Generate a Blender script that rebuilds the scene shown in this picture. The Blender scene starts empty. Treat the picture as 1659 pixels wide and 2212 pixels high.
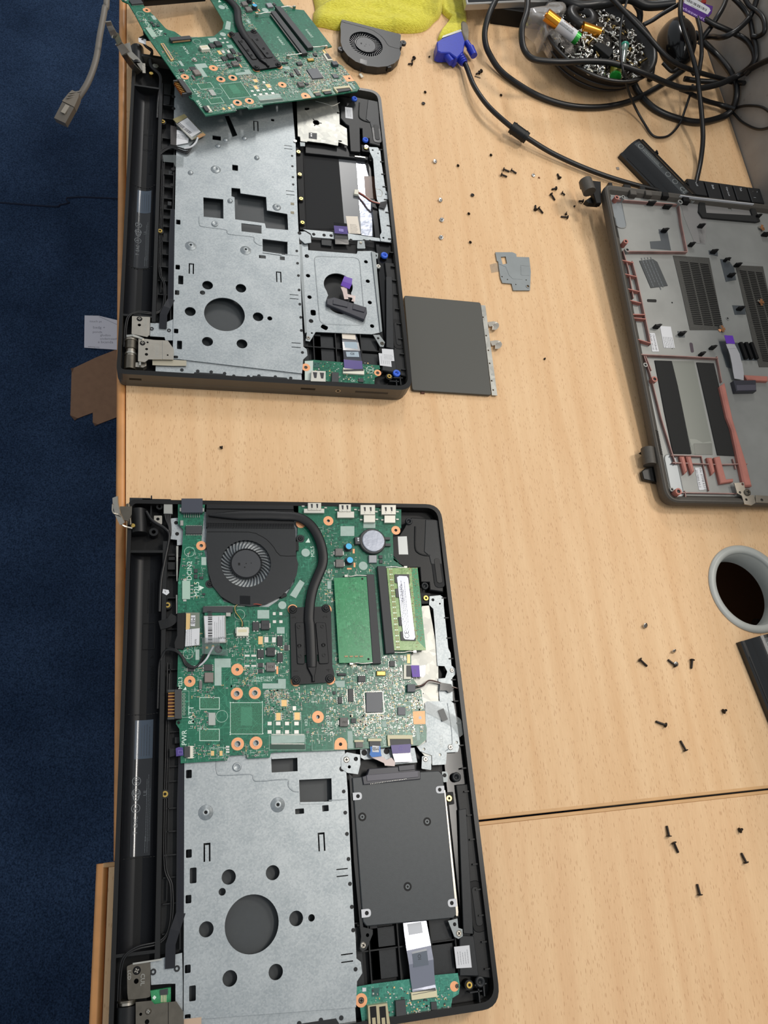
import bpy, math, random
from mathutils import Vector, Matrix
from mathutils.geometry import tessellate_polygon
from mathutils import noise as mnoise
# ---------------------------------------------------------------- units: millimetres in this script, metres in Blender
MM = 0.001
DESK = 730.0                       # desk top above the carpet
sc = bpy.context.scene
COL = sc.collection
PI = math.pi
# ---------------------------------------------------------------- camera (solved from the two equal laptop chassis)
CF = 1697.0121680108375
CR = Matrix(((0.96689483, -0.08471679, 0.24070201), (-0.01280694, 0.92598172, 0.37735107), (-0.25485363, -0.36794146, 0.89424197)))
CC = Vector((37.16980009700342, 125.13986673267802, 619.9357448851583))
CRT = CR.transposed()
# measuring sheets: (left, top, scale) of the enlargements of the photograph used to measure the place
SH = {'a1': (100, 0, 600/1659), 'a2': (500, 0, 600/1659), 'a3': (1000, 0, 659/1659), 'a4': (100, 400, 600/1659), 'a5': (550, 450, 600/1659),
      'a6': (1200, 350, 459/1659), 'a7': (1200, 750, 459/1659), 'b1': (200, 1050, 500/1659), 'b2': (600, 1050, 500/1659),
      'b3': (200, 1350, 500/1659), 'b4': (600, 1350, 500/1659), 'b5': (200, 1650, 500/1659), 'b6': (650, 1650, 500/1659),
      'b7': (1100, 1150, 559/1659), 'b8': (1050, 1700, 609/1659), 'c1': (1130, 0, 300/1659), 'c2': (1400, 0, 259/1659),
      'c3': (1330, 280, 329/1659), 'c4': (1480, 1160, 179/990), 'c5': (660, 0, 400/1659), 'c6': (130, 660, 290/1659),
      'c7': (1440, 620, 219/989), 'c8': (200, 2040, 300/1659), 'd1': (220, 30, 300/1659), 'd2': (600, 180, 300/1659),
      'd3': (370, 1060, 290/1659), 'd4': (640, 1070, 260/1659), 'd5': (370, 1290, 290/1659), 'd6': (370, 1480, 290/1659),
      'd7': (620, 1400, 300/1659), 'd8': (240, 1250, 140/999), 'px': (0, 0, 1),
      'e1': (1060, 340, 220/1659), 'e2': (880, 100, 240/1659), 'e3': (1400, 820, 259/1659), 'e4': (1560, 430, 99/811), 'e5': (930, 330, 150/1580), 'e6': (1440, 0, 219/1659)}


class Frame:
    """A thing's own axes: x to the right, y away, z up, in mm. at() measures a point of the photograph on the thing's level z."""
    def __init__(s, M):
        s.M = M; s.I = M.inverted(); s.o = s.I @ CC
    def at(s, sh, x, y, z=0.0):
        a, b, k = SH[sh]
        u, v = a + x*k, b + y*k
        d = CRT @ Vector(((u - 829.5)/CF, (1106 - v)/CF, -1.0))
        d = s.I.to_3x3() @ d
        t = (z - s.o.z)/d.z
        return (s.o.x + d.x*t, s.o.y + d.y*t)
    def q(s, sh, pts, z=0.0):
        return [s.at(sh, x, y, z) for x, y in pts]
    def q3(s, sh, pts):
        return [(*s.at(sh, x, y, z), z) for x, y, z in pts]


def frame(x=0, y=0, z=0, a=0.0, M=None):
    return Frame(M if M is not None else Matrix.Translation((x, y, z)) @ Matrix.Rotation(a, 4, 'Z'))


FW = frame()                                             # the desk itself = first laptop's axes
F1 = frame(-13.548877618, 494.501226, 0, -0.0037495287)  # the far laptop

# ---------------------------------------------------------------- materials
def lin(c):
    if isinstance(c, str):
        c = tuple(int(c[i:i+2], 16)/255 for i in (0, 2, 4))
    return tuple(((v/12.92) if v <= 0.04045 else ((v + 0.055)/1.055)**2.4) for v in c[:3]) + (1.0,)


def new_mat(name):
    m = bpy.data.materials.new(name); m.use_nodes = True
    nt = m.node_tree; b = nt.nodes['Principled BSDF']
    return m, nt, b


def N(nt, kind, **kw):
    n = nt.nodes.new(kind)
    for k, v in kw.items():
        if k.startswith('i_'):
            n.inputs[k[2:].replace('_', ' ')].default_value = v
        else:
            setattr(n, k, v)
    return n


def ramp(nt, src, stops):
    r = nt.nodes.new('ShaderNodeValToRGB'); e = r.color_ramp.elements
    while len(e) < len(stops): e.new(0.5)
    for k, (p, c) in enumerate(stops):
        e[k].position = p; e[k].color = lin(c) if isinstance(c, str) else (c if len(c) == 4 else (*c, 1))
    nt.links.new(src, r.inputs[0]); return r


def coords(nt, sc3=(1, 1, 1), kind='Object'):
    t = nt.nodes.new('ShaderNodeTexCoord'); mp = nt.nodes.new('ShaderNodeMapping')
    mp.inputs['Scale'].default_value = sc3
    nt.links.new(t.outputs[kind], mp.inputs[0]); return mp.outputs[0]


def mix(nt, f, a, b, bt='MIX'):
    m = nt.nodes.new('ShaderNodeMix'); m.data_type = 'RGBA'; m.blend_type = bt
    for idx, v in ((0, f), (6, a), (7, b)):
        if hasattr(v, 'default_value') or hasattr(v, 'links'): nt.links.new(v, m.inputs[idx])
        else: m.inputs[idx].default_value = lin(v) if isinstance(v, str) else v
    return m.outputs[2]


def bump(nt, b, h, s, d=0.0005):
    n = nt.nodes.new('ShaderNodeBump'); n.inputs['Strength'].default_value = s; n.inputs['Distance'].default_value = d
    nt.links.new(h, n.inputs['Height']); nt.links.new(n.outputs[0], b.inputs['Normal'])


MC = {}
def M_(name, col, rough=0.5, metal=0.0, var=0.0, vs=400, bmp=0.0, bs=1500, spec=0.5, trans=0.0, alpha=1.0, coat=0.0):
    if name in MC: return MC[name]
    m, nt, b = new_mat(name)
    b.inputs['Base Color'].default_value = lin(col); b.inputs['Roughness'].default_value = rough
    b.inputs['Metallic'].default_value = metal; b.inputs['Specular IOR Level'].default_value = spec
    b.inputs['Transmission Weight'].default_value = trans; b.inputs['Alpha'].default_value = alpha
    b.inputs['Coat Weight'].default_value = coat
    co = coords(nt)
    if var:
        n = N(nt, 'ShaderNodeTexNoise', i_Scale=vs, i_Detail=4.0); nt.links.new(co, n.inputs[0])
        c = lin(col); lo = tuple(v*(1 - var) for v in c[:3]) + (1,); hi = tuple(min(1, v*(1 + var)) for v in c[:3]) + (1,)
        r = ramp(nt, n.outputs[0], [(0.3, lo), (0.7, hi)]); nt.links.new(r.outputs[0], b.inputs['Base Color'])
    if bmp:
        n = N(nt, 'ShaderNodeTexNoise', i_Scale=bs, i_Detail=3.0); nt.links.new(co, n.inputs[0]); bump(nt, b, n.outputs[0], bmp)
    MC[name] = m; return m


black = M_('black_plastic', '131415', 0.42, var=.12, bmp=.06, spec=.3)
black_dark = M_('deep_black_plastic', '0a0a0b', 0.5, var=.1, spec=.25)
black_gloss = M_('glossy_black_plastic', '0e0e0f', 0.16, spec=.4)
grey_plastic = M_('charcoal_plastic', '232527', 0.4, var=.1, bmp=.05, spec=.3)
key_back = M_('keyboard_back', '34383a', 0.45, var=.05)
lidmat = M_('lid_plastic', '4a463f', 0.35)
rimmat = M_('rim_plastic', '141312', 0.3, spec=.35)
rubber = M_('cable_rubber', '161617', 0.38, spec=.4)
brass = M_('brass', 'd2b060', 0.25, 1.0)
gold = M_('gold_contact', 'd8a860', 0.3, 1.0)
copper_pad = M_('copper_pad', 'e3a072', 0.42, 0.25, var=.06)
tin = M_('tinned_metal', 'b8b6ae', 0.3, 0.9)
nickel = M_('nickel_steel', 'b5aea2', 0.3, 0.9, var=.06, vs=200)
dark_nickel = M_('dark_nickel', '6e685e', 0.3, 0.9, var=.1, vs=200)
solder = M_('solder', 'c4c2bc', 0.35, 0.7)
white = M_('white_label', 'c8c9cc', 0.5)
silk = M_('silkscreen', 'cfe0d4', 0.6)
inkm = M_('label_ink', '2a2a2e', 0.6)
grey_pad = M_('grey_thermal_pad', '9fb3aa', 0.6, var=.06, vs=300)
white_plug = M_('white_connector', 'd9d6c6', 0.5)
cream_plug = M_('cream_connector', 'cfc6a4', 0.5)
chip = M_('chip_epoxy', '2f3133', 0.45, var=.06)
chip_grey = M_('inductor_grey', '6b6865', 0.6, var=.12)
chip_dark = M_('inductor_black', '333436', 0.6)
purple = M_('purple_tape', '44337a', 0.35)
purple_bright = M_('bright_purple_tape', '5b2fa0', 0.4)
blue_tape = M_('blue_tape', '1667b4', 0.4)
blue_rubber = M_('blue_rubber_grommet', '2f5fd0', 0.45)
ffc = M_('ribbon_cable', 'b9b7be', 0.25, 0.3)
steel_screw = M_('bright_screw', 'c9c6c0', 0.25, 1.0)
black_screw = M_('black_screw', '2b241f', 0.4, 0.6)
clear = M_('clear_tape', '8a9292', 0.2, alpha=0.18)

def steel_mat(name, a, b_, rough=0.38, sc_=420, metal=0.75):
    m, nt, b = new_mat(name); co = coords(nt)
    v = N(nt, 'ShaderNodeTexVoronoi', i_Scale=sc_); nt.links.new(co, v.inputs['Vector'])
    s = N(nt, 'ShaderNodeSeparateColor'); nt.links.new(v.outputs['Color'], s.inputs[0])
    n = N(nt, 'ShaderNodeTexNoise', i_Scale=45.0, i_Detail=5.0); nt.links.new(co, n.inputs[0])
    ad = N(nt, 'ShaderNodeMath', operation='MULTIPLY_ADD'); nt.links.new(s.outputs[0], ad.inputs[0]); ad.inputs[1].default_value = 0.45
    nt.links.new(n.outputs[0], ad.inputs[2])
    r = ramp(nt, ad.outputs[0], [(0.35, a), (1.05, b_)]); nt.links.new(r.outputs[0], b.inputs['Base Color'])
    b.inputs['Metallic'].default_value = metal; b.inputs['Roughness'].default_value = rough
    return m
steel = steel_mat('galvanised_steel', '90979a', 'a8adaf', .46, 900, .68)
steel_bright = steel_mat('bright_tinplate', '8c8d89', 'aeada6', 0.42, 200, 0.75)
steel_plain = M_('plain_steel', '858a8b', 0.45, 0.7, var=.06, vs=60)
foil = M_('silver_foil', 'c4c8d4', 0.14, 0.95, bmp=0.5, bs=120)

def pcb_mat(name, base, trace, dark):
    m, nt, b = new_mat(name); co = coords(nt)
    v = N(nt, 'ShaderNodeTexVoronoi', feature='F2', distance='CHEBYCHEV', i_Scale=240.0); nt.links.new(co, v.inputs['Vector'])
    v1 = N(nt, 'ShaderNodeTexVoronoi', feature='F1', distance='CHEBYCHEV', i_Scale=240.0); nt.links.new(co, v1.inputs['Vector'])
    d = N(nt, 'ShaderNodeMath', operation='SUBTRACT'); nt.links.new(v.outputs['Distance'], d.inputs[0]); nt.links.new(v1.outputs['Distance'], d.inputs[1])
    r1 = ramp(nt, d.outputs[0], [(0.03, (1, 1, 1)), (0.07, (0, 0, 0))])
    w = N(nt, 'ShaderNodeTexVoronoi', feature='F1', distance='MANHATTAN', i_Scale=620.0); nt.links.new(co, w.inputs['Vector'])
    s = N(nt, 'ShaderNodeSeparateColor'); nt.links.new(w.outputs['Color'], s.inputs[0])
    big = N(nt, 'ShaderNodeTexNoise', i_Scale=55.0, i_Detail=1.0); nt.links.new(co, big.inputs[0])
    rb = ramp(nt, big.outputs[0], [(0.44, (0, 0, 0)), (0.54, (1, 1, 1))])
    rs = ramp(nt, s.outputs[0], [(0.0, dark), (0.5, base), (0.94, base), (0.98, trace)])
    c = mix(nt, rb.outputs[0], base, rs.outputs[0])
    fk = N(nt, 'ShaderNodeMath', operation='MULTIPLY'); nt.links.new(r1.outputs[0], fk.inputs[0]); fk.inputs[1].default_value = .4
    c2 = mix(nt, fk.outputs[0], c, trace)
    nt.links.new(c2, b.inputs['Base Color']); b.inputs['Roughness'].default_value = 0.28
    bump(nt, b, s.outputs[0], .12, .0002)
    return m
pcb = pcb_mat('green_circuit_board', '17634a', '38866a', '104636')
pcb_light = pcb_mat('light_green_board', '2e8454', '4a9c6c', '246e46')
pcb_lime = pcb_mat('lime_green_board', '88a868', 'b0c890', '6c8c50')

# ---------------------------------------------------------------- mesh builder
def rounded(pts, r, n=4):
    """Round the corners of a polygon; r a number or one per corner."""
    out = []; L = len(pts)
    for i in range(L):
        rr = r[i] if isinstance(r, (list, tuple)) else r
        p = Vector(pts[i][:2]); a = Vector(pts[i-1][:2]) - p; b = Vector(pts[(i+1) % L][:2]) - p
        if rr <= 0 or a.length < 1e-6 or b.length < 1e-6: out.append(tuple(p)); continue
        an = a.normalized(); bn = b.normalized(); c = max(-1, min(1, an.dot(bn))); ang = math.acos(c)
        if ang > 3.05 or ang < .05: out.append(tuple(p)); continue
        d = min(rr/math.tan(ang/2), a.length*.49, b.length*.49)
        p0 = p + an*d; p1 = p + bn*d
        for k in range(n + 1):
            t = k/n; q = p0*(1-t)**2 + p*2*t*(1-t) + p1*t*t
            out.append((q.x, q.y))
    return out


def rect(x0, y0, x1, y1, r=0, n=4):
    p = [(x0, y0), (x1, y0), (x1, y1), (x0, y1)]
    return rounded(p, r, n) if r else p


def rrect(cx, cy, w, h, ang=0, r=0):
    c, s = math.cos(ang), math.sin(ang)
    p = [(cx + x*c - y*s, cy + x*s + y*c) for x, y in ((-w/2, -h/2), (w/2, -h/2), (w/2, h/2), (-w/2, h/2))]
    return rounded(p, r) if r else p


def circ(x, y, r, n=24, ry=None):
    ry = ry or r
    return [(x + r*math.cos(2*PI*k/n), y + ry*math.sin(2*PI*k/n)) for k in range(n)]


def area(p):
    return sum(p[i-1][0]*p[i][1] - p[i][0]*p[i-1][1] for i in range(len(p)))/2


def ccw(p):
    return list(p) if area(p) > 0 else list(reversed(p))


def inset(p, d):
    p = ccw(p); L = len(p); out = []
    for i in range(L):
        a, b, c = Vector(p[i-1]), Vector(p[i]), Vector(p[(i+1) % L])
        e0 = (b - a); e1 = (c - b)
        if e0.length < 1e-9: e0 = e1
        if e1.length < 1e-9: e1 = e0
        n0 = Vector((-e0.y, e0.x)).normalized(); n1 = Vector((-e1.y, e1.x)).normalized()
        m = n0 + n1
        if m.length < .2: out.append(tuple(b + n0*d)); continue
        m.normalize(); k = min(2.5, 1/max(.35, m.dot(n0)))
        out.append(tuple(b + m*d*k))
    return out


def smooth(pts, n=6, closed=False):
    P = [Vector(p) for p in pts]; L = len(P); out = []
    rng = range(L if closed else L - 1)
    for i in rng:
        p0 = P[(i-1) % L] if closed or i > 0 else P[i]*2 - P[i+1]
        p1 = P[i]; p2 = P[(i+1) % L]
        p3 = P[(i+2) % L] if closed or i + 2 < L else p2*2 - p1
        for k in range(n):
            t = k/n
            out.append(0.5*((2*p1) + (p2 - p0)*t + (2*p0 - 5*p1 + 4*p2 - p3)*t*t + (3*p1 - p0 - 3*p2 + p3)*t**3))
    if not closed: out.append(P[-1])
    return out


OFF = {}
TXT = {}
def text_mesh(s, res=2):
    if s in TXT: return TXT[s]
    cu = bpy.data.curves.new('lettering', 'FONT'); cu.body = s; cu.resolution_u = res; cu.fill_mode = 'FRONT'
    o = bpy.data.objects.new('lettering', cu); COL.objects.link(o)
    dg = bpy.context.evaluated_depsgraph_get(); dg.update()
    me = bpy.data.meshes.new_from_object(o.evaluated_get(dg))
    v = [(p.co.x, p.co.y) for p in me.vertices]; f = [tuple(q.vertices) for q in me.polygons]
    w = max([p[0] for p in v], default=0)
    bpy.data.objects.remove(o); bpy.data.curves.remove(cu); bpy.data.meshes.remove(me)
    TXT[s] = (v, f, w); return TXT[s]


class MB:
    def __init__(s):
        s.V = []; s.F = []; s.MI = []; s.SM = []; s.mats = []
    def mi(s, m):
        if m not in s.mats: s.mats.append(m)
        return s.mats.index(m)
    def add(s, V, F, m, sm=False):
        o = len(s.V); s.V += [tuple(v) for v in V]; k = s.mi(m)
        for f in F:
            s.F.append(tuple(i + o for i in f)); s.MI.append(k); s.SM.append(sm)
    def prism(s, pts, z0, z1, m, holes=(), side=None, bev=0.0, zf=None, bottom=True):
        side = side or m
        loops = [ccw(pts)] + [list(reversed(ccw(h))) for h in holes]
        z1f = (lambda x, y: zf(x, y)) if zf else (lambda x, y: 0.0)
        flat = []; st = []
        tops = [inset(loops[0], bev)] + loops[1:] if bev else loops
        for l in tops: st.append(len(flat)); flat += l
        tri = tessellate_polygon([[Vector((x, y, 0)) for x, y in l] for l in tops])
        V = [(x, y, z1 + z1f(x, y)) for x, y in flat]; F = []
        for t in tri:
            a, b, c = (flat[i] for i in t)
            ar = (b[0]-a[0])*(c[1]-a[1]) - (c[0]-a[0])*(b[1]-a[1])
            if abs(ar) < 1e-9: continue
            F.append(tuple(t) if ar > 0 else tuple(reversed(t)))
        s.add(V, F, m)
        if bottom and not zf:
            fl2 = [q for l in loops for q in l]
            s.add([(x, y, z0) for x, y in fl2], [tuple(reversed(f)) for f in F], side)
        for li, l in enumerate(loops):
            n = len(l); hi = z1 - (bev if li == 0 else 0)
            VV = [(x, y, z0 + z1f(x, y)) for x, y in l] + [(x, y, hi + z1f(x, y)) for x, y in l]
            s.add(VV, [(i, (i+1) % n, (i+1) % n + n, i + n) for i in range(n)], side)
            if bev and li == 0:
                t = tops[0]
                VV = [(x, y, hi) for x, y in l] + [(x, y, z1) for x, y in t]
                s.add(VV, [(i, (i+1) % n, (i+1) % n + n, i + n) for i in range(n)], m)
        return s
    def box(s, cx, cy, z0, sx, sy, sz, m, ang=0.0, bev=0.0, side=None):
        return s.prism(rrect(cx, cy, sx, sy, ang), z0, z0 + sz, m, bev=bev, side=side)
    def cyl(s, x, y, z0, z1, r, m, n=20, r1=None, bev=0.0, side=None):
        r1 = r if r1 is None else r1; side = side or m
        rings = [(r, z0), (r1, z1 - bev)] + ([(r1 - bev, z1)] if bev else [])
        V = []
        for rr, z in rings: V += [(x + rr*math.cos(2*PI*k/n), y + rr*math.sin(2*PI*k/n), z) for k in range(n)]
        for j in range(len(rings) - 1):
            s.add(V[j*n:(j+2)*n], [(k, (k+1) % n, (k+1) % n + n, k + n) for k in range(n)], side, True)
        s.add(V[-n:], [tuple(range(n))], m); s.add(V[:n], [tuple(reversed(range(n)))], side)
        return s
    def ring(s, x, y, z0, z1, ro, ri, m, n=24, side=None):
        return s.prism(circ(x, y, ro, n), z0, z1, m, holes=[circ(x, y, ri, n)], side=side)
    def lathe(s, x, y, prof, m, n=24, axis=None):
        """prof: list of (r, z)."""
        V = []
        for r, z in prof: V += [(x + r*math.cos(2*PI*k/n), y + r*math.sin(2*PI*k/n), z) for k in range(n)]
        F = [(j*n + k, j*n + (k+1) % n, (j+1)*n + (k+1) % n, (j+1)*n + k) for j in range(len(prof)-1) for k in range(n)]
        s.add(V, F, m, True); return s
    def tube(s, pts, r, m, n=8, sub=5, closed=False, caps=True, r2=None):
        P = smooth(pts, sub, closed) if sub > 1 else [Vector(p) for p in pts]
        L = len(P); V = []; up = None; T0 = None
        for i, p in enumerate(P):
            a = P[(i+1) % L] if closed or i + 1 < L else p; b = P[i-1] if closed or i > 0 else p
            t = (a - b).normalized()
            if up is None:
                up = Vector((0, 0, 1)) if abs(t.z) < .9 else Vector((1, 0, 0))
            up = (up - t*up.dot(t)).normalized(); sd = t.cross(up)
            rr = r if r2 is None else r + (r2 - r)*i/(L-1)
            V += [tuple(p + (up*math.cos(2*PI*k/n) + sd*math.sin(2*PI*k/n))*rr) for k in range(n)]
        R = range(L if closed else L - 1)
        F = [(i*n + k, ((i+1) % L)*n + k, ((i+1) % L)*n + (k+1) % n, i*n + (k+1) % n) for i in R for k in range(n)]
        s.add(V, F, m, True)
        if not closed and caps:
            s.add(V[:n], [tuple(range(n))], m); s.add(V[-n:], [tuple(reversed(range(n)))], m)
        return s
    def ribbon(s, pts, w, th, m, wd=None, sub=1, m2=None):
        """flat strip along pts; wd = width direction (else level and across the run)."""
        P = smooth(pts, sub) if sub > 1 else [Vector(p) for p in pts]
        L = len(P); V = []
        for i, p in enumerate(P):
            t = (P[min(i+1, L-1)] - P[max(i-1, 0)]).normalized()
            d = Vector(wd[i] if isinstance(wd, list) else wd) if wd is not None else t.cross(Vector((0, 0, 1)))
            d = (d - t*d.dot(t)).normalized(); nn = d.cross(t).normalized()
            ww = w[i] if isinstance(w, (list, tuple)) else w
            for a, b in ((-1, 0), (1, 0), (1, 1), (-1, 1)):
                V.append(tuple(p + d*(a*ww/2) + nn*(b*th)))
        F = []
        for i in range(L - 1):
            for k in range(4):
                F.append((i*4 + k, (i+1)*4 + k, (i+1)*4 + (k+1) % 4, i*4 + (k+1) % 4))
        s.add(V, F, m); s.add(V[:4], [(0, 1, 2, 3)], m); s.add(V[-4:], [(3, 2, 1, 0)], m)
        return s
    def dome(s, x, y, z0, r, h, m, n=20, k=5, sq=None):
        prof = [(r*math.cos(j/k*PI/2) + 1e-4, z0 + h*math.sin(j/k*PI/2)) for j in range(k + 1)]
        return s.lathe(x, y, prof, m, n)
    def grid(s, fn, nu, nv, m, sm=True):
        V = [tuple(fn(i/nu, j/nv)) for j in range(nv + 1) for i in range(nu + 1)]
        F = [(j*(nu+1) + i, j*(nu+1) + i + 1, (j+1)*(nu+1) + i + 1, (j+1)*(nu+1) + i) for j in range(nv) for i in range(nu)]
        s.add(V, F, m, sm); return s
    def text(s, t, x, y, z, size, m, ang=0.0, zf=None, center=True, sx=1.0, th=0.0):
        v, f, w = text_mesh(t)
        c, sn = math.cos(ang), math.sin(ang); ox = w/2 if center else 0; oy = .35 if center else 0
        V = []
        for a, b in v:
            a = (a - ox)*size*sx; b = (b - oy)*size
            X = x + a*c - b*sn; Y = y + a*sn + b*c
            V.append((X, Y, zf(X, Y) if zf else z))
        s.add(V, f, m); return s
    def lines(s, x, y, z, w, h, n, m, ang=0.0, t=.25, zf=None, seed=1):
        """small print as rows of short dashes."""
        R = random.Random(seed); c, sn = math.cos(ang), math.sin(ang)
        for k in range(n):
            yy = h/2 - (k + .5)*h/n; xx = -w/2
            end = w/2*R.uniform(.55, 1)
            while xx < end:
                L = R.uniform(.6, 2.2)*t*3
                a = xx; b = min(xx + L, w/2)
                P = []
                for (u, v) in ((a, yy - t/2), (b, yy - t/2), (b, yy + t/2), (a, yy + t/2)):
                    X = x + u*c - v*sn; Y = y + u*sn + v*c; P.append((X, Y, zf(X, Y) if zf else z))
                s.add(P, [(0, 1, 2, 3)], m); xx = b + t*.9
        return s
    def barcode(s, x, y, z, w, h, m, ang=0.0, seed=3):
        R = random.Random(seed); xx = -w/2; c, sn = math.cos(ang), math.sin(ang)
        while xx < w/2:
            b = R.choice((.2, .2, .35, .5))*w/12
            s.add([(x + u*c - v*sn, y + u*sn + v*c, z) for u, v in ((xx, -h/2), (xx+b, -h/2), (xx+b, h/2), (xx, h/2))], [(0, 1, 2, 3)], m)
            xx += b + R.choice((.2, .35))*w/12
        return s
    def screw(s, x, y, z, r, m, slot=None, h=.7):
        s.cyl(x, y, z, z + h, r, m, 16, bev=r*.25)
        sl = slot or black_dark
        a = (x*3.1 + y*1.7) % PI
        s.box(x, y, z + h, r*1.15, r*.28, .03, sl, a); s.box(x, y, z + h, r*.28, r*1.15, .03, sl, a)
        return s
    def build(s, name, parent=None, label=None, kind=None, cat=None, group=None, origin=None, frame=None, sub=0):
        """one mesh object. The mesh is given in the design axes of its thing."""
        if not s.V: return None
        po = OFF.get(parent.name) if parent else None
        xs = [v[0] for v in s.V]; ys = [v[1] for v in s.V]; zs = [v[2] for v in s.V]
        o0 = Vector(origin) if origin else Vector(((min(xs)+max(xs))/2, (min(ys)+max(ys))/2, min(zs)))
        me = bpy.data.meshes.new(name)
        me.from_pydata([((v[0]-o0.x)*MM, (v[1]-o0.y)*MM, (v[2]-o0.z)*MM) for v in s.V], [], s.F)
        for m in s.mats: me.materials.append(m)
        me.polygons.foreach_set('material_index', s.MI); me.polygons.foreach_set('use_smooth', s.SM)
        me.update()
        o = bpy.data.objects.new(name, me); COL.objects.link(o)
        if parent:
            o.parent = parent; o.location = (o0 - po)*MM
        else:
            Mf = (frame.M if frame else Matrix.Identity(4))
            W = Mf @ Matrix.Translation(o0)
            loc, rot, _ = W.decompose()
            o.rotation_mode = 'QUATERNION'; o.rotation_quaternion = rot; o.location = (loc + Vector((0, 0, DESK)))*MM
        OFF[o.name] = o0
        tag(o, label, cat, group, kind)
        return o


def tag(o, label=None, cat=None, group=None, kind=None):
    for k, v in (('label', label), ('category', cat), ('group', group), ('kind', kind)):
        if v: o[k] = v
    return o


def thing(name, label, cat, fr, origin=(0, 0, 0), group=None):
    """an Empty at the base of a thing; origin in the thing's design axes."""
    o = bpy.data.objects.new(name, None); COL.objects.link(o); o.empty_display_size = .02
    loc, rot, _ = (fr.M @ Matrix.Translation(Vector(origin))).decompose()
    o.rotation_mode = 'QUATERNION'; o.rotation_quaternion = rot; o.location = (loc + Vector((0, 0, DESK)))*MM
    OFF[o.name] = Vector(origin)
    return tag(o, label, cat, group)


def copy_tree(o, parent=None):
    c = o.copy(); COL.objects.link(c); c.parent = parent
    for ch in [k for k in bpy.data.objects if k.parent == o]: copy_tree(ch, c)
    return c
# ---------------------------------------------------------------- camera, light, room
cam = bpy.data.cameras.new('camera'); co_ = bpy.data.objects.new('camera', cam); COL.objects.link(co_)
cam.sensor_fit = 'HORIZONTAL'; cam.sensor_width = 36.0; cam.lens = CF/1659*36; cam.clip_start = .01; cam.clip_end = 50
co_.matrix_world = Matrix.Translation((CC + Vector((0, 0, DESK)))*MM) @ CRT.to_4x4()
sc.camera = co_
sc.view_settings.view_transform = 'Standard'; sc.view_settings.look = 'None'; sc.view_settings.gamma = 1; sc.view_settings.use_curve_mapping = False
sc.view_settings.exposure = 0.05
w = bpy.data.worlds.new('room_air'); sc.world = w; w.use_nodes = True
w.node_tree.nodes['Background'].inputs[0].default_value = (.88, .94, 1.0, 1); w.node_tree.nodes['Background'].inputs[1].default_value = 0.5


def tube_light(x, y, z, lx, ly, power, colr=(1, .97, .92)):
    l = bpy.data.lights.new('ceiling_tube', 'AREA'); l.shape = 'RECTANGLE'; l.size = lx*MM; l.size_y = ly*MM; l.energy = power; l.color = colr
    o = bpy.data.objects.new('ceiling_tube', l); COL.objects.link(o); o.location = (x*MM, y*MM, (z + DESK)*MM); return o
tube_light(740, 330, 1750, 90, 620, 9, (1, .95, .88))
tube_light(640, 2900, 1750, 90, 900, 26, (1, .97, .93))
def panel_light(loc, aim, lx, ly, power, colr):
    l = bpy.data.lights.new('window_side_lamp', 'AREA'); l.shape = 'RECTANGLE'; l.size = lx*MM; l.size_y = ly*MM; l.energy = power; l.color = colr
    o = bpy.data.objects.new('window_side_lamp', l); COL.objects.link(o); a = (Vector(loc) + Vector((0, 0, DESK)))*MM; b_ = (Vector(aim) + Vector((0, 0, DESK)))*MM
    o.location = a; o.rotation_mode = 'QUATERNION'; o.rotation_quaternion = (b_ - a).to_track_quat('-Z', 'Y'); return o
panel_light((2300, 1450, 3000), (350, 550, 0), 420, 700, 50, (1, .93, .84))

# carpet
m, nt, b = new_mat('navy_carpet'); co = coords(nt)
n = N(nt, 'ShaderNodeTexNoise', i_Scale=420.0, i_Detail=6.0); nt.links.new(co, n.inputs[0])
n2 = N(nt, 'ShaderNodeTexNoise', i_Scale=7.0, i_Detail=3.0); nt.links.new(co, n2.inputs[0])
r = ramp(nt, n.outputs[0], [(0.3, '25374f'), (0.75, '536c8e')]); r2 = ramp(nt, n2.outputs[0], [(0.3, '9aa4b0'), (0.7, 'd8dce4')])
nt.links.new(mix(nt, 1.0, r.outputs[0], r2.outputs[0], 'MULTIPLY'), b.inputs['Base Color'])
b.inputs['Roughness'].default_value = 0.95; b.inputs['Specular IOR Level'].default_value = .1; bump(nt, b, n.outputs[0], .9, .004); carpet = m
mb = MB(); mb.prism(rect(-2500, -1500, 1400, 3500), -DESK - 20, -DESK, carpet); mb.build('floor', kind='structure')
# a seam between two carpet widths
mb = MB(); s0 = FW.q('px', [(0, 438), (140, 441), (262, 430)], -DESK); 
mb.tube([(s0[0][0]-900, s0[0][1]-10, -DESK)] + [(x, y, -DESK) for x, y in s0] + [(900, s0[2][1]+30, -DESK)], 2.0, M_('carpet_seam', '0a1830', .95), 6)
mb.build('trim_1', kind='structure')

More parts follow.
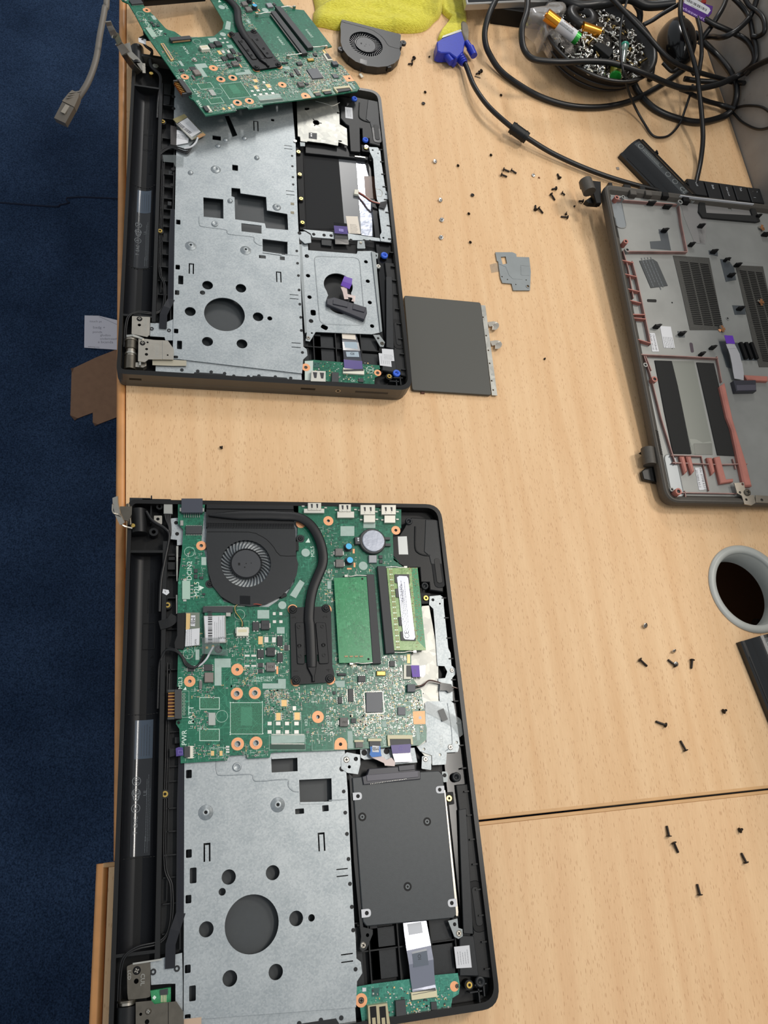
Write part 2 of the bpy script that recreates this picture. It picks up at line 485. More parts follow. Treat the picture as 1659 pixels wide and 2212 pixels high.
# beech laminate
def beech(name, a, b_, fleck, rot=0.0):
    m, nt, b = new_mat(name)
    co = coords(nt, (1, 1, 1))
    rt = N(nt, 'ShaderNodeMapping'); rt.inputs['Rotation'].default_value = (0, 0, rot); nt.links.new(co, rt.inputs[0])
    def stretched(sx, sy):
        q = N(nt, 'ShaderNodeMapping'); q.inputs['Scale'].default_value = (sx, sy, 1); nt.links.new(rt.outputs[0], q.inputs[0]); return q.outputs[0]
    v = N(nt, 'ShaderNodeTexVoronoi', i_Scale=1.0); v.inputs['Randomness'].default_value = 1.0; nt.links.new(stretched(1250, 210), v.inputs['Vector'])
    sx = N(nt, 'ShaderNodeSeparateColor'); nt.links.new(v.outputs['Color'], sx.inputs[0])
    pick = ramp(nt, sx.outputs[0], [(0.35, (0.0, .0, .0)), (0.95, (.44, .44, .44))])
    lt = N(nt, 'ShaderNodeMath', operation='SUBTRACT'); nt.links.new(pick.outputs[0], lt.inputs[0]); nt.links.new(v.outputs['Distance'], lt.inputs[1])
    fr = ramp(nt, lt.outputs[0], [(0.0, (0, 0, 0)), (0.14, (1, 1, 1))])
    g = N(nt, 'ShaderNodeTexNoise', i_Scale=1.0, i_Detail=4.0); nt.links.new(stretched(70, 5), g.inputs[0])
    g2 = N(nt, 'ShaderNodeTexNoise', i_Scale=1.0, i_Detail=6.0); nt.links.new(stretched(900, 90), g2.inputs[0])
    gr = ramp(nt, g.outputs[0], [(0.3, a), (0.7, b_)])
    g2r = ramp(nt, g2.outputs[0], [(0.3, (.93, .92, .9)), (0.7, (1, 1, 1))])
    c = mix(nt, 1.0, gr.outputs[0], g2r.outputs[0], 'MULTIPLY')
    f = N(nt, 'ShaderNodeMath', operation='MULTIPLY'); nt.links.new(fr.outputs[0], f.inputs[0]); f.inputs[1].default_value = .5
    c = mix(nt, f.outputs[0], c, fleck)
    nt.links.new(c, b.inputs['Base Color']); b.inputs['Roughness'].default_value = .55; b.inputs['Specular IOR Level'].default_value = .25
    return m
wood = beech('beech_laminate', 'd8b084', 'e3c096', '9c6c46')
wood2 = beech('beech_laminate_near', 'd8b086', 'e3c096', '9c6c46', 0.05)
edge_wood = M_('beech_edging', 'c48a52', .45, var=.12, vs=60)
dark_gap = M_('desk_joint', '2a1c12', .8)
# far desk: front edge leans a little to the laptops
def fx(y): return -5.0 - 0.033*(y - 396)
YS = 118.0
sa, sb = FW.at('px', 1045, 1766), FW.at('px', 1659, 1701)   # joint between the two desks
def seam(x): return sa[1] + (sb[1] - sa[1])*(x - sa[0])/(sb[0] - sa[0])
BX = 741.0
desk1 = thing('desk', 'far beech desk carrying the stripped laptop, the bowl and the cables', 'desk', FW, (300, 700, -DESK))
GH = (558.0, 300.0)     # cable port centre, refined below
seam_wood = M_('joint_edging', 'c79c6a', .5, var=.08, vs=60)
def yseam(x): return 125.0 + 0.014*(x - 540)
GH = (571.0, 305.5)
# far desk
top = [(fx(yseam(0)) + 1.5, yseam(0) + 1.2), (BX - 7, yseam(BX) + 1.2), (BX - 7, 1900), (fx(1900) + 1.5, 1900)]
mb = MB(); mb.prism(top, -25, -0.02, wood, holes=[circ(*GH, 40, 48)], side=edge_wood); mb.build('desk_panel', desk1)
def edging(pts, z0=-25.5):
    mb = MB(); mb.tube([(x, y, -4.0) for x, y in pts], 4.0, edge_wood, 10, sub=1)
    a, b = pts[0], pts[-1]; d = Vector((b[0]-a[0], b[1]-a[1])).normalized(); n = Vector((d.y, -d.x))*4
    mb.prism([(a[0]-n.x, a[1]-n.y), (b[0]-n.x, b[1]-n.y), (b[0]+n.x, b[1]+n.y), (a[0]+n.x, a[1]+n.y)], z0, -4, edge_wood); return mb
edging([(fx(yseam(0)) - 2.4, yseam(0)), (fx(1900) - 2.4, 1900)]).build('edge_trim', desk1)
mb = MB(); mb.prism([(fx(yseam(0)), yseam(0) + .7), (BX - 7, yseam(BX) + .7), (BX - 7, yseam(BX) + 3.6), (fx(yseam(0)), yseam(0) + 3.6)], -25, .05, seam_wood, bev=.4); mb.build('edge_trim', desk1)
mb = MB(); mb.prism(rect(60, 200, 80, 1800), -DESK + 1, -26, M_('desk_panel_leg', '9a7048', .6)); mb.build('panel_leg', desk1)
# near desk, its front edge standing a little further out
desk2 = thing('desk', 'near beech desk below the joint, carrying the lower part of the near laptop', 'desk', FW, (300, -200, -DESK))
X2 = -7.0
mb = MB(); mb.prism([(X2 + 2, -700), (BX - 7, -700), (BX - 7, yseam(BX) - 3.6), (X2 + 2, yseam(X2) - 3.6)], -25, -.02, wood2, side=edge_wood); mb.build('desk_panel', desk2)
edging([(X2 - 2.4, -700), (X2 - 2.4, yseam(X2) - 1.0)]).build('edge_trim', desk2)
mb = MB(); mb.prism([(X2 - 2, yseam(X2) - 3.6), (BX - 7, yseam(BX) - 3.6), (BX - 7, yseam(BX) - .8), (X2 - 2, yseam(X2) - .8)], -25, .05, seam_wood, bev=.4); mb.build('edge_trim', desk2)
mb = MB(); mb.prism(rect(60, -600, 80, 40), -DESK + 1, -26, M_('desk_panel_leg', '9a7048', .6)); mb.build('panel_leg', desk2)
# wall behind the desks (right of the photograph)
m, nt, b = new_mat('rough_grey_wall'); co = coords(nt)
n = N(nt, 'ShaderNodeTexNoise', i_Scale=14.0, i_Detail=9.0); nt.links.new(co, n.inputs[0])
v = N(nt, 'ShaderNodeTexVoronoi', i_Scale=60.0); nt.links.new(co, v.inputs['Vector'])
r = ramp(nt, n.outputs[0], [(0.3, '857f78'), (0.7, 'a29c94')]); pit = ramp(nt, v.outputs['Distance'], [(0.05, (.45, .43, .4)), (0.12, (1, 1, 1))])
nt.links.new(mix(nt, .5, r.outputs[0], pit.outputs[0], 'MULTIPLY'), b.inputs['Base Color']); b.inputs['Roughness'].default_value = .9
bump(nt, b, n.outputs[0], .5, .004); wallm = m
mb = MB(); mb.prism(rect(BX - 5.5, -1500, BX + 120, 3500), -DESK, 330, wallm); mb.build('wall_right', kind='structure')
# cable port in the far desk
mb = MB()
mb.lathe(GH[0], GH[1], [(35.2, -24), (35.2, -3), (36.0, -2.2), (36.0, -.6), (36.6, 1.2), (38.5, 2.4), (42.0, 2.2), (44.0, .9), (44.2, .1), (39.5, .05), (39.5, -24), (35.2, -24)], M_('grey_port_plastic', 'a9aba6', .38, var=.05, vs=60), 64)
mb.build('cable_port', label='round grey plastic cable port let into the desk at the right edge', cat='cable grommet')
mb = MB(); bx = FW.at('c4', 855, 1040, -60)
mb.tube([(bx[0] - 3, bx[1], -60), (bx[0] + 40, bx[1] - 10, -62), (bx[0] + 130, bx[1] - 20, -90)], 6, rubber, 12)
mb.build('cable', label='dark cable seen beneath the desk through the grey cable port', cat='cable')
mb = MB(); mb.prism(rect(440, 150, 735, 460), -140, -128, M_('under_shelf', '7a5638', .6)); mb.build('cable_shelf', desk1)

# paper note and cardboard on the carpet
ZF = -DESK
npt = FW.q('c6', [(303, 128), (480, 132), (760, 200), (760, 555), (298, 525)], ZF + 1)
mb = MB(); paper = M_('note_paper', 'dcdce6', .7)
mb.prism(npt, ZF + 2.0, ZF + 2.6, paper)
pen = M_('pencil_writing', '8c8c98', .8)
for t, x, y, s in (('touch pt', 440, 195, 6.5), ('bxdg +', 480, 270, 8), ('ponda', 460, 325, 7), ('gludoo', 560, 365, 7), ('underneath', 600, 410, 7), ('a bcanda', 560, 450, 8)):
    p = FW.at('c6', x, y, ZF + 2.6); mb.text(t, p[0], p[1], ZF + 2.65, s, pen, .06, sx=1.0)
p = FW.at('c6', 415, 510, ZF + 2.6); mb.text('evilcomp.com', p[0], p[1], ZF + 2.65, 3.6, inkm)
cr = FW.q('c6', [(480, 135), (760, 262)], ZF + 2.6); mb.tube([(cr[0][0], cr[0][1], ZF + 2.7), (cr[1][0], cr[1][1], ZF + 2.7)], .35, pen, 4, sub=1)
mb.build('paper_note', label='white paper note with pencil handwriting on the blue carpet', cat='note')
card = M_('cardboard', '8a6a52', .8, var=.08, vs=80); cedge = M_('cardboard_fold', '5e4434', .8)
cp = FW.q('c6', [(165, 775), (450, 640), (720, 535), (900, 560), (1000, 900), (1000, 1260), (780, 1350), (455, 1475), (402, 1445), (403, 1325), (215, 1395), (125, 1360), (142, 810)], ZF + 1)
mb = MB(); mb.prism(cp, ZF + .5, ZF + 1.6, card, side=cedge)
for q in ([(130, 780), (170, 772), (148, 830)], [(125, 1358), (215, 1395), (180, 1420)], [(402, 1445), (465, 1472), (430, 1490)]):
    mb.prism(FW.q('c6', q, ZF + 1), ZF + .4, ZF + 1.8, cedge)
mb.build('cardboard_piece', label='cut piece of brown cardboard lying on the carpet beside the desk edge', cat='cardboard')
# ---------------------------------------------------------------- the laptop chassis (both laptops are the same model)
# design axes: x 0..260 hinge edge to front edge, y 0..380, z 0..20 from the desk to the rim
F2 = FW
ZP = 17.5                                     # level of the steel keyboard plate
OUT = rounded([(0, 0), (260, 0), (260, 380), (0, 380)], [7, 14, 14, 6], 6)
plastic_lines = M_('battery_bay_plastic', '131417', 0.36, var=.08, spec=.16)
bay_label = M_('bay_rating_label', '17181b', 0.13, spec=.6)
bay_blue = M_('bay_blue_label', '3b4653', 0.16)
print_grey = M_('print_grey', '5f6468', 0.5)

def bay_z(x, y=0):
    d = min(1.0, abs(x - 15.0)/11.8); return 18.2 - 9.2*math.sqrt(max(0, 1 - d*d))

def chassis(root, far):
    """the parts both laptops share"""
    B = lambda mb, name, **k: mb.build(name, root, **k)
    mb = MB(); mb.prism(inset(OUT, .8), 0.2, 5.6, lidmat, bev=1.0); B(mb, 'lid')
    mb = MB(); mb.prism(OUT, 6.0, 9.0, lidmat, bev=.3)
    inner = rounded([(3.0, 4.5), (256.5, 4.5), (256.5, 376.5), (3.0, 376.5)], [4, 11, 11, 4], 6)
    mb.prism(OUT, 9.0, 20.0, rimmat, holes=[inner], side=lidmat if far else rimmat)
    mb.prism(inner, 8.5, 9.2, black_dark)
    B(mb, 'base_shell')
    # keyboard seen through the openings of the plate
    mb = MB(); mb.prism(rect(47, 14, 158, 372), 9.3, 10.6, key_back, bev=.3); B(mb, 'keyboard')
    # battery bay: a smooth trough with printed labels
    mb = MB(); y0, y1 = 62.0, 336.0
    mb.grid(lambda u, v: (3.2 + 23.6*u, y0 + (y1-y0)*v, bay_z(3.2 + 23.6*u)), 24, 2, plastic_lines)
    mb.prism(rect(26.6, 56, 30.4, 346), 9, 17.6, black, bev=.3)
    mb.prism(rect(2.8, y1, 27, y1 + 2), 9, 18, black); mb.prism(rect(2.8, y0 - 2, 27, y0), 9, 18, black)
    ys = 214.0
    for k in range(10):
        x = 4 + k*2.3; mb.box(x + 1, ys, bay_z(x + 1) - .1, 2.35, .5, .35, black_dark)
        mb.box(x + 1, 118, bay_z(x + 1) - .1, 2.35, .5, .35, black_dark)
    B(mb, 'battery_bay')
    zf = lambda x, y: bay_z(x, y) + .5
    mb = MB()
    def patch(x0, x1, ya, yb, m, dz=.3):
        mb.grid(lambda u, v: (x0 + (x1-x0)*u, ya + (yb-ya)*v, bay_z(x0 + (x1-x0)*u) + dz), 12, 1, m)
    patch(9.0, 24, 119, 210, bay_label); patch(10, 22.5, 183, 210, bay_blue, .4)
    mb2 = mb
    for t, x, y, s in (('CE', 12, 158, 6), ('N', 12, 168, 4.5), ('UL', 18, 160, 3.6), ('R', 11.8, 150, 4), ('EAC', 12, 141, 4), ('T', 12, 134, 4)):
        mb.text(t, x, y, 0, s, print_grey, PI/2, zf)
    for y in (168, 150, 160):
        n = 18
        for k in range(n):
            a0, a1 = 2*PI*k/n, 2*PI*(k+1)/n; P = []
            for (rr, aa) in ((3.0, a0), (3.0, a1), (2.6, a1), (2.6, a0)):
                X = 12 + rr*math.cos(aa); Y = y + rr*math.sin(aa); P.append((X, Y, zf(X, Y)))
            mb.add(P, [(3, 2, 1, 0)], print_grey)
    mb.lines(20.3, 150, 0, 44, 3.4, 3, print_grey, PI/2, .28, zf, 5); mb.lines(16.5, 196, 0, 22, 9, 5, M_('print_dark', '2a3038', .5), PI/2, .35, zf, 6)
    mb.lines(19.5, 127, 0, 12, 3, 2, print_grey, PI/2, .28, zf, 7)
    B(mb, 'rating_label')
    mb = MB()
    mb.text('Attention!', 20.5, 240, 0, 4.6, black_dark, PI/2, zf); mb.text('>', 20.5, 256, 0, 4, black_dark, PI/2, zf)
    mb.lines(19, 305, 0, 30, 7, 3, black_dark, PI/2, .4, zf, 9)
    for (xa, ya, xb, yb) in ((13.5, 262, 22, 262), (13.5, 282, 22, 282)):
        P = [(xa, ya - .2), (xb, ya - .2), (xb, ya + .2), (xa, ya + .2)]; mb.add([(x, y, zf(x, y)) for x, y in P], [(0, 1, 2, 3)], black_dark)
    for x in (13.5, 17.5, 22):
        mb.add([(x - .15, 262, zf(x, 0)), (x + .15, 262, zf(x, 0)), (x + .15, 282, zf(x, 0)), (x - .15, 282, zf(x, 0))], [(0, 1, 2, 3)], black_dark)
    B(mb, 'printed_instructions')
    # rib field between the bay and the plate
    mb = MB()
    mb.prism(rect(30.4, 58, 46, 345), 9, 10.5, black)
    R = random.Random(4)
    for y in (70, 88, 104, 118, 133, 148, 166, 176, 187, 200, 213, 228, 245, 262, 276, 300, 318, 334):
        mb.box(37.0, y, 10.5, 11.5, .8, R.choice((3.5, 4.5, 5.5)), black)
    mb.prism(rect(42.4, 60, 43.2, 345), 10.5, 16.5, black); mb.prism(rect(33.6, 90, 34.2, 250), 10.5, 15, black)
    for y in (190, 228, 262): mb.box(39.5, y + 4, 10.5, 4, 5, 4, grey_plastic, bev=.4)
    B(mb, 'rib_frame')
    # thin antenna and camera cables clipped along the bay
    mb = MB()
    for dx in (0, 1.35):
        mb.tube([(31.8 + dx, 250 - dx*6, 15.6), (31.6 + dx, 200, 15.6), (31.2 + dx, 150, 15.6), (31.8 + dx, 112, 15.6), (36.2 + dx, 98, 15.6), (36.0 + dx, 76, 15.6), (30.5, 67 - dx, 16.5), (16, 65 - dx, 18.6), (7.5 + dx, 60, 18.8), (5 + dx, 50, 17), (4.6 + dx, 30, 15)], .62, rubber, 6, 6)
    B(mb, 'antenna_cable')
    # power button ribbon down the left of the plate
    mb = MB(); mb.ribbon([(43.8, 185, 16.9), (43.0, 150, 16.9), (43.2, 110, 16.9), (43.2, 82, 17.2), (39.5, 72, 18.4), (36.8, 64, 18.5), (36.6, 50, 17.5)], 6.4, .25, M_('black_ribbon', '15151a', .2))
    for dx in (-1.5, -.5, .5, 1.5): mb.ribbon([(43.4 + dx, 184, 17.25), (43.0 + dx, 150, 17.25), (43.2 + dx, 110, 17.25), (43.2 + dx, 84, 17.5)], .22, .05, M_('ribbon_trace', '30303c', .15, .6))
    B(mb, 'power_button_ribbon')
    # steel keyboard plate
    plate = F2.q('b5', [(652, 1838), (655, 900), (658, 0)], ZP)
    xl = plate[2][0]
    plate += [(xl, 205), (xl, 290), (xl - 3, 300), (xl - 3, 345), (xl, 352), (xl, 371), (150, 371), (161, 371), (163, 285), (161.5, 203), (161.3, 180)]
    rt = F2.q('b6', [(325, 60), (335, 190), (352, 560), (368, 850), (385, 1180), (392, 1240), (398, 1395), (430, 1420), (440, 1500), (402, 1560), (395, 1745)], ZP)
    plate += rt
    holes = []
    def hole(sh, x, y, w, h, r=.8, k='r', fr=F2):
        p = fr.at(sh, x, y, ZP); a, b_ = fr.at(sh, x - w/2, y, ZP), fr.at(sh, x + w/2, y, ZP); c, d = fr.at(sh, x, y - h/2, ZP), fr.at(sh, x, y + h/2, ZP)
        W, H = b_[0] - a[0], c[1] - d[1]
        holes.append(circ(p[0], p[1], W/2, 32, H/2) if k == 'c' else rrect(p[0], p[1], W, H, 0, r))
    for x, y in ((690, 73), (690, 643), (687, 970), (682, 1470)): hole('b5', x, y, 42, 60)
    hole('b5', 682, 1812, 42, 34)
    for x, y in ((721, 800), (716, 1645)): hole('b5', x, y, 48, 112)
    for x, y, r in ((976, 811, 52), (1291, 780, 50), (815, 1186, 53), (1459, 1108, 50), (1569, 1104, 24), (929, 917, 26), (984, 1538, 54), (1313, 1492, 52), (1142, 1148, 191)):
        c = F2.at('b5', x, y, ZP); s = {191: 18.1, 24: 2.3, 26: 2.4}.get(r, 4.8); holes.append(circ(c[0], c[1], s, 48 if s > 9 else 24))
    hole('b5', 1484, 340, 64, 38, .5); hole('b6', 176, 318, 46, 44, .5)
    holes.append(F2.q('b5', [(1480, 115), (1660, 106), (1712, 103), (1716, 268), (1660, 272), (1486, 276)], ZP))
    holes.append(F2.q('b3', [(1280, 960), (1468, 950), (1470, 1048), (1284, 1058)], ZP))
    if far:
        holes.append(F1.q('a4', [(938, 72), (1057, 84), (1058, 200), (940, 188)], ZP))
        holes.append(F1.q('a4', [(1106, 15), (1158, 20), (1160, 48), (1313, 70), (1318, 150), (1440, 172), (1445, 268), (1312, 256), (1305, 228), (1128, 204), (1124, 72), (1106, 66)], ZP))
        hole('a1', 1128, 1002, 34, 34, .3, fr=F1); hole('a1', 1018, 824, 50, 26, .3, fr=F1)
        holes.append(F1.q('a1', [(1065, 690), (1090, 688), (1142, 808), (1112, 818)], ZP))
        holes.append(rrect(*F1.at('a1', 1352, 717, ZP), 3.4, 3.4, 0, 1))
    def uslot(sh, x, y, fr):
        a, b_ = fr.at(sh, x - 25, y, ZP)[0], fr.at(sh, x + 25, y, ZP)[0]; t, bo = fr.at(sh, x, y - 68, ZP)[1], fr.at(sh, x, y + 66, ZP)[1]
        if sh[0] == 'a': t, bo = fr.at(sh, x, y - 30, ZP)[1], fr.at(sh, x, y + 30, ZP)[1]; a, b_ = fr.at(sh, x - 15, y, ZP)[0], fr.at(sh, x + 15, y, ZP)[0]
        holes.append([(a, bo), (a + 1.1, bo), (a + 1.1, t - 1.3), (b_ - 1.1, t - 1.3), (b_ - 1.1, bo), (b_, bo), (b_, t), (a, t)])
    uslot('b5', 820, 635, F2); uslot('b6', 148, 560, F2)
    if far: uslot('a1', 1252, 752, F1)
    for sh, x, y, fr in (('b6', 305, 753, F2), ('b6', 307, 803, F2), ('b6', 340, 1363, F2), ('b6', 342, 1417, F2)) + ((('a1', 1450, 872, F1), ('a1', 1452, 890, F1), ('a1', 1462, 1142, F1), ('a1', 1464, 1164, F1)) if far else ()):
        c = fr.at(sh, x, y, ZP); holes.append(rrect(min(c[0] - 1.0, 155.0), c[1], 8.4, .75, 0, .3))
    mb = MB(); mb.prism(plate, ZP - .8, ZP, steel, holes=holes)
    for sh, x, y in (('b5', 811, 348), ('b5', 1328, 293)):           # pressed screw domes
        c = F2.at(sh, x, y, ZP + 1.6)
        mb.lathe(c[0], c[1], [(5.2, ZP), (4.7, ZP + .5), (3.2, ZP + .9), (2.6, ZP + 1.8), (1.6, ZP + 2.0), (1.1, ZP + 1.9), (1.1, ZP - .2)], steel, 24)
        mb.cyl(c[0], c[1], ZP + .2, ZP + .9, 1.12, black_dark, 12)
    c = F2.at('b3', 1035, 1018, ZP + 1); mb.lathe(c[0], c[1], [(3.2, ZP), (3.0, ZP + .8), (2.3, ZP + 1.0), (2.0, ZP + .7), (0.01, ZP + .7)], steel, 20)
    for k, (x, y) in enumerate(((307, 198), (318, 350), (330, 502), (341, 682), (352, 860), (365, 1025), (375, 1192), (392, 1472))):
        c = F2.at('b6', x, y, ZP); mb.cyl(c[0], c[1], ZP - .1, ZP + .25, 1.35, black, 14)
    ff = F2.q('b3', [(885, 960), (889, 1050), (925, 1078), (1130, 1070), (1150, 1100), (1185, 1120), (1385, 1106), (1402, 1130)], ZP) + F2.q('b5', [(1405, 165), (1440, 196), (1478, 200)], ZP)
    mb.tube([(x, y, ZP - .1) for x, y in ff], .45, steel, 6, sub=3)
    ff = F2.q('b6', [(200, 262), (325, 255)], ZP); mb.tube([(x, y, ZP - .1) for x, y in ff], .4, steel, 6, sub=1)
    for hh, dy in ((F2.q('b5', [(1486, 276), (1660, 272)], ZP), -.6), (F2.q('b3', [(1284, 958), (1466, 948)], ZP), .3)):
        mb.ribbon([(hh[0][0], hh[0][1] + dy, ZP + .2), (hh[1][0], hh[1][1] + dy, ZP + .2)], 1.4, .3, steel)
    if far:
        for x, y in ((862, 1027), (1072, 832), (1185, 822), (1027, 868), (1258, 938), (1098, 1196)):
            c = F1.at('a1', x, y, ZP + 1); mb.lathe(c[0], c[1], [(2.6, ZP), (2.2, ZP + 1.0), (1.2, ZP + 1.5), (.01, ZP + 1.6)], steel, 16)
        for x, y in ((1012, 1008),):
            c = F1.at('a1', x, y, ZP + 1); mb.lathe(c[0], c[1], [(4.9, ZP), (4.4, ZP + .6), (3, ZP + 1.4), (1.6, ZP + 1.7), (1.1, ZP + .3), (.01, ZP + .3)], steel, 20)
        c = F1.at('a4', 1377, 128, ZP + 1); mb.lathe(c[0], c[1], [(4.2, ZP), (3.6, ZP + .8), (2.3, ZP + 1.6), (1.2, ZP + 1.7), (1.0, ZP + .3), (.01, ZP + .3)], steel, 20)
        for x, y in ((760, 578), (760, 648), (757, 1010), (750, 1105)):
            c = F1.at('a1', x, y, ZP); mb.cyl(c[0], c[1], ZP, ZP + .15, 1.9, black_dark, 12)
        for x, y in ((1468, 931), (1470, 993), (1473, 1058), (1475, 1102)):
            c = F1.at('a1', x, y, ZP); mb.cyl(c[0], c[1], ZP, ZP + .2, 1.2, black, 12)
    B(mb, 'keyboard_plate')
    # folded steel strip along the near end, with press studs
    mb = MB(); s0 = F2.q('b5', [(652, 1838)], ZP)[0]
    strip = [(s0[0] - 14, 4.8), (150, 4.8), (150, 9.5), (s0[0] + 4, s0[1]), (s0[0] - 8, s0[1]), (s0[0] - 14, 10)]
    mb.prism([(s0[0] - 14, 4.6), (157.5, 4.6), (157.5, 13.6), (s0[0] + 2, 20.6), (s0[0] - 2, 20.6), (s0[0] - 14, 14)], 15.6, 16.4, steel)
    for k, (x, y) in enumerate(((810, 1104), (905, 1111), (985, 1116), (1065, 1125), (1120, 1140), (1207, 1144), (1270, 1139), (1368, 1145), (1460, 1153))):
        c = F1.at('a4', x, y, 16.4); mb.cyl(c[0], c[1], 16.4, 16.7, 1.5, grey_plastic, 12)
    mb.prism([(62, 4.7), (92, 4.7), (90, 8), (64, 8)], 16.4, 16.6, grey_plastic); mb.prism([(112, 4.7), (146, 4.7), (144, 8), (114, 8)], 16.4, 16.6, grey_plastic)
    B(mb, 'edge_strip')
    # right-hand floor of the palm rest
    mb = MB(); mb.prism(rect(153, 5, 256, 376), 9.2, 9.8, black)
    for (x0, y0, x1, y1) in ((160, 21, 166, 60), (172, 26, 190, 58), (172, 26, 178, 60), (176, 44, 190, 46), (216, 22, 232, 60), (214, 42, 232, 44), (195, 22, 214, 24)):
        mb.prism(rect(x0, y0, x1, y1), 9.8, 12.2, grey_plastic, bev=.3)
    for x in (170, 191, 215, 233): mb.prism(rect(x, 20, x + .9, 62), 9.8, 15, black)
    for y in (20, 44, 62): mb.prism(rect(154, y, 234, y + .9), 9.8, 14, black)
    for y in range(24, 370, 17): mb.box(254.2, y, 9.8, 4.2, 1.0, 8, black)
    for (x, y) in ((250, 12), (246, 8)):
        mb.box(x, y, 9.8, .8, 9, 7, grey_plastic); mb.box(x - 2, y + 3, 9.8, 9, .8, 7, grey_plastic)
    mb.prism(rounded([(240, 40), (256, 40), (256, 230), (240, 230)], 2), 9.8, 13.5, black_gloss)
    B(mb, 'palm_rest_floor')
    # brass inserts on black posts
    pts = [F2.at('b5', 519, 217, 17), F2.at('b1', 537, 853, 17), F2.at('b6', 1207, 1585, 17)]
    for (x, y) in pts:
        mb = MB(); mb.cyl(x, y, 10, 16.5, 3.2, black, 16); mb.ring(x, y, 16.5, 17.4, 2.1, 1.0, brass, 20); mb.cyl(x, y, 16.4, 16.6, 1.0, black_dark, 12)
        B(mb, 'brass_insert')
    # lower speaker bar along the front edge
    mb = MB()
    sp = F2.q('b6', [(1110, 150), (1225, 140), (1290, 760), (1355, 1240), (1370, 1540), (1270, 1530), (1145, 1520), (1135, 1330), (1200, 1270), (1235, 1215), (1190, 900), (1130, 310)], 16)
    mb.prism(sp, 9.8, 16, black, bev=.6)
    mb.prism(F2.q('b6', [(1130, 330), (1185, 320), (1235, 1220), (1165, 1215)], 16.5), 15, 16.7, grey_plastic, bev=.3)
    c = F2.at('b6', 1262, 1020, 16); mb.prism(rrect(c[0], c[1], 11, 34, .02, 5), 15.5, 16.4, black_dark, bev=.4); mb.prism(rrect(c[0], c[1], 5.5, 26, .02, 2.6), 15.5, 16.8, black, bev=.3)
    spk = B(mb, 'speaker')
    mb = MB(); mb.prism(F2.q('b6', [(1138, 1230), (1240, 1235), (1275, 1520), (1140, 1520)], 17), 15, 16.9, grey_plastic, bev=.4); mb.build('speaker_end_box', spk)
    c = F2.q('b6', [(1098, 1312), (1208, 1300), (1225, 1460), (1115, 1466)], 17.2)
    mb = MB(); mb.prism(c, 16.9, 17.15, white)
    cx, cy = sum(p[0] for p in c)/4, sum(p[1] for p in c)/4
    mb.lines(cx, cy, 17.2, 9, 9, 5, print_grey, PI/2, .25, None, 3); mb.build('speaker_label', spk, label='white speaker label')
    return B


def grommet(B, x, y, z, m, ro=3.2):
    mb = MB(); mb.lathe(x, y, [(ro, z), (ro, z + 1.6), (ro - .6, z + 2.2), (1.6, z + 2.0), (1.5, z + .6), (.01, z + .6)], m, 20); B(mb, 'rubber_grommet')

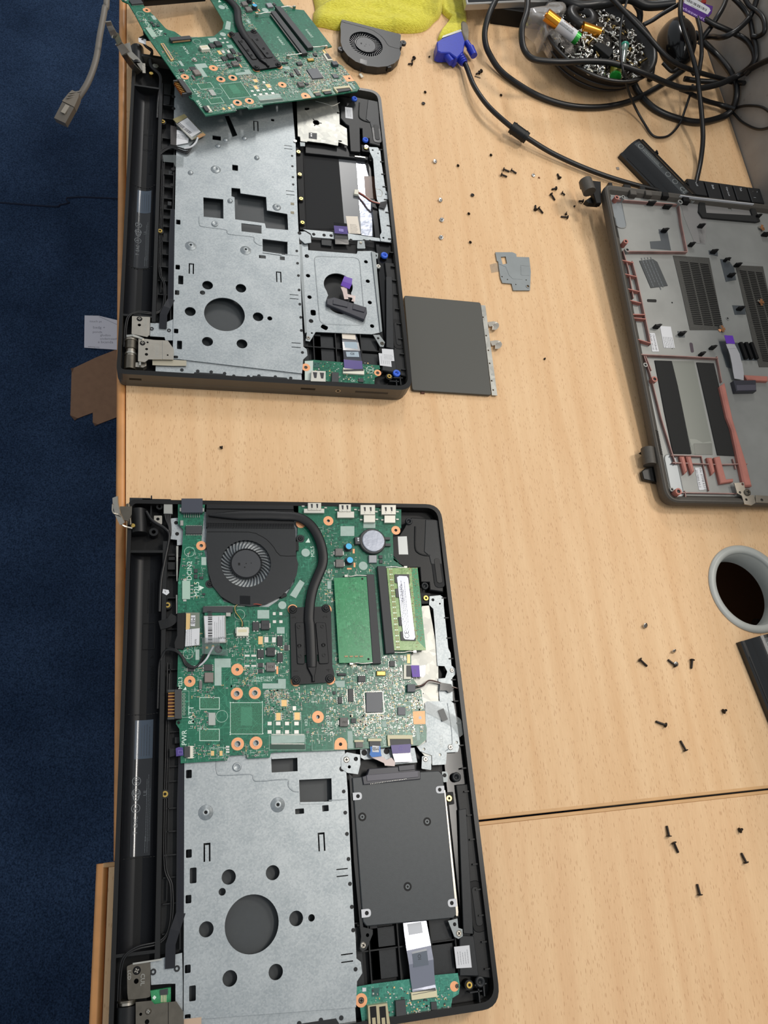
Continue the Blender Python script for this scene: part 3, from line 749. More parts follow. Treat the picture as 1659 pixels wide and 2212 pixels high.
def hinge_near(B, deep):
    """hinge plates at the near corner, folded flat"""
    z = 18.6
    mt = dark_nickel if deep else nickel
    mb = MB()
    if not deep:
        q = lambda p, zz=z: F1.q('c6', p, zz)
        mb.prism(rounded(q([(888, 130), (1112, 142), (1105, 360), (1075, 388), (882, 350)]), .8), z - 1, z, mt, holes=[circ(*F1.at('c6', 978, 240, z), 1.4, 14)])
        mb.screw(*F1.at('c6', 980, 165, z), z, 2.4, black_dark, nickel)
        c = F1.at('c6', 1055, 230, z); mb.text('LTDCP-R', c[0], c[1], z + .05, 3.4, tin, -PI/2)
    else:
        q = lambda p, zz=z: F2.q('c8', p, zz)
        mb.prism(rounded(q([(410, 262), (470, 235), (690, 215), (690, 625), (640, 640), (425, 665), (415, 580)]), 1), z - 1, z, mt, holes=[circ(*F2.at('c8', 522, 440, z), 1.5, 14)])
        mb.screw(*F2.at('c8', 528, 312, z), z, 2.5, black_dark, nickel)
        c = F2.at('c8', 600, 420, z); mb.text('CUL', c[0], c[1], z + .05, 3.6, tin, -PI/2); c = F2.at('c8', 440, 365, z); mb.text('LCD', c[0], c[1], z + .05, 2.8, tin, -PI/2)
        mb.ribbon([(*F2.at('c8', 480, 232, z + .4), z + .4), (*F2.at('c8', 830, 178, z), z)], 1.0, .3, tin)
    B(mb, 'hinge_plate')
    mb = MB()
    if not deep:
        z2 = 20.0
        mb.prism(rounded(F1.q('c6', [(968, 400), (1160, 425), (1330, 432), (1405, 540), (1400, 668), (1270, 665), (1090, 665), (1050, 698), (962, 688)], z2), .8), z2 - 1, z2, mt,
                 holes=[circ(*F1.at('c6', 1068, 538, z2), 1.2, 12), circ(*F1.at('c6', 1066, 603, z2), 1.4, 12), circ(*F1.at('c6', 1328, 612, z2), .8, 10), circ(*F1.at('c6', 1080, 455, z2), .9, 10)])
        mb.screw(*F1.at('c6', 1018, 465, z2), z2, 2.3, black_dark, nickel)
        c = F1.at('c6', 1195, 560, z2); mb.text('LTDCP-R', c[0], c[1], z2 + .05, 3.4, tin, -PI/2)
        p = F1.q('c6', [(1265, 440), (1265, 662)], z2); mb.tube([(*p[0], z2), (*p[1], z2)], .35, tin, 5, sub=1)
        mb.prism(F1.q('c6', [(850, 705), (1065, 700), (1065, 745), (1025, 765), (850, 752)], 17), 12, 17, mt)
    else:
        z2 = 20.0
        mb.prism(F2.q('c8', [(515, 690), (700, 672), (740, 715), (910, 690), (1000, 680), (1085, 810), (1090, 1000), (515, 1000)], z2), z2 - 1, z2, mt,
                 holes=[circ(*F2.at('c8', 650, 925, z2), 1.4, 12), circ(*F2.at('c8', 575, 835, z2), .9, 12)])
        mb.screw(*F2.at('c8', 665, 800, z2), z2, 1.9, mt, tin)
        p = F2.q('c8', [(905, 695), (905, 990)], z2); mb.tube([(*p[0], z2), (*p[1], z2)], .2, black_dark, 5, sub=1)
    B(mb, 'hinge_bracket')
    # hinge barrel lying along the rear edge
    mb = MB()
    def bar(y, r, m, L, x=10.5, z=14.5): mb.tube([(x, y, z), (x, y + L, z)], r, m, 16, sub=1)
    if deep:
        bar(-2, 6.8, black, 34); bar(32.5, 5.0, nickel, 1.6); bar(34.2, 6.2, dark_nickel, 1.2)
    else:
        bar(7, 5.2, dark_nickel, 13); bar(20, 4.2, nickel, 2.0); bar(22, 5.0, tin, 1.5); bar(23.5, 4.0, nickel, 4); bar(27.5, 5.0, dark_nickel, 8); bar(35.5, 5.6, nickel, 1.5)
        mb.ribbon([(7, 37.8, 19.2), (12, 38.4, 19.8), (17, 37.2, 19.4), (20.5, 35.6, 19.4)], 2.0, 1.2, tin)
        mb.ribbon([(18, 24, 18.8), (18.8, 17, 18.8), (18.6, 10, 18.2)], 1.6, 1.0, tin)
    B(mb, 'hinge_barrel')
    mb = MB()
    if deep:
        mb.prism(F2.q('c8', [(690, 200), (1070, 100), (1078, 480), (1075, 1000), (990, 1000), (990, 470), (905, 470), (700, 485)], 16.2), 15.2, 16.2, steel)
        for x, y in ((725, 328), (1008, 288)): c = F2.at('c8', x, y, 16.2); mb.ring(c[0], c[1], 16.2, 16.8, 1.9, .9, grey_plastic, 16)
        mb.prism(F2.q('c8', [(690, 555), (935, 515), (935, 710), (710, 715)], 16.6), 13, 16.6, pcb_light)
        mb.prism(F2.q('c8', [(805, 545), (900, 530), (898, 600), (808, 606)], 17.4), 16.6, 17.4, chip)
        for k in range(4): c = F2.at('c8', 822 + k*18, 645, 16.8); mb.box(c[0], c[1], 16.6, .5, 4.2, .3, cream_plug)
        c = F2.at('c8', 738, 636, 16.8); mb.box(c[0], c[1], 16.6, 1.8, 1.8, .1, silk, .8)
        mb.prism(F2.q('c8', [(1090, 895), (1300, 870), (1300, 1000), (1090, 1000)], ZP + .4), ZP, ZP + .3, M_('tan_tape', 'b39a84', .6))
    else:
        mb.prism(F1.q('c6', [(1115, 215), (1280, 220), (1395, 170), (1400, 430), (1300, 430), (1290, 390), (1110, 378)], 16.6), 15.6, 16.6, steel)
        for x, y in ((1132, 288), (1345, 308)): c = F1.at('c6', x, y, 16.6); mb.ring(c[0], c[1], 16.6, 17.0, 1.7, .8, grey_plastic, 16)
        mb.prism(F1.q('c6', [(1140, 672), (1420, 672), (1560, 680), (1560, 745), (1400, 745), (1140, 735)], ZP + .4), ZP, ZP + .4, M_('tan_tape_far', 'a09a88', .6))
    B(mb, 'corner_plate')

def ribs_label(B): pass
# ---------------------------------------------------------------- motherboard (one in each laptop; design axes = chassis axes)
ZB = 19.8
C0 = Vector((119.51020546284785, 221.24360496244307, 20.866666666666614))
RB = Matrix(((0.89878586556453, -0.4379281619836641, 0.020072189790406664), (0.4339592729478258, 0.8952648395472604, 0.10089705889154853), (-0.062155589322013524, -0.08197433752083584, 0.9946943704998289)))
MBD = Matrix.Translation(Vector((109.5789, 850.106, 33.7975))) @ RB.to_4x4() @ Matrix.Translation(-C0)
FB = Frame(MBD)                       # the loose motherboard leaning on the far laptop
smd_brown = M_('capacitor_tan', 'b08a64', .5); smd_gold = M_('pad_gold', 'd8b47c', .4, .4)
bga = M_('bare_chip_land', '2c6b50', .6, var=.55, vs=1600); bga2 = M_('bare_chip_land_pale', '3c7f62', .6, var=.4, vs=2200)
cap_blue = M_('capacitor_blue_top', '58b8e6', .25, .4)


def board_outline():
    o = F2.q('b1', [(612, 118), (808, 118)], ZB)
    o += FB.q('a1', [(590, 46), (650, 100), (712, 168)], ZB)
    o += FB.q('d1', [(790, 190), (870, 212), (950, 268), (1150, 279), (1340, 265), (1440, 180), (1455, 100), (1415, 20)], ZB)
    o += F2.q('b1', [(1475, 170), (1475, 110)], ZB)
    o += F2.q('b2', [(150, 115), (885, 168), (885, 300), (825, 350), (830, 530), (930, 600), (1000, 620)], ZB)
    o += F2.q('b4', [(1052, 175), (955, 190), (960, 370), (1030, 470), (1045, 600), (1060, 620), (1060, 710), (1068, 740), (1066, 820), (1018, 862), (500, 895), (400, 900), (0, 913)], ZB)
    o += F2.q('b3', [(1278, 918), (1270, 950), (1110, 958), (1100, 930), (975, 938), (965, 970), (632, 992), (622, 745), (598, 710), (600, 685), (640, 672), (640, 460), (606, 440), (612, 220)], ZB)
    o += F2.q('b1', [(610, 910), (612, 690), (640, 470), (650, 310), (612, 270)], ZB)
    return o


OCC = []
def build_board(root, parent, near):
    """parent gets the bare board; its components hang below it."""
    bd = MB()
    holes = []
    rings = [('d5', 228, 1040, 4.1, 1.3), ('d5', 815, 895, 4.5, 1.3), ('d6', 810, 105, 4.5, 2.1), ('d6', 1033, 97, 4.5, 2.1), ('d6', 820, 727, 4.6, 2.2), ('d6', 1047, 715, 4.6, 2.1),
             ('d7', 369, 822, 4.5, 1.4), ('d3', 370, 680, 3.9, 1.4), ('d4', 442, 352, 4.2, 1.3), ('d4', 1372, 482, 3.9, 1.3)]
    rc = [(*F2.at(s, x, y, ZB), ro, ri) for s, x, y, ro, ri in rings]
    for x, y, ro, ri in rc: holes.append(circ(x, y, ri, 18))
    bd.prism(board_outline(), ZB - 1.3, ZB, pcb, holes=holes)
    ox, oy = F2.at('b3', 616, 700, ZB); bd.cyl(ox, oy, ZB, ZB + .05, 1.1, black_dark, 12)
    def sq(m, sh, x0, y0, x1, y1, dz=.05, mat=None):
        m.prism(F2.q(sh, [(x0, y0), (x1, y0), (x1, y1), (x0, y1)], ZB + dz), ZB - .02, ZB + dz, mat or silk)
    # bare lands and painted outlines
    for sh, x0, y0, x1, y1 in (('d6', 348, 150, 598, 300), ('d6', 348, 540, 598, 690)):
        sq(bd, sh, x0, y0, x1, y1, .03, silk); sq(bd, sh, x0 + 7, y0 + 7, x1 - 7, y1 - 7, .05, bga)
    sq(bd, 'd6', 728, 213, 1130, 607, .03, silk); sq(bd, 'd6', 734, 219, 1124, 601, .05, bga); sq(bd, 'd6', 860, 270, 1000, 500, .07, bga2)
    for x, y in ((728, 215), (1124, 205), (728, 610), (1132, 598), (765, 215), (728, 585)): p = F2.at('d6', x, y, ZB); bd.cyl(*p, ZB, ZB + .08, .45, silk, 8)
    for sh, x, y, r in (('d6', 625, 385, 4.3), ('d3', 225, 755, 4.0), ('d5', 210, 700, 3.7), ('d5', 845, 215, 4.0)):
        p = F2.at(sh, x, y, ZB); bd.ring(p[0], p[1], ZB, ZB + .04, r, r - .18, silk, 28)
    for sh, P in (('d5', [(790, 295), (960, 295), (960, 480), (790, 480)]), ('d5', [(1135, 475), (1395, 475), (1395, 600), (1135, 600)]), ('d5', [(905, 668), (1050, 665), (1050, 778), (905, 780)]), ('d5', [(905, 795), (1050, 795), (1050, 900), (905, 905)]),
                  ('d6', [(130, 75), (218, 72), (218, 395), (130, 400)]), ('d6', [(1210, 620), (1655, 620), (1655, 800), (1210, 805)]), ('d7', [(300, 1030), (555, 1030), (555, 1218), (300, 1222)]), ('d6', [(485, 780), (645, 775), (645, 900), (485, 905)]),
                  ('d4', [(320, 1050), (490, 1050), (490, 1165), (330, 1165)]), ('d6', [(1265, 440), (1380, 440), (1380, 610), (1265, 610)]), ('d6', [(1490, 440), (1610, 440), (1610, 610), (1490, 610)])):
        q = F2.q(sh, P, ZB)
        for i in range(4): bd.tube([(*q[i], ZB), (*q[(i+1) % 4], ZB)], .1, silk, 4, sub=1, caps=False)
    # painted words
    for t, sh, x, y, s, a in (('DCIN2', 'b1', 693, 608, 5.2, PI/2), ('M2L5', 'b1', 745, 740, 5.4, PI/2), ('M2L5', 'b2', 248, 470, 4.2, PI/2), ('BATT', 'b3', 705, 645, 5.4, PI/2), ('PWR', 'b3', 656, 808, 5.0, PI/2), ('M2L3', 'b3', 628, 418, 4.0, PI/2),
                              ('FAN', 'b3', 1113, 110, 3.4, PI/2), ('ODD2', 'b4', 362, 712, 3.6, PI/2), ('KB2', 'b4', 203, 700, 3.0, PI/2), ('HDD', 'b4', 764, 832, 3.4, PI/2), ('X1801:24MHZ', 'b3', 1230, 378, 2.6, PI), ('X7901:27MHZ', 'b3', 1215, 398, 2.6, PI),
                              ('WLAN', 'd1', 1010, 0, 4.2, PI/2)):
        if t == 'WLAN':
            p = FB.at('d1', 1005, 435, ZB)
        else: p = F2.at(sh, x, y, ZB)
        bd.text(t, p[0], p[1], ZB + .06, s, silk, a)
    if not near:
        for t, x, y, s in (('DIMM B', 740, 48, 4.2), ('DIMM A', 606, 105, 4.2)):
            p = FB.at('px', *((668, 72) if 'B' in t else (606, 88)), ZB); bd.text(t, p[0], p[1], ZB + .06, s, silk, PI/2)
    for sh, P in (('b1', [(765, 712), (765, 748), (800, 728)]), ('b3', [(648, 466), (674, 466), (668, 442)]), ('b2', [(198, 405), (232, 405), (222, 372)])): bd.prism(F2.q(sh, P, ZB), ZB, ZB + .05, silk)
    board = bd.build('motherboard', parent, origin=None) if near else bd.build('circuit_board', parent)
    par = board if near else parent
    # copper rings round the screw holes
    for x, y, ro, ri in rc:
        mb = MB(); mb.ring(x, y, ZB - .02, ZB + .12, ro, ri, copper_pad, 28); OCC.append((x, y, ro, ro))
        if ri > 2: mb.ring(x, y, ZB, ZB + .5, ri + .12, ri - .3, tin, 20)
        mb.build('copper_ring', par)
    for sh, x, y in (('d7', 105, 395), ('d7', 515, 375), ('d5', 1500, 150), ('b2', 350, 885), ('b1', 1492, 268)):
        x, y = F2.at(sh, x, y, ZB); mb = MB(); mb.cyl(x, y, ZB, ZB + .12, 4.0, copper_pad, 24); mb.build('copper_ring', par); OCC.append((x, y, 4, 4))
    mb = MB(); c = F2.at('b4', 450, 855, ZB); P = F2.q('b4', [(406, 893), (406, 855), (412, 830), (430, 812), (452, 806), (474, 812), (490, 830), (497, 855), (496, 893)], ZB)
    mb.prism(P, ZB, ZB + .12, copper_pad); mb.cyl(c[0], c[1], ZB, ZB + .16, 1.3, black_dark, 14); mb.build('copper_pad', par)
    mb = MB(); c = F2.at('b4', 1020, 665, ZB); mb.prism(F2.q('b4', [(967, 620), (1054, 616), (1058, 710), (974, 712)], ZB), ZB, ZB + .12, copper_pad); mb.cyl(c[0], c[1], ZB, ZB + .16, 1.3, white if near else black_dark, 14); mb.build('copper_pad', par)
    OCC.append((*F2.at('b4', 1012, 665, ZB), 4.6, 4.6)); OCC.append((*F2.at('b4', 450, 855, ZB), 4.6, 4.6))

    def comp(name, sh, x0, y0, x1, y1, h, mat, legs=None, txt=None, bev=.15, label=None, pol=None, ta=PI, extra=None):
        q = F2.q(sh, pol or [(x0, y0), (x1, y0), (x1, y1), (x0, y1)], ZB + h)
        xs = [p[0] for p in q]; ys = [p[1] for p in q]; cx, cy = sum(xs)/len(xs), sum(ys)/len(ys); W, H = max(xs)-min(xs), max(ys)-min(ys)
        OCC.append((cx, cy, W/2, H/2)); mb = MB(); mb.prism(q, ZB, ZB + h, mat, bev=bev if h > .4 else 0)
        if legs:
            ax, n, lm = legs
            for k in range(n):
                t = (k + .5)/n
                if 'x' in ax:
                    for s in (-1, 1): mb.box(cx + s*(W/2 + .35), min(ys) + t*H, ZB, .9, H/n*.5, .35, lm)
                if 'y' in ax:
                    for s in (-1, 1): mb.box(min(xs) + t*W, cy + s*(H/2 + .35), ZB, W/n*.5, .9, .35, lm)
        if txt: mb.text(txt, cx, cy, ZB + h + .03, min(W, H)*.38, M_('chip_print', '1c1c1c', .6), ta)
        if extra: extra(mb, cx, cy, W, H)
        return mb.build(name, par, label=label)
    C = comp
    # jacks along the far edge
    C('network_jack', 'd3', 125, 95, 388, 270, 4.0, M_('jack_plastic', '3c3f4a', .35), extra=lambda m, x, y, W, H: [m.box(x - 6 + k*1.7, y - H/2 - 1.2, ZB, .4, 3.2, .9, tin) for k in range(8)] + [m.box(x + s*(W/2 + .6), y - 3, ZB, 1.2, 3, 2.4, tin) for s in (-1, 1)])
    def jack(mm, sh, top, body, wings):
        mb = MB()
        mb.prism(F2.q(sh, [(top[0], top[1]), (top[2], top[1]), (top[2], top[3]), (top[0], top[3])], ZB + 3.6), ZB, ZB + 3.6, mm, bev=.2)
        mb.prism(F2.q(sh, [(body[0], body[1]), (body[2], body[1]), (body[2], body[3]), (body[0], body[3])], ZB + 2.8), ZB, ZB + 2.8, mm, bev=.2)
        for x, y in wings: c = F2.at(sh, x, y, ZB + .8); mb.box(c[0], c[1], ZB, 2.2, 1.2, .8, tin)
        for f in (.3, .7):
            c = F2.at(sh, top[0] + (top[2]-top[0])*f, (top[1] + top[3])/2, ZB + 3.6); mb.prism([(c[0]-.9, c[1]+2.4), (c[0]+.9, c[1]+2.4), (c[0]+.5, c[1]-2), (c[0]-.5, c[1]-2)], ZB + 3.6, ZB + 3.65, inkm)
            mb.cyl(c[0], c[1] - 2.2, ZB + 3.6, ZB + 3.9, .8, mm, 10)
        c = F2.at(sh, (body[0]+body[2])/2, (body[1]+body[3])/2, ZB + 2.8); OCC.append((c[0], c[1], 8, 9))
        return mb
    wj = M_('jack_steel', 'd2cfc4', .3, .75)
    jack(wj, 'd4', (160, 102, 345, 205), (105, 182, 388, 243), ((95, 150), (405, 170))).build('video_jack', par)
    jack(wj, 'd4', (590, 122, 755, 225), (565, 222, 800, 308), ((550, 200), (815, 195))).build('display_jack', par)
    jack(wj, 'd4', (885, 132, 1088, 265), (930, 270, 1090, 372), ((870, 205), (895, 335), (1105, 225), (1112, 330))).build('data_jack', par)
    jack(wj, 'd4', (1175, 132, 1375, 265), (1215, 275, 1368, 378), ((1160, 205), (1190, 338), (1395, 225), (1395, 330))).build('data_jack', par)
    C('network_chip', 'd3', 178, 432, 382, 532, 1.6, chip, ('y', 10, solder))
    C('connector', 'd3', 135, 1112, 234, 1340, .9, M_('pale_land', '9db8a8', .6), bev=0, extra=lambda m, x, y, W, H: [m.box(x + W/2 + 1.2, y - H/2 + 2 + k*3, ZB, 2.0, .7, .35, solder) for k in range(4)] + [m.box(x - 1, y + s*(H/2 + .8), ZB, 2.4, 1.4, .3, solder) for s in (-1, 1)])
    C('capacitor', 'd3', 110, 365, 150, 430, 1.0, tin)
    for i, (y0) in enumerate((965, 1035)): C('transistor', 'd3', 282, y0, 325, y0 + 48, .9, chip)
    C('transistor', 'd3', 352, 1060, 396, 1092, .9, chip); C('transistor', 'd3', 385, 1265, 420, 1290, .8, chip)
    # round capacitors, coils and coin cell near the jacks
    for x, y in ((725, 702), (742, 890)):
        c = F2.at('d4', x, y, ZB + 4); mb = MB(); mb.cyl(c[0], c[1], ZB, ZB + 4, 3.0, chip, 24, bev=.3); mb.cyl(c[0], c[1], ZB + 3.9, ZB + 4.1, 2.55, cap_blue, 24); mb.box(c[0] - .3, c[1] - .2, ZB, 6.2, 6.2, .5, chip); OCC.append((c[0], c[1], 3.5, 3.5)); mb.build('round_capacitor', par)
    for r in ((538, 730, 645, 832), (545, 880, 658, 988)): C('coil', 'd4', *r, 2.6, chip_grey, ('x', 1, solder), bev=.4)
    C('coil', 'd4', 1000, 822, 1112, 930, 2.2, M_('coil_pale', '8a8c90', .4, .3), bev=.4); C('transistor', 'd4', 1140, 825, 1190, 870, 1, chip); C('transistor', 'd4', 1145, 890, 1192, 935, 1, chip)
    for r in ((778, 738, 805, 800), (790, 928, 815, 990), (700, 1000, 763, 1022)): C('copper_strip', 'd4', *r, .15, copper_pad, bev=0)
    if near:
        c = F2.at('d4', 1058, 622, ZB + 4.5); mb = MB()
        mb.cyl(c[0], c[1], ZB, ZB + 3.4, 11.3, chip, 40, bev=.6); mb.box(c[0] - 12, c[1] + .5, ZB, 6, 6.5, 3, chip, bev=.3); mb.box(c[0] + 12.5, c[1] + 2.6, ZB, 6, 2.2, 2.6, chip); mb.box(c[0] + 12.5, c[1] - 3, ZB, 6, 2.2, 2.6, chip)
        hd = mb.build('coin_cell_holder', par); mb = MB()
        mb.cyl(c[0] + .6, c[1], ZB + 3.3, ZB + 4.4, 9.6, M_('coin_cell_steel', 'c9ccd6', .22, .95, bmp=.15, bs=300), 48, bev=.5)
        for t, dx, s in (('DBV', -5.2, 5.0), ('CR2032', 0, 2.4), ('3V', 3.2, 2.4)): mb.text(t, c[0] + dx, c[1], ZB + 4.43, s, M_('engraving', '8f93a0', .4, .6), -PI/2)
        mb.box(c[0] - 12.2, c[1] + .5, ZB + 3, 1.4, 1.2, .3, white); mb.box(c[0] - 12.2, c[1] + 2.2, ZB + 3, 1.4, 1.2, .3, white); mb.build('coin_cell', par, label='round silver coin cell'); OCC.append((c[0], c[1], 12, 12))
    for sh, x, y, r in (('d4', 922, 972, 3.7), ('d4', 130, 790, 3.5), ('d3', 1372, 1415, 3.2)):
        p = F2.at(sh, x, y, ZB); mb = MB(); mb.cyl(p[0], p[1], ZB, ZB + .1, r, grey_pad, 28); mb.build('grey_pad', par); OCC.append((*p, r, r))
    for sh, P in (('d4', [(610, 425), (800, 425), (800, 560), (610, 560)]), ('d4', [(925, 385), (1090, 385), (1090, 450), (925, 450)]), ('d3', [(372, 820), (432, 820), (432, 920), (372, 920)]), ('d3', [(1065, 1475), (1210, 1475), (1210, 1580), (1065, 1580)]),
                  ('d3', [(1590, 1100), (1648, 1140), (1540, 1330), (1465, 1290)]), ('d5', [(535, 758), (735, 758), (735, 868), (620, 868), (620, 1092), (535, 1092)]), ('d5', [(300, 645), (347, 645), (347, 775), (300, 775)]),
                  ('d5', [(1305, 370), (1400, 370), (1400, 450), (1305, 450)]), ('d5', [(1320, 1010), (1415, 1010), (1415, 1130), (1128, 1130), (1128, 1065), (1320, 1065)]), ('d7', [(560, 392), (690, 390), (690, 465), (600, 465)]),
                  ('d7', [(722, 990), (780, 990), (795, 1198), (728, 1200)]), ('d7', [(1135, 875), (1190, 870), (1190, 940), (1140, 942)]), ('d7', [(1538, 950), (1575, 950), (1590, 1100), (1550, 1105)]), ('b3', [(1280, 795), (1522, 790), (1520, 842), (1280, 848)]), ('d4', [(428, 1182), (485, 1182), (480, 1290), (430, 1290)])):
        q = F2.q(sh, P, ZB + .1); mb = MB(); mb.prism(q, ZB, ZB + .12, grey_pad); mb.build('grey_pad', par)
        OCC.append((sum(p[0] for p in q)/len(q), sum(p[1] for p in q)/len(q), (max(p[0] for p in q)-min(p[0] for p in q))/2, (max(p[1] for p in q)-min(p[1] for p in q))/2))
    # power stage
    for r, t in (((1110, 285, 1215, 400), 'R15'), ((1180, 620, 1282, 728), 'R15')): C('coil', 'd5', *r, 2.6, chip_dark, ('x', 1, solder), t, .4)
    C('coil', 'd5', 1175, 805, 1285, 915, 2.4, chip_grey, ('x', 1, solder), 'R20', .4); C('coil', 'd5', 410, 930, 522, 1052, 2.4, M_('coil_brown', '7a706a', .5), None, None, .4)
    for r in ((1005, 305, 1085, 408), (1065, 650, 1145, 748), (1310, 480, 1376, 600), (1310, 690, 1378, 798)): C('power_chip', 'd5', *r, 1.2, chip_dark, ('y', 2, solder))
    for r in ((1075, 812, 1133, 865), (1075, 888, 1130, 935), (405, 830, 508, 910), (205, 850, 280, 915), (1400, 590, 1450, 655)): C('chip', 'd5', *r, 1.0, chip, ('x', 4, solder))
    C('crystal', 'd5', 343, 1035, 382, 1130, 1.2, chip_grey, ('y', 1, tin)); C('copper_strip', 'd5', 1298, 855, 1322, 950, .15, copper_pad, bev=0)
    for r in ((905, 710, 968, 735), (988, 710, 1050, 735), (905, 838, 968, 860), (988, 838, 1050, 860), (1255, 185, 1290, 222), (1335, 185, 1372, 222), (1255, 285, 1295, 320), (1335, 285, 1375, 320), (1150, 490, 1200, 560), (1245, 495, 1292, 560)): C('solder_pad', 'd5', *r, .2, solder, bev=0)
    C('solder_pad', 'd5', 1075, 485, 1130, 582, .3, smd_gold, bev=0)
    C('fan_socket', 'd5', 805, 372, 955, 478, 3.0, white_plug, ('y', 4, solder), extra=lambda m, x, y, W, H: [m.box(x, y + .6, ZB + 3, W*.7, H*.3, .05, cream_plug), m.box(x + W/2, y + 1, ZB, 1.2, 4, 2, tin), m.box(x - W/2, y + 1, ZB, 1.2, 4, 2, tin)])
    C('card_slot', 'd5', 390, 112, 760, 190, 3.4, chip, None, None, .2, extra=lambda m, x, y, W, H: [m.box(x - W/2 + 2 + k*.9, y + H/2 + .4, ZB, .35, 1.0, .3, solder) for k in range(34)] + ([m.box(x, y - H/2 - .05, ZB + .8, W*.86, .2, 1.4, smd_brown)] if not near else []))
    # chip-less lands and their pads
    C('grey_block', 'd6', 460, 340, 546, 495, .8, M_('block_grey', 'a5aaa4', .5), bev=.1)
    for r in ((490, 812, 530, 872), (597, 812, 633, 872)): C('solder_pad', 'd6', *r, .2, smd_gold, bev=0)
    for r in ((675, 750, 718, 775), (675, 785, 718, 805), (675, 815, 718, 838)): C('solder_pad', 'd6', *r, .2, solder, bev=0)
    for r in ((1295, 342, 1352, 435), (1522, 337, 1590, 430), (1362, 182, 1428, 262)): C('bare_land', 'd6', *r, .12, smd_gold, ('x', 5, solder), bev=0)
    for y0, y1 in ((452, 496), (556, 600)):
        for x0, x1 in ((1190, 1240), (1293, 1350), (1405, 1455), (1520, 1575)): C('solder_pad', 'd6', x0, y0, x1, y1, .2, solder, bev=0)
    C('solder_pad', 'd6', 1500, 260, 1542, 312, .2, solder, bev=0)
    C('dark_land', 'b3', 1272, 852, 1528, 890, .04, M_('dark_green_land', '0f3d2e', .4), bev=0)
    for k in range(48):
        pass
    mb = MB()
    for y in (786, 852):
        for k in range(46): c = F2.at('b3', 1284 + k*5.15, y, ZB); mb.box(c[0], c[1], ZB, .28, .9, .12, solder)
    mb.build('contact_row', par)
    # battery connector with gold blades
    C('battery_socket', 'b3', 588, 462, 638, 672, 3.2, chip, extra=lambda m, x, y, W, H: [m.box(x - W/2 - 2.2, y + s*(H/2 - .8), ZB - 1, 5, 1.6, 3.6, chip) for s in (-1, 1)] + [m.prism(rect(x - W/2 - 4.6, y - H/2 + 1, x - W/2, y + H/2 - 1), ZB - 1.2, ZB - .4, M_('socket_amber', '5a2a14', .4))] + [m.box(x - W/2 - 2.2, y - H/2 + 2.3 + k*(H - 4.6)/7, ZB - .4, 4.6, .55, 2.0, gold) for k in range(8)])
    mb = MB()
    for k in range(7): c = F2.at('b3', 655, 497 + k*23.5, ZB); mb.ring(c[0], c[1], ZB, ZB + .15, 1.05, .5, M_('via_metal', '8a9a8c', .35, .7), 12)
    mb.build('through_holes', par)
    C('power_button_socket', 'd6', 205, 750, 268, 905, 1.6, white_plug, ('x', 6, solder)); C('socket_latch', 'd6', 160, 755, 232, 890, 2.0, chip)
    # controller area
    C('chip', 'd7', 850, 330, 938, 404, 1.6, chip, ('y', 4, solder)); C('chip', 'd7', 612, 582, 660, 660, 1.5, chip, ('x', 4, solder)); C('chip', 'd7', 733, 487, 793, 636, 1.2, chip, ('x', 16, tin))
    C('controller_chip', 'd7', 945, 527, 1142, 768, 1.4, M_('controller_epoxy', '54575c', .4), ('xy', 30, tin), bev=.2, extra=lambda m, x, y, W, H: m.cyl(x + W/2 - 2.2, y - H/2 + 2.6, ZB + 1.4, ZB + 1.42, .8, chip_grey, 12))
    C('chip', 'd7', 1325, 705, 1415, 800, 1.1, M_('controller_epoxy', '54575c', .4)); C('chip', 'd7', 1227, 152, 1290, 218, 1.4, chip, ('x', 4, solder))
    C('coil', 'd7', 632, 830, 730, 935, 2.4, chip_grey, ('x', 1, solder), '1R0', .3, ta=0); C('chip', 'd7', 765, 840, 825, 895, 1.0, chip); C('chip', 'd7', 548, 515, 582, 552, .9, chip)
    C('crystal', 'd7', 605, 300, 705, 330, 1.4, chip_dark, bev=.3); C('contact_spring', 'd7', 1070, 272, 1180, 330, 1.6, M_('spring_gold', 'a88a50', .3, .9), bev=.5)
    for r in ((1015, 720, 1050, 745), (470, 1180, 500, 1210)): pass
    C('drive_socket', 'd7', 1200, 1038, 1500, 1085, 2.0, cream_plug, extra=lambda m, x, y, W, H: [m.box(x, y - 3, ZB, W*.92, 5, 1.3, chip), m.box(x - W/2 + 1, y - 3, ZB, 1.6, 6, 1.9, cream_plug), m.box(x + W/2 - 1, y - 3, ZB, 1.6, 6, 1.9, cream_plug)])
    C('ribbon_socket', 'd7', 970, 1080, 1130, 1112, 1.8, cream_plug, extra=lambda m, x, y, W, H: [m.box(x, y - 2.6, ZB, W*.8, 4, 1.3, chip)]); C('ribbon_socket', 'd7', 805, 1098, 915, 1122, 1.6, cream_plug, extra=lambda m, x, y, W, H: [m.box(x, y - 2.6, ZB, W*.8, 4, 1.3, chip_grey)])
    C('ribbon_socket', 'd7', 1395, 195, 1482, 370, 1.8, white_plug, ('x', 11, solder)); C('socket_latch', 'd7', 1428, 208, 1485, 340, 2.2, chip); C('speaker_socket', 'd7', 1440, 432, 1535, 522, 3.4, M_('socket_slate', '3a4048', .4))
    C('grille_land', 'd7', 1435, 75, 1470, 180, .3, smd_gold, bev=0)
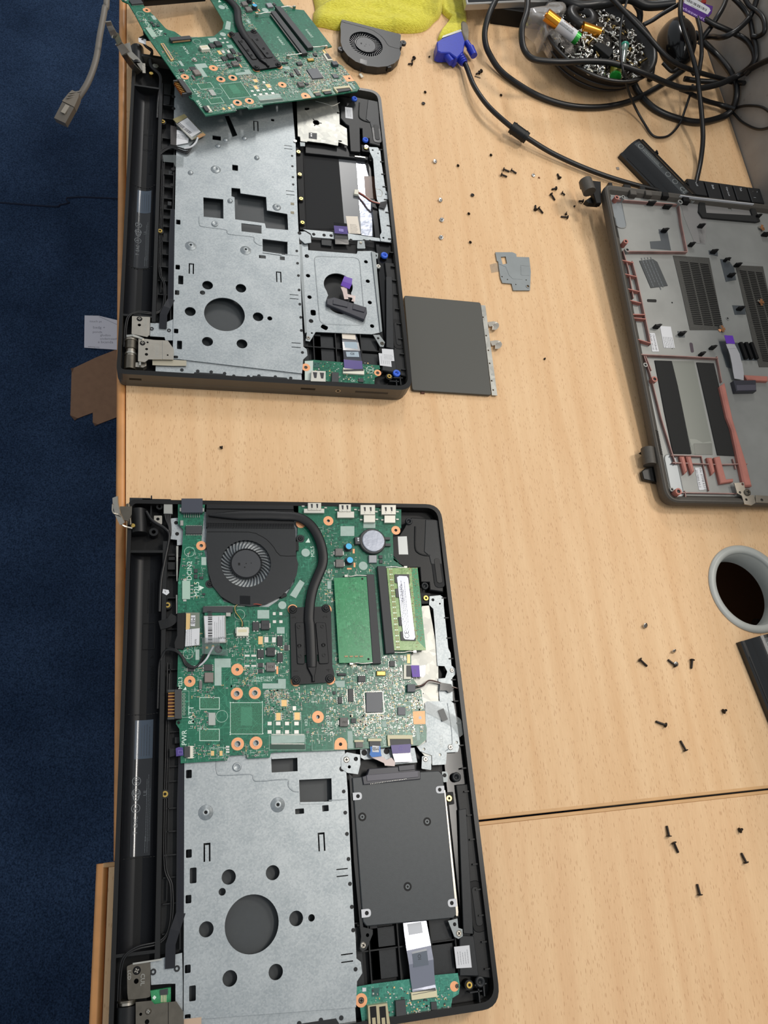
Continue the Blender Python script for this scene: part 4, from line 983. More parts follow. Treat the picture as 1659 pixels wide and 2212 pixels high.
    # memory slots with their spring arms
    for P, nm in (([('b2', 637, 632), ('b2', 690, 632), ('b4', 742, 275), ('b4', 682, 278)], 'a'), ([('b2', 715, 572), ('b2', 776, 574), ('b4', 838, 200), ('b4', 775, 205)], 'b')):
        mb = MB(); q = [F2.at(s, x, y, ZB + 4) for s, x, y in P]; mb.prism(q, ZB, ZB + 4, chip_dark if near else chip, bev=.3)
        dx = -1 if nm == 'a' else 1
        for (ex, ey, sg) in ((q[0][0] if nm == 'a' else q[1][0], q[0][1] - 1, 1), (q[3][0] if nm == 'a' else q[2][0], q[3][1] + 1, -1)):
            mb.tube([(ex, ey, ZB + 3.2), (ex + dx*8, ey + sg*.4, ZB + 3.2), (ex + dx*13, ey - sg*.4, ZB + 3.0), (ex + dx*18, ey + sg*.6, ZB + 2.6)], .55, tin, 6, 3); mb.box(ex + dx*17, ey, ZB, 2.6, 1.8, 3.4, tin)
        if not near:
            mb.ribbon([(q[0][0] + (dx*1 if nm == 'a' else 6.2), q[0][1] - 2, ZB + 2), (q[3][0] + (dx*1 if nm == 'a' else 6.2), q[3][1] + 2, ZB + 2)], 1.4, .6, chip_grey)
        mb.build('memory_slot', par)
        OCC.append((q[0][0] + 3, (q[0][1] + q[3][1])/2, 5, 33))
    if not near:
        c = FB.at('d1', 1105, 535, ZB + 2); mb = MB(); mb.cyl(*c, ZB, ZB + 2.2, 1.9, tin, 16, bev=.3); mb.cyl(*c, ZB, ZB + .6, 2.8, tin, 16); mb.build('standoff', par)
        mb = MB(); q = FB.q('d1', [(700, 350), (740, 348), (862, 540), (825, 552)], ZB + 1.4); mb.prism(q, ZB, ZB + 1.4, smd_gold, bev=.2); mb.prism(inset(q, 1.0), ZB + 1.3, ZB + 1.5, chip_grey); mb.build('screen_socket', par)
        # glossy foil-like solder shield lines between the memory slots
        R = random.Random(2)
    # tiny parts strewn over the board: nobody could count them
    R = random.Random(11); mb = MB()
    zones = [('b3', 640, 10, 780, 240, 60), ('b3', 960, 60, 1180, 300, 90), ('b3', 930, 300, 1180, 460, 130), ('b3', 700, 440, 880, 520, 40), ('b3', 700, 600, 830, 760, 55), ('b3', 1230, 440, 1400, 560, 200), ('b3', 1230, 560, 1500, 660, 80),
             ('b3', 650, 860, 980, 960, 90), ('b3', 1070, 860, 1260, 940, 50), ('b3', 1290, 60, 1400, 420, 110), ('b3', 640, 300, 800, 440, 60), ('b4', 100, 440, 560, 560, 160), ('b4', 340, 440, 640, 780, 220), ('b4', 410, 200, 640, 420, 150),
             ('b4', 560, 300, 960, 480, 330), ('b4', 560, 480, 1040, 700, 480), ('b4', 520, 640, 980, 800, 420), ('b4', 740, 220, 930, 480, 210), ('b4', 960, 480, 1040, 620, 60), ('b4', 960, 720, 1040, 800, 40), ('b4', 200, 640, 420, 800, 50), ('b2', 290, 290, 420, 420, 24), ('b2', 300, 600, 400, 830, 90), ('b2', 380, 400, 600, 640, 60),
             ('b1', 640, 480, 800, 700, 40), ('b2', 640, 480, 820, 620, 40), ('b1', 690, 740, 800, 800, 10), ('b4', 0, 440, 90, 800, 60), ('b3', 1180, 60, 1300, 160, 20), ('b4', 200, 760, 400, 860, 24), ('b4', 620, 780, 700, 810, 10)]
    pal = [solder, tin, tin, smd_brown, chip, chip, smd_gold]
    hs = [F2.at('b2', 85, 860, 22), F2.at('b4', 405, 425, 22)]
    for sh, x0, y0, x1, y1, n in zones:
        for _ in range(int(n*.95)):
            x, y = F2.at(sh, R.uniform(x0, x1), R.uniform(y0, y1), ZB)
            x = round(x/1.1)*1.1; y = round(y/1.1)*1.1
            if any(abs(x - a) < w_ + .8 and abs(y - b_) < h_ + .8 for a, b_, w_, h_ in OCC): continue
            v = R.random() < .5; L, Wd = R.choice(((1.0, .5), (1.0, .5), (1.5, .8), (.7, .4))); m = R.choice(pal)
            if m in (smd_brown, chip, white_plug):
                sx, sy = (L, Wd) if v else (Wd, L); mb.box(x, y, ZB, sx*.6 if v else sx, sy if v else sy*.6, .45, m)
                for s in (-1, 1): mb.box(x + (s*L*.38 if v else 0), y + (0 if v else s*L*.38), ZB, L*.24 if v else Wd, Wd if v else L*.24, .45, solder)
            else:
                for s in (-1, 1): mb.box(x + (s*L*.38 if v else 0), y + (0 if v else s*L*.38), ZB, L*.34 if v else Wd, Wd if v else L*.34, .1, m)
    mb.build('tiny_components', par, kind='stuff')
    # fine painted marks and tracks
    mb = MB()
    for sh, x0, y0, x1, y1, n in zones:
        for _ in range(int(n*.5)):
            x, y = F2.at(sh, R.uniform(x0, x1), R.uniform(y0, y1), ZB)
            if any(abs(x - a) < w_ + .3 and abs(y - b_) < h_ + .3 for a, b_, w_, h_ in OCC): continue
            L = R.uniform(1, 4)
            if R.random() < .5: mb.box(x, y, ZB - .02, L, .13, .05, silk)
            else: mb.box(x, y, ZB - .02, .13, L, .05, silk)
    tr = M_('copper_track', '4a9c7c', .4)
    for _ in range(190):
        sh = R.choice(('b1', 'b2', 'b3', 'b4', 'b4', 'b3')); x, y = F2.at(sh, R.uniform(620, 1500) if sh in ('b1', 'b3') else R.uniform(100, 960), R.uniform(130, 900), ZB)
        a = R.choice((0, PI/2, PI/4, -PI/4)); P = [(x, y)]
        for _k in range(3):
            L = R.uniform(2, 9); P.append((P[-1][0] + math.cos(a)*L, P[-1][1] + math.sin(a)*L)); a += R.choice((-PI/4, PI/4))
        if not all(50 < p[0] < 222 and 190 < p[1] < 360 for p in P): continue
        if any(abs(p[0] - 95) < 38 and p[1] > 290 for p in P): continue
        for a_, b_ in zip(P, P[1:]): mb.tube([(*a_, ZB - .03), (*b_, ZB - .03)], .14, tr, 4, sub=1, caps=False)
    mb.build('painted_marks', par)
    return board


hs_black = M_('heatsink_black', '17181a', .42, .2, bmp=.05, spec=.35)
def build_heatsink(par):
    z = 22.0; mb = MB()
    P = [F2.at('b2', 88, 905, z), F2.at('b2', 100, 870, z), F2.at('b2', 370, 862, z), F2.at('b2', 382, 900, z), F2.at('b4', 392, 300, z), F2.at('b4', 405, 345, z), F2.at('b4', 405, 395, z), F2.at('b4', 378, 412, z), F2.at('b4', 320, 415, z), F2.at('b4', 110, 428, z), F2.at('b4', 98, 380, z)]
    hl = [[F2.at('b4', x, y, z) for x, y in ((190, 215), (206, 215), (206, 272), (190, 272))], [F2.at('b4', x, y, z) for x, y in ((282, 212), (300, 212), (300, 262), (284, 262))]]
    mb.prism(P, ZB + .6, z, hs_black, holes=hl, bev=0)
    for q in ([('b2', 125, 978), ('b2', 190, 976), ('b4', 195, 282), ('b4', 140, 280)], [('b2', 270, 976), ('b2', 345, 978), ('b4', 368, 276), ('b4', 296, 280)]):
        mb.prism(rounded([F2.at(*p, z + .9) for p in q], 1.6), z - .1, z + .9, hs_black, bev=.4)
    for sh, x, y in (('b2', 152, 1008), ('b2', 155, 1142), ('b2', 320, 1005), ('b2', 327, 1138), ('b4', 160, 222), ('b4', 332, 215), ('b4', 155, 150), ('b4', 327, 145)):
        c = F2.at(sh, x, y, z + 1); mb.ring(*c, z + .8, z + 1.3, 1.5, .9, hs_black, 14)
    for t, sh, x, y in (('3', 'b2', 115, 945), ('2', 'b2', 338, 938), ('1', 'b4', 130, 335), ('4', 'b4', 362, 325)): c = F2.at(sh, x, y, z); mb.text(t, *c, z + .04, 5, black_dark, PI/2)
    pl = mb.build('heat_spreader', par)
    for sh, x, y in (('b4', 133, 392), ('b4', 375, 382), ('b2', 110, 880), ('b2', 348, 872)):
        c = F2.at(sh, x, y, z + 2); mb = MB(); mb.cyl(*c, z - .2, z + .9, 3.3, hs_black, 20, bev=.5); mb.screw(*c, z + .9, 2.0, black, black_dark, 1.1); mb.build('spring_screw', par)
    # flattened heat pipe
    zz = 24.0; mb = MB(); path = [F2.at('b1', 835, 205, zz), F2.at('b1', 1000, 205, zz), F2.at('b1', 1250, 205, zz), F2.at('b2', 30, 210, zz), F2.at('b2', 120, 214, zz), F2.at('b2', 190, 238, zz), F2.at('b2', 250, 290, zz), F2.at('b2', 300, 380, zz), F2.at('b2', 325, 480, zz), F2.at('b2', 322, 560, zz), F2.at('b2', 290, 640, zz),
            F2.at('b2', 255, 730, zz), F2.at('b2', 234, 830, zz), F2.at('b2', 226, 950, zz), F2.at('b4', 232, 0, zz), F2.at('b4', 240, 150, zz), F2.at('b4', 246, 300, zz)]
    Pp = smooth([(*p, zz) for p in path], 4); n = len(Pp); V = []
    for i, p in enumerate(Pp):
        t = (Pp[min(i+1, n-1)] - Pp[max(i-1, 0)]).normalized(); d = Vector((t.y, -t.x, 0))
        taper = min(1, .25 + .75*i/5)
        if i > n - 2: taper = .9
        for a, b in ((-3.9, -1.9), (-3.9, -.7), (-2.9, 0), (2.9, 0), (3.9, -.7), (3.9, -1.9)): V.append((p.x + d.x*a*taper, p.y + d.y*a*taper, p.z + b))
    mb.add(V, [(i*6 + k, i*6 + (k+1) % 6, (i+1)*6 + (k+1) % 6, (i+1)*6 + k) for i in range(n-1) for k in range(6)], hs_black, True)
    mb.add(V[:6], [tuple(range(6))], hs_black)
    a, b_ = F2.at('b4', 246, 300, zz), F2.at('b4', 258, 405, zz)
    mb.prism([(a[0]-3.5, a[1]), (a[0]+3.5, a[1]), (b_[0]+1.0, b_[1]+4), (b_[0]+1.0, b_[1]), (b_[0]-1.0, b_[1]), (b_[0]-1.0, b_[1]+4)], zz - 1.9, zz - .1, hs_black, bev=.4)
    mb.build('heat_pipe', par)
    # fin stack at the vent
    mb = MB(); q = F2.q('b1', [(815, 108), (1440, 108), (1440, 165), (815, 165)], 22.5); x0, x1 = q[0][0], q[1][0]; y1 = min(q[0][1], 376); y0 = F2.at('b1', 900, 292, 22)[1]
    mb.prism(rect(x0, y0, x1, y1), 14, 21.2, hs_black); mb.prism(rect(x0, q[3][1] + .6, x1, y1), 21.2, 22.2, hs_black, bev=.3)
    for k in range(54): mb.box(x0 + 1 + k*(x1 - x0 - 2)/53, y0 + 1.2, 19, .45, 4.2, 3.2, hs_black)
    mb.prism(rect(x0, y0 + 3.4, x1, y0 + 14.6), 21.2, 21.7, hs_black)
    mb.build('fin_stack', par)


def build_fan(root_parent, name, near, fan=None):
    """blower; design axes of the near laptop. fan = the thing it hangs from when it lies loose"""
    z = 21.4; q = lambda P: F2.q('b1', P, z)
    o = q([(820, 292), (1455, 290), (1458, 500), (1475, 560), (1462, 640), (1420, 720), (1350, 790), (1250, 840), (1130, 862), (1010, 845), (920, 790), (860, 715), (830, 620), (822, 480), (812, 400)])
    hc = F2.at('b1', 1101, 553, z); R1 = 19.6
    fm = M_('fan_shell', '242628', .38, var=.06, spec=.35)
    mb = MB(); oo = rounded(o, 2); mb.prism(oo, 13.0, z, fm, holes=[circ(*hc, R1, 48)], bev=.0)
    mb.prism(oo, 12.2, 13.0, black)
    ln = q([(822, 328), (1120, 330), (1190, 350), (1250, 385), (1300, 440), (1345, 498), (1456, 500)]); mb.tube([(*p, z - .05) for p in ln], .28, black_dark, 5, sub=2)
    if near: par = mb.build(name, root_parent)
    else: mb.build('fan_housing', fan); par = fan
    for sh, x, y in (('b1', 840, 700), ('b1', 1490, 375)):
        mb = MB(); c = F2.at(sh, x, y, 20.5); mb.cyl(*c, 17, 20, 3.6, fm, 20, bev=.4)
        if near: mb.screw(*c, 20, 2.0, black)
        else: mb.cyl(*c, 19.9, 20.1, 1.4, black_dark, 14)
        mb.build('mounting_ear', par)
    for P in ([(835, 400), (858, 400), (858, 450), (835, 450)], [(1455, 395), (1478, 395), (1478, 462), (1455, 462)], [(910, 768), (940, 762), (962, 790), (935, 805)], [(1345, 785), (1385, 762), (1395, 785), (1355, 805)]): mb = MB(); mb.prism(q(P), 15, z - .6, black, bev=.2); mb.build('side_clip', par)
    mb = MB(); mb.cyl(*hc, 12.5, z - .5, 11.8, M_('fan_hub_plastic', '303236', .4), 40, bev=.5); mb.ring(*hc, z - 1.2, z - .4, 12.6, 11.9, black_gloss, 40)
    mb.box(hc[0] - 5.5, hc[1] - .5, z - .5, 1.6, 2.2, .06, black_dark); mb.box(hc[0], hc[1], z - .5, .8, .8, .06, black_dark); mb.box(hc[0] + 4, hc[1] + .3, z - .5, .6, .8, .06, black_dark); mb.box(hc[0] - 1.2, hc[1] - 3.2, z - .5, 1, 1, .06, black_dark)
    mb.build('fan_hub', par)
    mb = MB(); nb = 37
    for k in range(nb):
        a = 2*PI*k/nb; P = []
        for j in range(5):
            rr = 12.2 + (R1 + 1.5 - 12.2)*j/4; aa = a + .33*(j/4)**1.0*(-1); P.append((hc[0] + rr*math.cos(aa), hc[1] + rr*math.sin(aa), 0))
        for (p, r_) in zip(P, P[1:]):
            d = Vector((r_[0]-p[0], r_[1]-p[1])).normalized(); nx, ny = -d.y*.28, d.x*.28
            mb.prism([(p[0]-nx, p[1]-ny), (r_[0]-nx, r_[1]-ny), (r_[0]+nx, r_[1]+ny), (p[0]+nx, p[1]+ny)], 14.2, z - 1.6, M_('fan_blade', '303236', .3), bottom=False)
    mb.prism(circ(*hc, R1 + 1, 40), 13.0, 13.6, black_dark)
    mb.build('fan_blades', par)
    mb = MB(); mb.prism(q([(1055, 785), (1130, 788), (1130, 850), (1055, 845)]), z, z + .1, black_gloss); mb.build('black_tape', par)
    if near:
        mb = MB()
        for k, (m, dz) in enumerate(((M_('wire_yellow', 'c8b060', .5), 0), (M_('wire_red', 'a03a24', .5), .5), (rubber, -.3))):
            mb.tube([(*F2.at('b1', 1215 - k*6, 848 + k*4, 20.5), 20.5 + dz), (*F2.at('b1', 1170, 842 + k*5, 21), 21 + dz), (*F2.at('b1', 1128, 850, 20.5), 20.3)], .38, m, 5, 4)
            mb.tube([(*F2.at('b1', 1050, 846, 20.8), 20.6), (*F2.at('b1', 1022 + k*2, 865, 21), 21.4), (*F2.at('b1', 1025 + k*2, 905, 21), 21.6), (*F2.at('b1', 1055 + k, 945, 21), 21.8), (*F2.at('b1', 1072 + k*3, 975, 22), 22), (*F2.at('b1', 1072 + k*3, 1005, 22), 21.5)], .42, rubber if k != 0 else M_('wire_yellow', 'c8b060', .5), 5, 4)
        mb.build('fan_wires', par)
    return par
# ---------------------------------------------------------------- near laptop
lap2 = thing('laptop', 'opened laptop base with green motherboard, fan and drive still fitted', 'laptop', FW, (130, 190, 0))
B2 = chassis(lap2, False)
hinge_near(B2, True)
OFFB = Vector((119.5, 221.2, 18.5))
OCC.clear()
mbd = build_board(lap2, lap2, True)
hsk = thing  # name kept free
hs2 = MB(); hs2.prism(rect(*F2.at('b1', 1300, 200, 21), *F2.at('b1', 1310, 190, 21)), 20.5, 21.5, hs_black); hs_root = hs2.build('heat_sink', lap2)
build_heatsink(hs_root)
build_fan(lap2, 'cooling_fan', True)

def upper_speaker(B, fr, far):
    mb = MB(); z = 17.5
    sp = F2.q('b2', [(935, 240), (960, 225), (1100, 235), (1150, 240), (1188, 600), (1188, 760), (1090, 745), (1085, 690), (1025, 690), (1018, 585), (920, 588), (872, 560), (822, 498), (822, 355), (872, 350), (905, 300)], z)
    mb.prism(sp, 10, z, black, bev=.7)
    mb.prism(F2.q('b2', [(1060, 240), (1150, 245), (1180, 560), (1100, 560), (1085, 500), (1050, 470)], z + .5), z - .2, z + .6, grey_plastic, bev=.4)
    mb.tube([(*p, z + .2) for p in F2.q('b2', [(985, 290), (985, 440), (1010, 480), (1050, 495), (1090, 498)], z)], .7, black, 6, 4)
    c = F2.at('b2', 1142, 615, 15); mb.prism(rrect(*c, 10, 30, .02, 4.5), 15, 18.0, black_gloss, bev=.4); mb.prism(rrect(*c, 5, 22, .02, 2.4), 18, 18.4, black, bev=.2)
    s = B(mb, 'speaker')
    c = F2.q('b2', [(860, 362), (925, 360), (935, 490), (868, 490)], z + .2); mb = MB(); mb.prism(c, z, z + .2, white if far else M_('silver_label', 'b8bab8', .4, .3))
    if far: mb.lines(sum(p[0] for p in c)/4, sum(p[1] for p in c)/4, z + .25, 11, 5, 5, print_grey, PI/2, .25, None, 8)
    mb.build('speaker_label', s)
    for sh, x, y in (('b2', 938, 255), ('b2', 1052, 718)):
        c = F2.at(sh, x, y, z)
        if far and sh == 'b2': grommet(B, c[0], c[1], z - .5, blue_rubber)
        else: grommet(B, c[0], c[1], z - .5, grey_plastic)
    for sh, x, y in (('b2', 1001, 256), ('b2', 1062, 803)):
        c = F2.at(sh, x, y, 17); mb = MB(); mb.prism(rrect(*c, 9, 9, 0, 1), 10, 16.2, black_dark); mb.ring(*c, 16.2, 17.4, 2.1, 1.0, brass, 20); mb.cyl(*c, 16.1, 16.3, 1.0, black_dark, 12)
        if not (far and y == 256) : B(mb, 'brass_insert')

upper_speaker(B2, F2, False)
for x, y in ((1115, 95), (1285, 1562)):
    c = F2.at('b6', x, y, 17); grommet(B2, c[0], c[1], 15.6, grey_plastic, 3.6)
c = F2.at('b6', 1062, 247, 17); mb = MB(); mb.prism(rrect(c[0] - .5, c[1], 9, 9, 0, 1), 10, 16.2, black_dark); mb.ring(*c, 16.2, 17.4, 2.1, 1.0, brass, 20); mb.cyl(*c, 16.1, 16.3, 1.0, black_dark, 12); B2(mb, 'brass_insert')
# bright touch pad back with its steel rails
mb = MB(); z = 16.5
mb.prism([F2.at(s, x, y, z) for s, x, y in (('b2', 1035, 860), ('b2', 1085, 856), ('b2', 1092, 900), ('b4', 1110, 0), ('b4', 1150, 250), ('b4', 1152, 540), ('b4', 1260, 640), ('b4', 1290, 860), ('b4', 1210, 915), ('b4', 1205, 1000), ('b4', 1110, 1005), ('b4', 1020, 900), ('b4', 995, 870), ('b4', 960, 300), ('b4', 940, 150))], z - 1, z, steel_bright)
B2(mb, 'touchpad_bracket')
mb = MB(); z = 17.4
mb.prism([F2.at(s, x, y, z) for s, x, y in (('b2', 1088, 790), ('b2', 1165, 782), ('b2', 1188, 800), ('b2', 1190, 860), ('b2', 1222, 1161), ('b4', 1238, 200), ('b4', 1245, 290), ('b4', 1275, 318), ('b4', 1272, 355), ('b4', 1250, 380), ('b4', 1255, 545), ('b4', 1160, 545), ('b4', 1150, 385), ('b4', 1200, 380), ('b4', 1215, 335), ('b4', 1195, 295), ('b4', 1145, 292), ('b4', 1125, 0), ('b2', 1115, 880), ('b2', 1085, 850))], z - .9, z, steel,
         holes=[circ(*F2.at('b2', 1112, 815, z), 1.3, 14), circ(*F2.at('b2', 1162, 843, z), .8, 12)])
c = F2.at('b4', 1248, 326, z); mb.screw(*c, z, 1.7, nickel)
mb.prism([F2.at('b4', x, y, z) for x, y in ((1055, 560), (1070, 548), (1240, 545), (1260, 560), (1275, 640), (1305, 860), (1290, 910), (1212, 915), (1205, 1000), (1108, 1005), (1105, 935), (1020, 905), (1000, 875), (1065, 840))], z - .9, z, steel,
         holes=[circ(*F2.at('b4', 1048, 890, z), 1.1, 14), circ(*F2.at('b4', 1163, 930, z), 1.1, 14), circ(*F2.at('b4', 1282, 842, z), 1.1, 14)])
c = F2.at('b4', 1237, 876, z); mb.screw(*c, z, 2.1, nickel)
mb.prism(rounded(F2.q('b4', [(1035, 940), (1100, 940), (1100, 1040), (1030, 1030)], z), .8), z - 1, z, steel); c = F2.at('b4', 1058, 962, z); mb.screw(*c, z, 2.0, nickel)
c = F2.at('b4', 1172, 835, z); mb.text('M2L3', c[0], c[1], z + .05, 4.2, M_('stamped', '8e9292', .4, .5), PI/2)
mb.tube([(*p, z) for p in F2.q('b4', [(1215, 560), (1235, 680), (1250, 850), (1200, 905)], z)], .3, steel, 5, 2)
B2(mb, 'touchpad_rail')
mb = MB(); mb.ribbon([(*F2.at('b4', 1060, 580, 18.2), 18.2), (*F2.at('b4', 1180, 640, 18.4), 18.4), (*F2.at('b4', 1280, 700, 18.4), 18.4), (*F2.at('b4', 1335, 780, 18.2), 18.2)], 9, .12, clear); mb.ribbon([(*F2.at('b4', 1168, 605, 18.6), 18.6), (*F2.at('b4', 1200, 685, 18.6), 18.6)], 5, .1, M_('dark_tape', '4a4c4c', .4)); B2(mb, 'clear_tape')
# touch pad ribbon with purple end
mb = MB(); z = ZB + 2.3
mb.prism(F2.q('d7', [(1480, 205), (1580, 205), (1590, 345), (1498, 345)], z), z - .3, z, purple_bright); mb.prism(F2.q('d7', [(1580, 215), (1655, 200), (1650, 320), (1625, 350), (1590, 340)], z - .6), z - .8, z - .6, ffc)
c = F2.at('d7', 1530, 280, z); mb.text('MB', *c, z + .03, 3, purple, PI/2); B2(mb, 'touchpad_ribbon')
mb = MB(); z = ZB + 1
for k, m in enumerate((M_('wire_brown', '5a3428', .5), rubber, M_('wire_white', 'c8c0b8', .5))):
    mb.tube([(*F2.at('b4', 985, 440 + k*12, z), z), (*F2.at('b4', 1040, 430 + k*8, z), z + .6), (*F2.at('b4', 1085, 396 + k*5, z), z), (*F2.at('b4', 1160, 412 + k*4, 19), 18.8), (*F2.at('b4', 1240, 440, 18.6), 18.6), (*F2.at('b4', 1290, 455, 18), 17.8)], .42, m, 6, 5)
mb.prism(F2.q('b4', [(1165, 412), (1245, 425), (1258, 475), (1225, 485), (1210, 470), (1160, 470)], 19.6), 19.4, 19.6, black_gloss); B2(mb, 'speaker_wires')
# memory modules
def mod(P, m, z=ZB + 3.4): 
    mb = MB(); q = [F2.at(s, x, y, z) for s, x, y in P]; mb.prism(q, z - 1, z, m); return mb, q
mb, q = mod([('b2', 402, 658), ('b2', 637, 650), ('b4', 682, 270), ('b4', 440, 272)], pcb_light)
R = random.Random(5); z = ZB + 3.4
for _ in range(330):
    u, v = R.random()**.8, R.random(); sh = 'b2'; x = q[0][0] + (q[1][0] - q[0][0])*(.25 + .72*u); y = q[0][1] + (q[3][1] - q[0][1])*(.04 + .92*v)
    if R.random() < .6: mb.box(x, y, z - .02, .12, R.uniform(.4, 1.6), .04, M_('dull_silk', '8fb89c', .6))
    else: mb.box(x, y, z - .02, .22, .22, .05, M_('dull_silk', '8fb89c', .6))
for k in range(4): c = F2.at('b4', 490 + k*36, 226, z); mb.box(*c, z, 2.6, 1.0, .5, smd_brown)
c = F2.at('b2', 606, 665, z); mb.cyl(*c, z, z + .05, .9, black_dark, 12); c = F2.at('b4', 650, 245, z); mb.cyl(*c, z, z + .05, .9, black_dark, 12)
mb.build('memory_module', lap2, label='green memory module')
mb, q = mod([('b2', 780, 588), ('b2', 1002, 585), ('b4', 1062, 180), ('b4', 835, 182)], pcb_lime)
gx = [F2.at('b2', x, y, z) for x, y in ((958, 590), (1002, 588))] + [F2.at('b4', x, y, z) for x, y in ((1060, 170), (1000, 110))]; mb.prism(gx, z, z + .05, pcb_light)
for k in range(44):
    t = (k + .5)/44
    for u, w_ in ((.1, 1.3), (.16, .8)): x = q[0][0] + (q[3][0] - q[0][0])*t; y = q[0][1] + (q[3][1] - q[0][1])*t; mb.box(x + 22*u*1.2, y, z, w_, .55, .3, smd_brown if k % 3 else solder)
for k in range(120):
    t = R.random(); x = q[1][0] + (q[2][0] - q[1][0])*t - R.uniform(1, 9); y = q[1][1] + (q[2][1] - q[1][1])*t; mb.box(x, y, z, .8, .4, .3, smd_brown)
for P in ([(838, 632), (942, 632), (946, 695), (842, 692)], [(843, 735), (948, 735), (956, 800), (850, 796)], [(865, 938), (970, 940), (976, 1004), (872, 1000)], [(878, 1042), (985, 1042), (990, 1108), (884, 1106)]): mb.prism(F2.q('b2', P, z + .9), z, z + .9, chip)
ml = mb.build('memory_module', lap2, label='lime green memory module with a white sticker')
mb = MB(); lb = F2.q('b2', [(855, 652), (870, 643), (925, 645), (935, 660), (985, 1085), (975, 1100), (915, 1098), (903, 1085)], z + 1.2); mb.prism(lb, z + .9, z + 1.05, M_('silver_sticker', 'c9ccd8', .25, .5))
c = F2.at('b2', 925, 1065, z + 1.1); mb.text('CE', *c, z + 1.1, 5.5, inkm, PI/2); c = F2.at('b2', 905, 850, z + 1.1); mb.lines(*c, z + 1.1, 44, 5.5, 4, print_grey, PI/2, .35, None, 4)
c = F2.at('b2', 880, 700, z + 1.1); mb.text('4GB 1Rx8 PC3L', c[0] + .5, c[1] - 8, z + 1.12, 2.4, inkm, PI/2); mb.build('memory_sticker', ml)
# wireless card, its aerial leads and the screen cable
def wifi_card(par, fr, sh, P, z, tape):
    """P: four outline corners of the card, clockwise from the plug end on the left"""
    mb = MB(); q = fr.q(sh, P, z); mb.prism(q, z - 1.0, z, pcb_light)
    return mb, q
z = ZB + 3.0; mb = MB(); mb.prism(F2.q('d5', [(412, 190), (680, 188), (682, 700), (420, 700)], z), z - 1, z, pcb); mb.prism(F2.q('d5', [(675, 192), (735, 192), (735, 240), (675, 240)], z), z - .2, z + .8, tin, bev=.2)
wc = mb.build('wireless_card', lap2)
mb = MB(); mb.prism(F2.q('d5', [(400, 228), (672, 222), (680, 565), (415, 568)], z + 1.4), z, z + 1.4, tin, bev=.2); mb.prism(F2.q('d5', [(407, 236), (655, 230), (660, 550), (430, 552)], z + 1.5), z + 1.4, z + 1.5, white)
c = F2.at('d5', 480, 372, z + 1.55); mb.barcode(c[0], c[1], z + 1.56, 26, 3.1, inkm, PI/2); c = F2.at('d5', 600, 420, z + 1.55); mb.lines(c[0], c[1], z + 1.56, 24, 9, 6, inkm, PI/2, .2); c = F2.at('d5', 585, 505, z + 1.55); mb.text('WLAN', c[0] + 3, c[1], z + 1.57, 2.2, inkm, PI); mb.build('card_shield', wc)
mb = MB(); c = F2.at('d5', 582, 642, z + .6); mb.screw(*c, z, 3.0, black_dark, chip); c = F2.at('d5', 440, 625, z); mb.cyl(*c, z, z + .6, 1.0, gold, 12); c = F2.at('d5', 515, 610, z); mb.cyl(*c, z, z + .6, 1.0, gold, 12); mb.build('card_screw', wc)
mb = MB(); mb.prism(F2.q('d5', [(380, 500), (600, 500), (600, 640), (700, 650), (700, 725), (380, 700)], z + 1.9), z + 1.8, z + 1.9, clear); mb.build('clear_tape', wc)
mb = MB(); pth = [(520, 610, z + .8), (480, 680, z + .8), (430, 770, z + .3), (350, 845, ZB + 1.2), (270, 860, ZB + 1.4), (190, 800, ZB + 1.4), (120, 700, ZB + 1.4), (40, 640, ZB + 1), (-40, 650, 19)]
mb.tube(F2.q3('d5', pth[:5]), .75, white, 8, 5)
mb.build('aerial_lead', lap2, label='white aerial lead')
mb = MB()
for d in (0, 10, 22): mb.tube(F2.q3('d5', [(420 - d, 700 + d, z), (370 - d, 800 + d, ZB + 1.6), (290 - d*.5, 862 + d*.6, ZB + 1.8), (200 - d, 820 + d, ZB + 1.6), (130, 720 + d, ZB + 1.6), (60, 650 + d, ZB + 1.6), (-40, 640 + d*.6, 19.5), (-85 - d*.5, 690, 18), (-136 - d*.5, 826, 16.5), (-150 - d*.5, 1050, 15.5), (-160 - d*.5, 1378, 15)]), .75, rubber, 8, 5)
mb.build('aerial_lead', lap2, label='black aerial leads')
mb = MB(); zz = ZB + 1.4; mb.prism(F2.q('d5', [(178, 188), (350, 190), (355, 600), (175, 608)], zz), zz - .6, zz, M_('grey_cable_plug', '6c7468', .5, .2)); mb.prism(F2.q('d5', [(185, 200), (235, 200), (228, 405), (180, 405)], zz + .5), zz, zz + .5, M_('gold_bar', 'd8b880', .35, .6)); mb.prism(F2.q('d5', [(245, 225), (298, 225), (292, 360), (238, 355)], zz + .3), zz, zz + .3, white)
c = F2.at('d5', 268, 292, zz); mb.text('MB', c[0], c[1], zz + .35, 4.2, inkm, -PI/2); mb.prism(F2.q('d5', [(180, 402), (352, 382), (345, 590), (170, 610)], zz + .7), zz + .5, zz + .7, white); c = F2.at('d5', 215, 500, zz); mb.lines(c[0], c[1], zz + .74, 16, 5, 4, print_grey, PI/2, .25); c = F2.at('d5', 300, 560, zz); mb.text('DP/N', c[0], c[1] , zz + .75, 2.0, inkm, PI/2)
mb.build('screen_plug', lap2)
mb = MB(); zz = ZB + .8; mb.prism(F2.q('d5', [(70, 195), (180, 190), (168, 612), (150, 650), (40, 640), (35, 560), (68, 470)], zz), 16, zz, black, bev=.4)
mb.ribbon([(*F2.at('b1', 590, 930, 18), 18), (*F2.at('b1', 555, 975, 18), 18), (*F2.at('b1', 480, 1000, 17.5), 17.5)], 7, .8, black, sub=4); mb.build('screen_cable', lap2)
mb = MB()
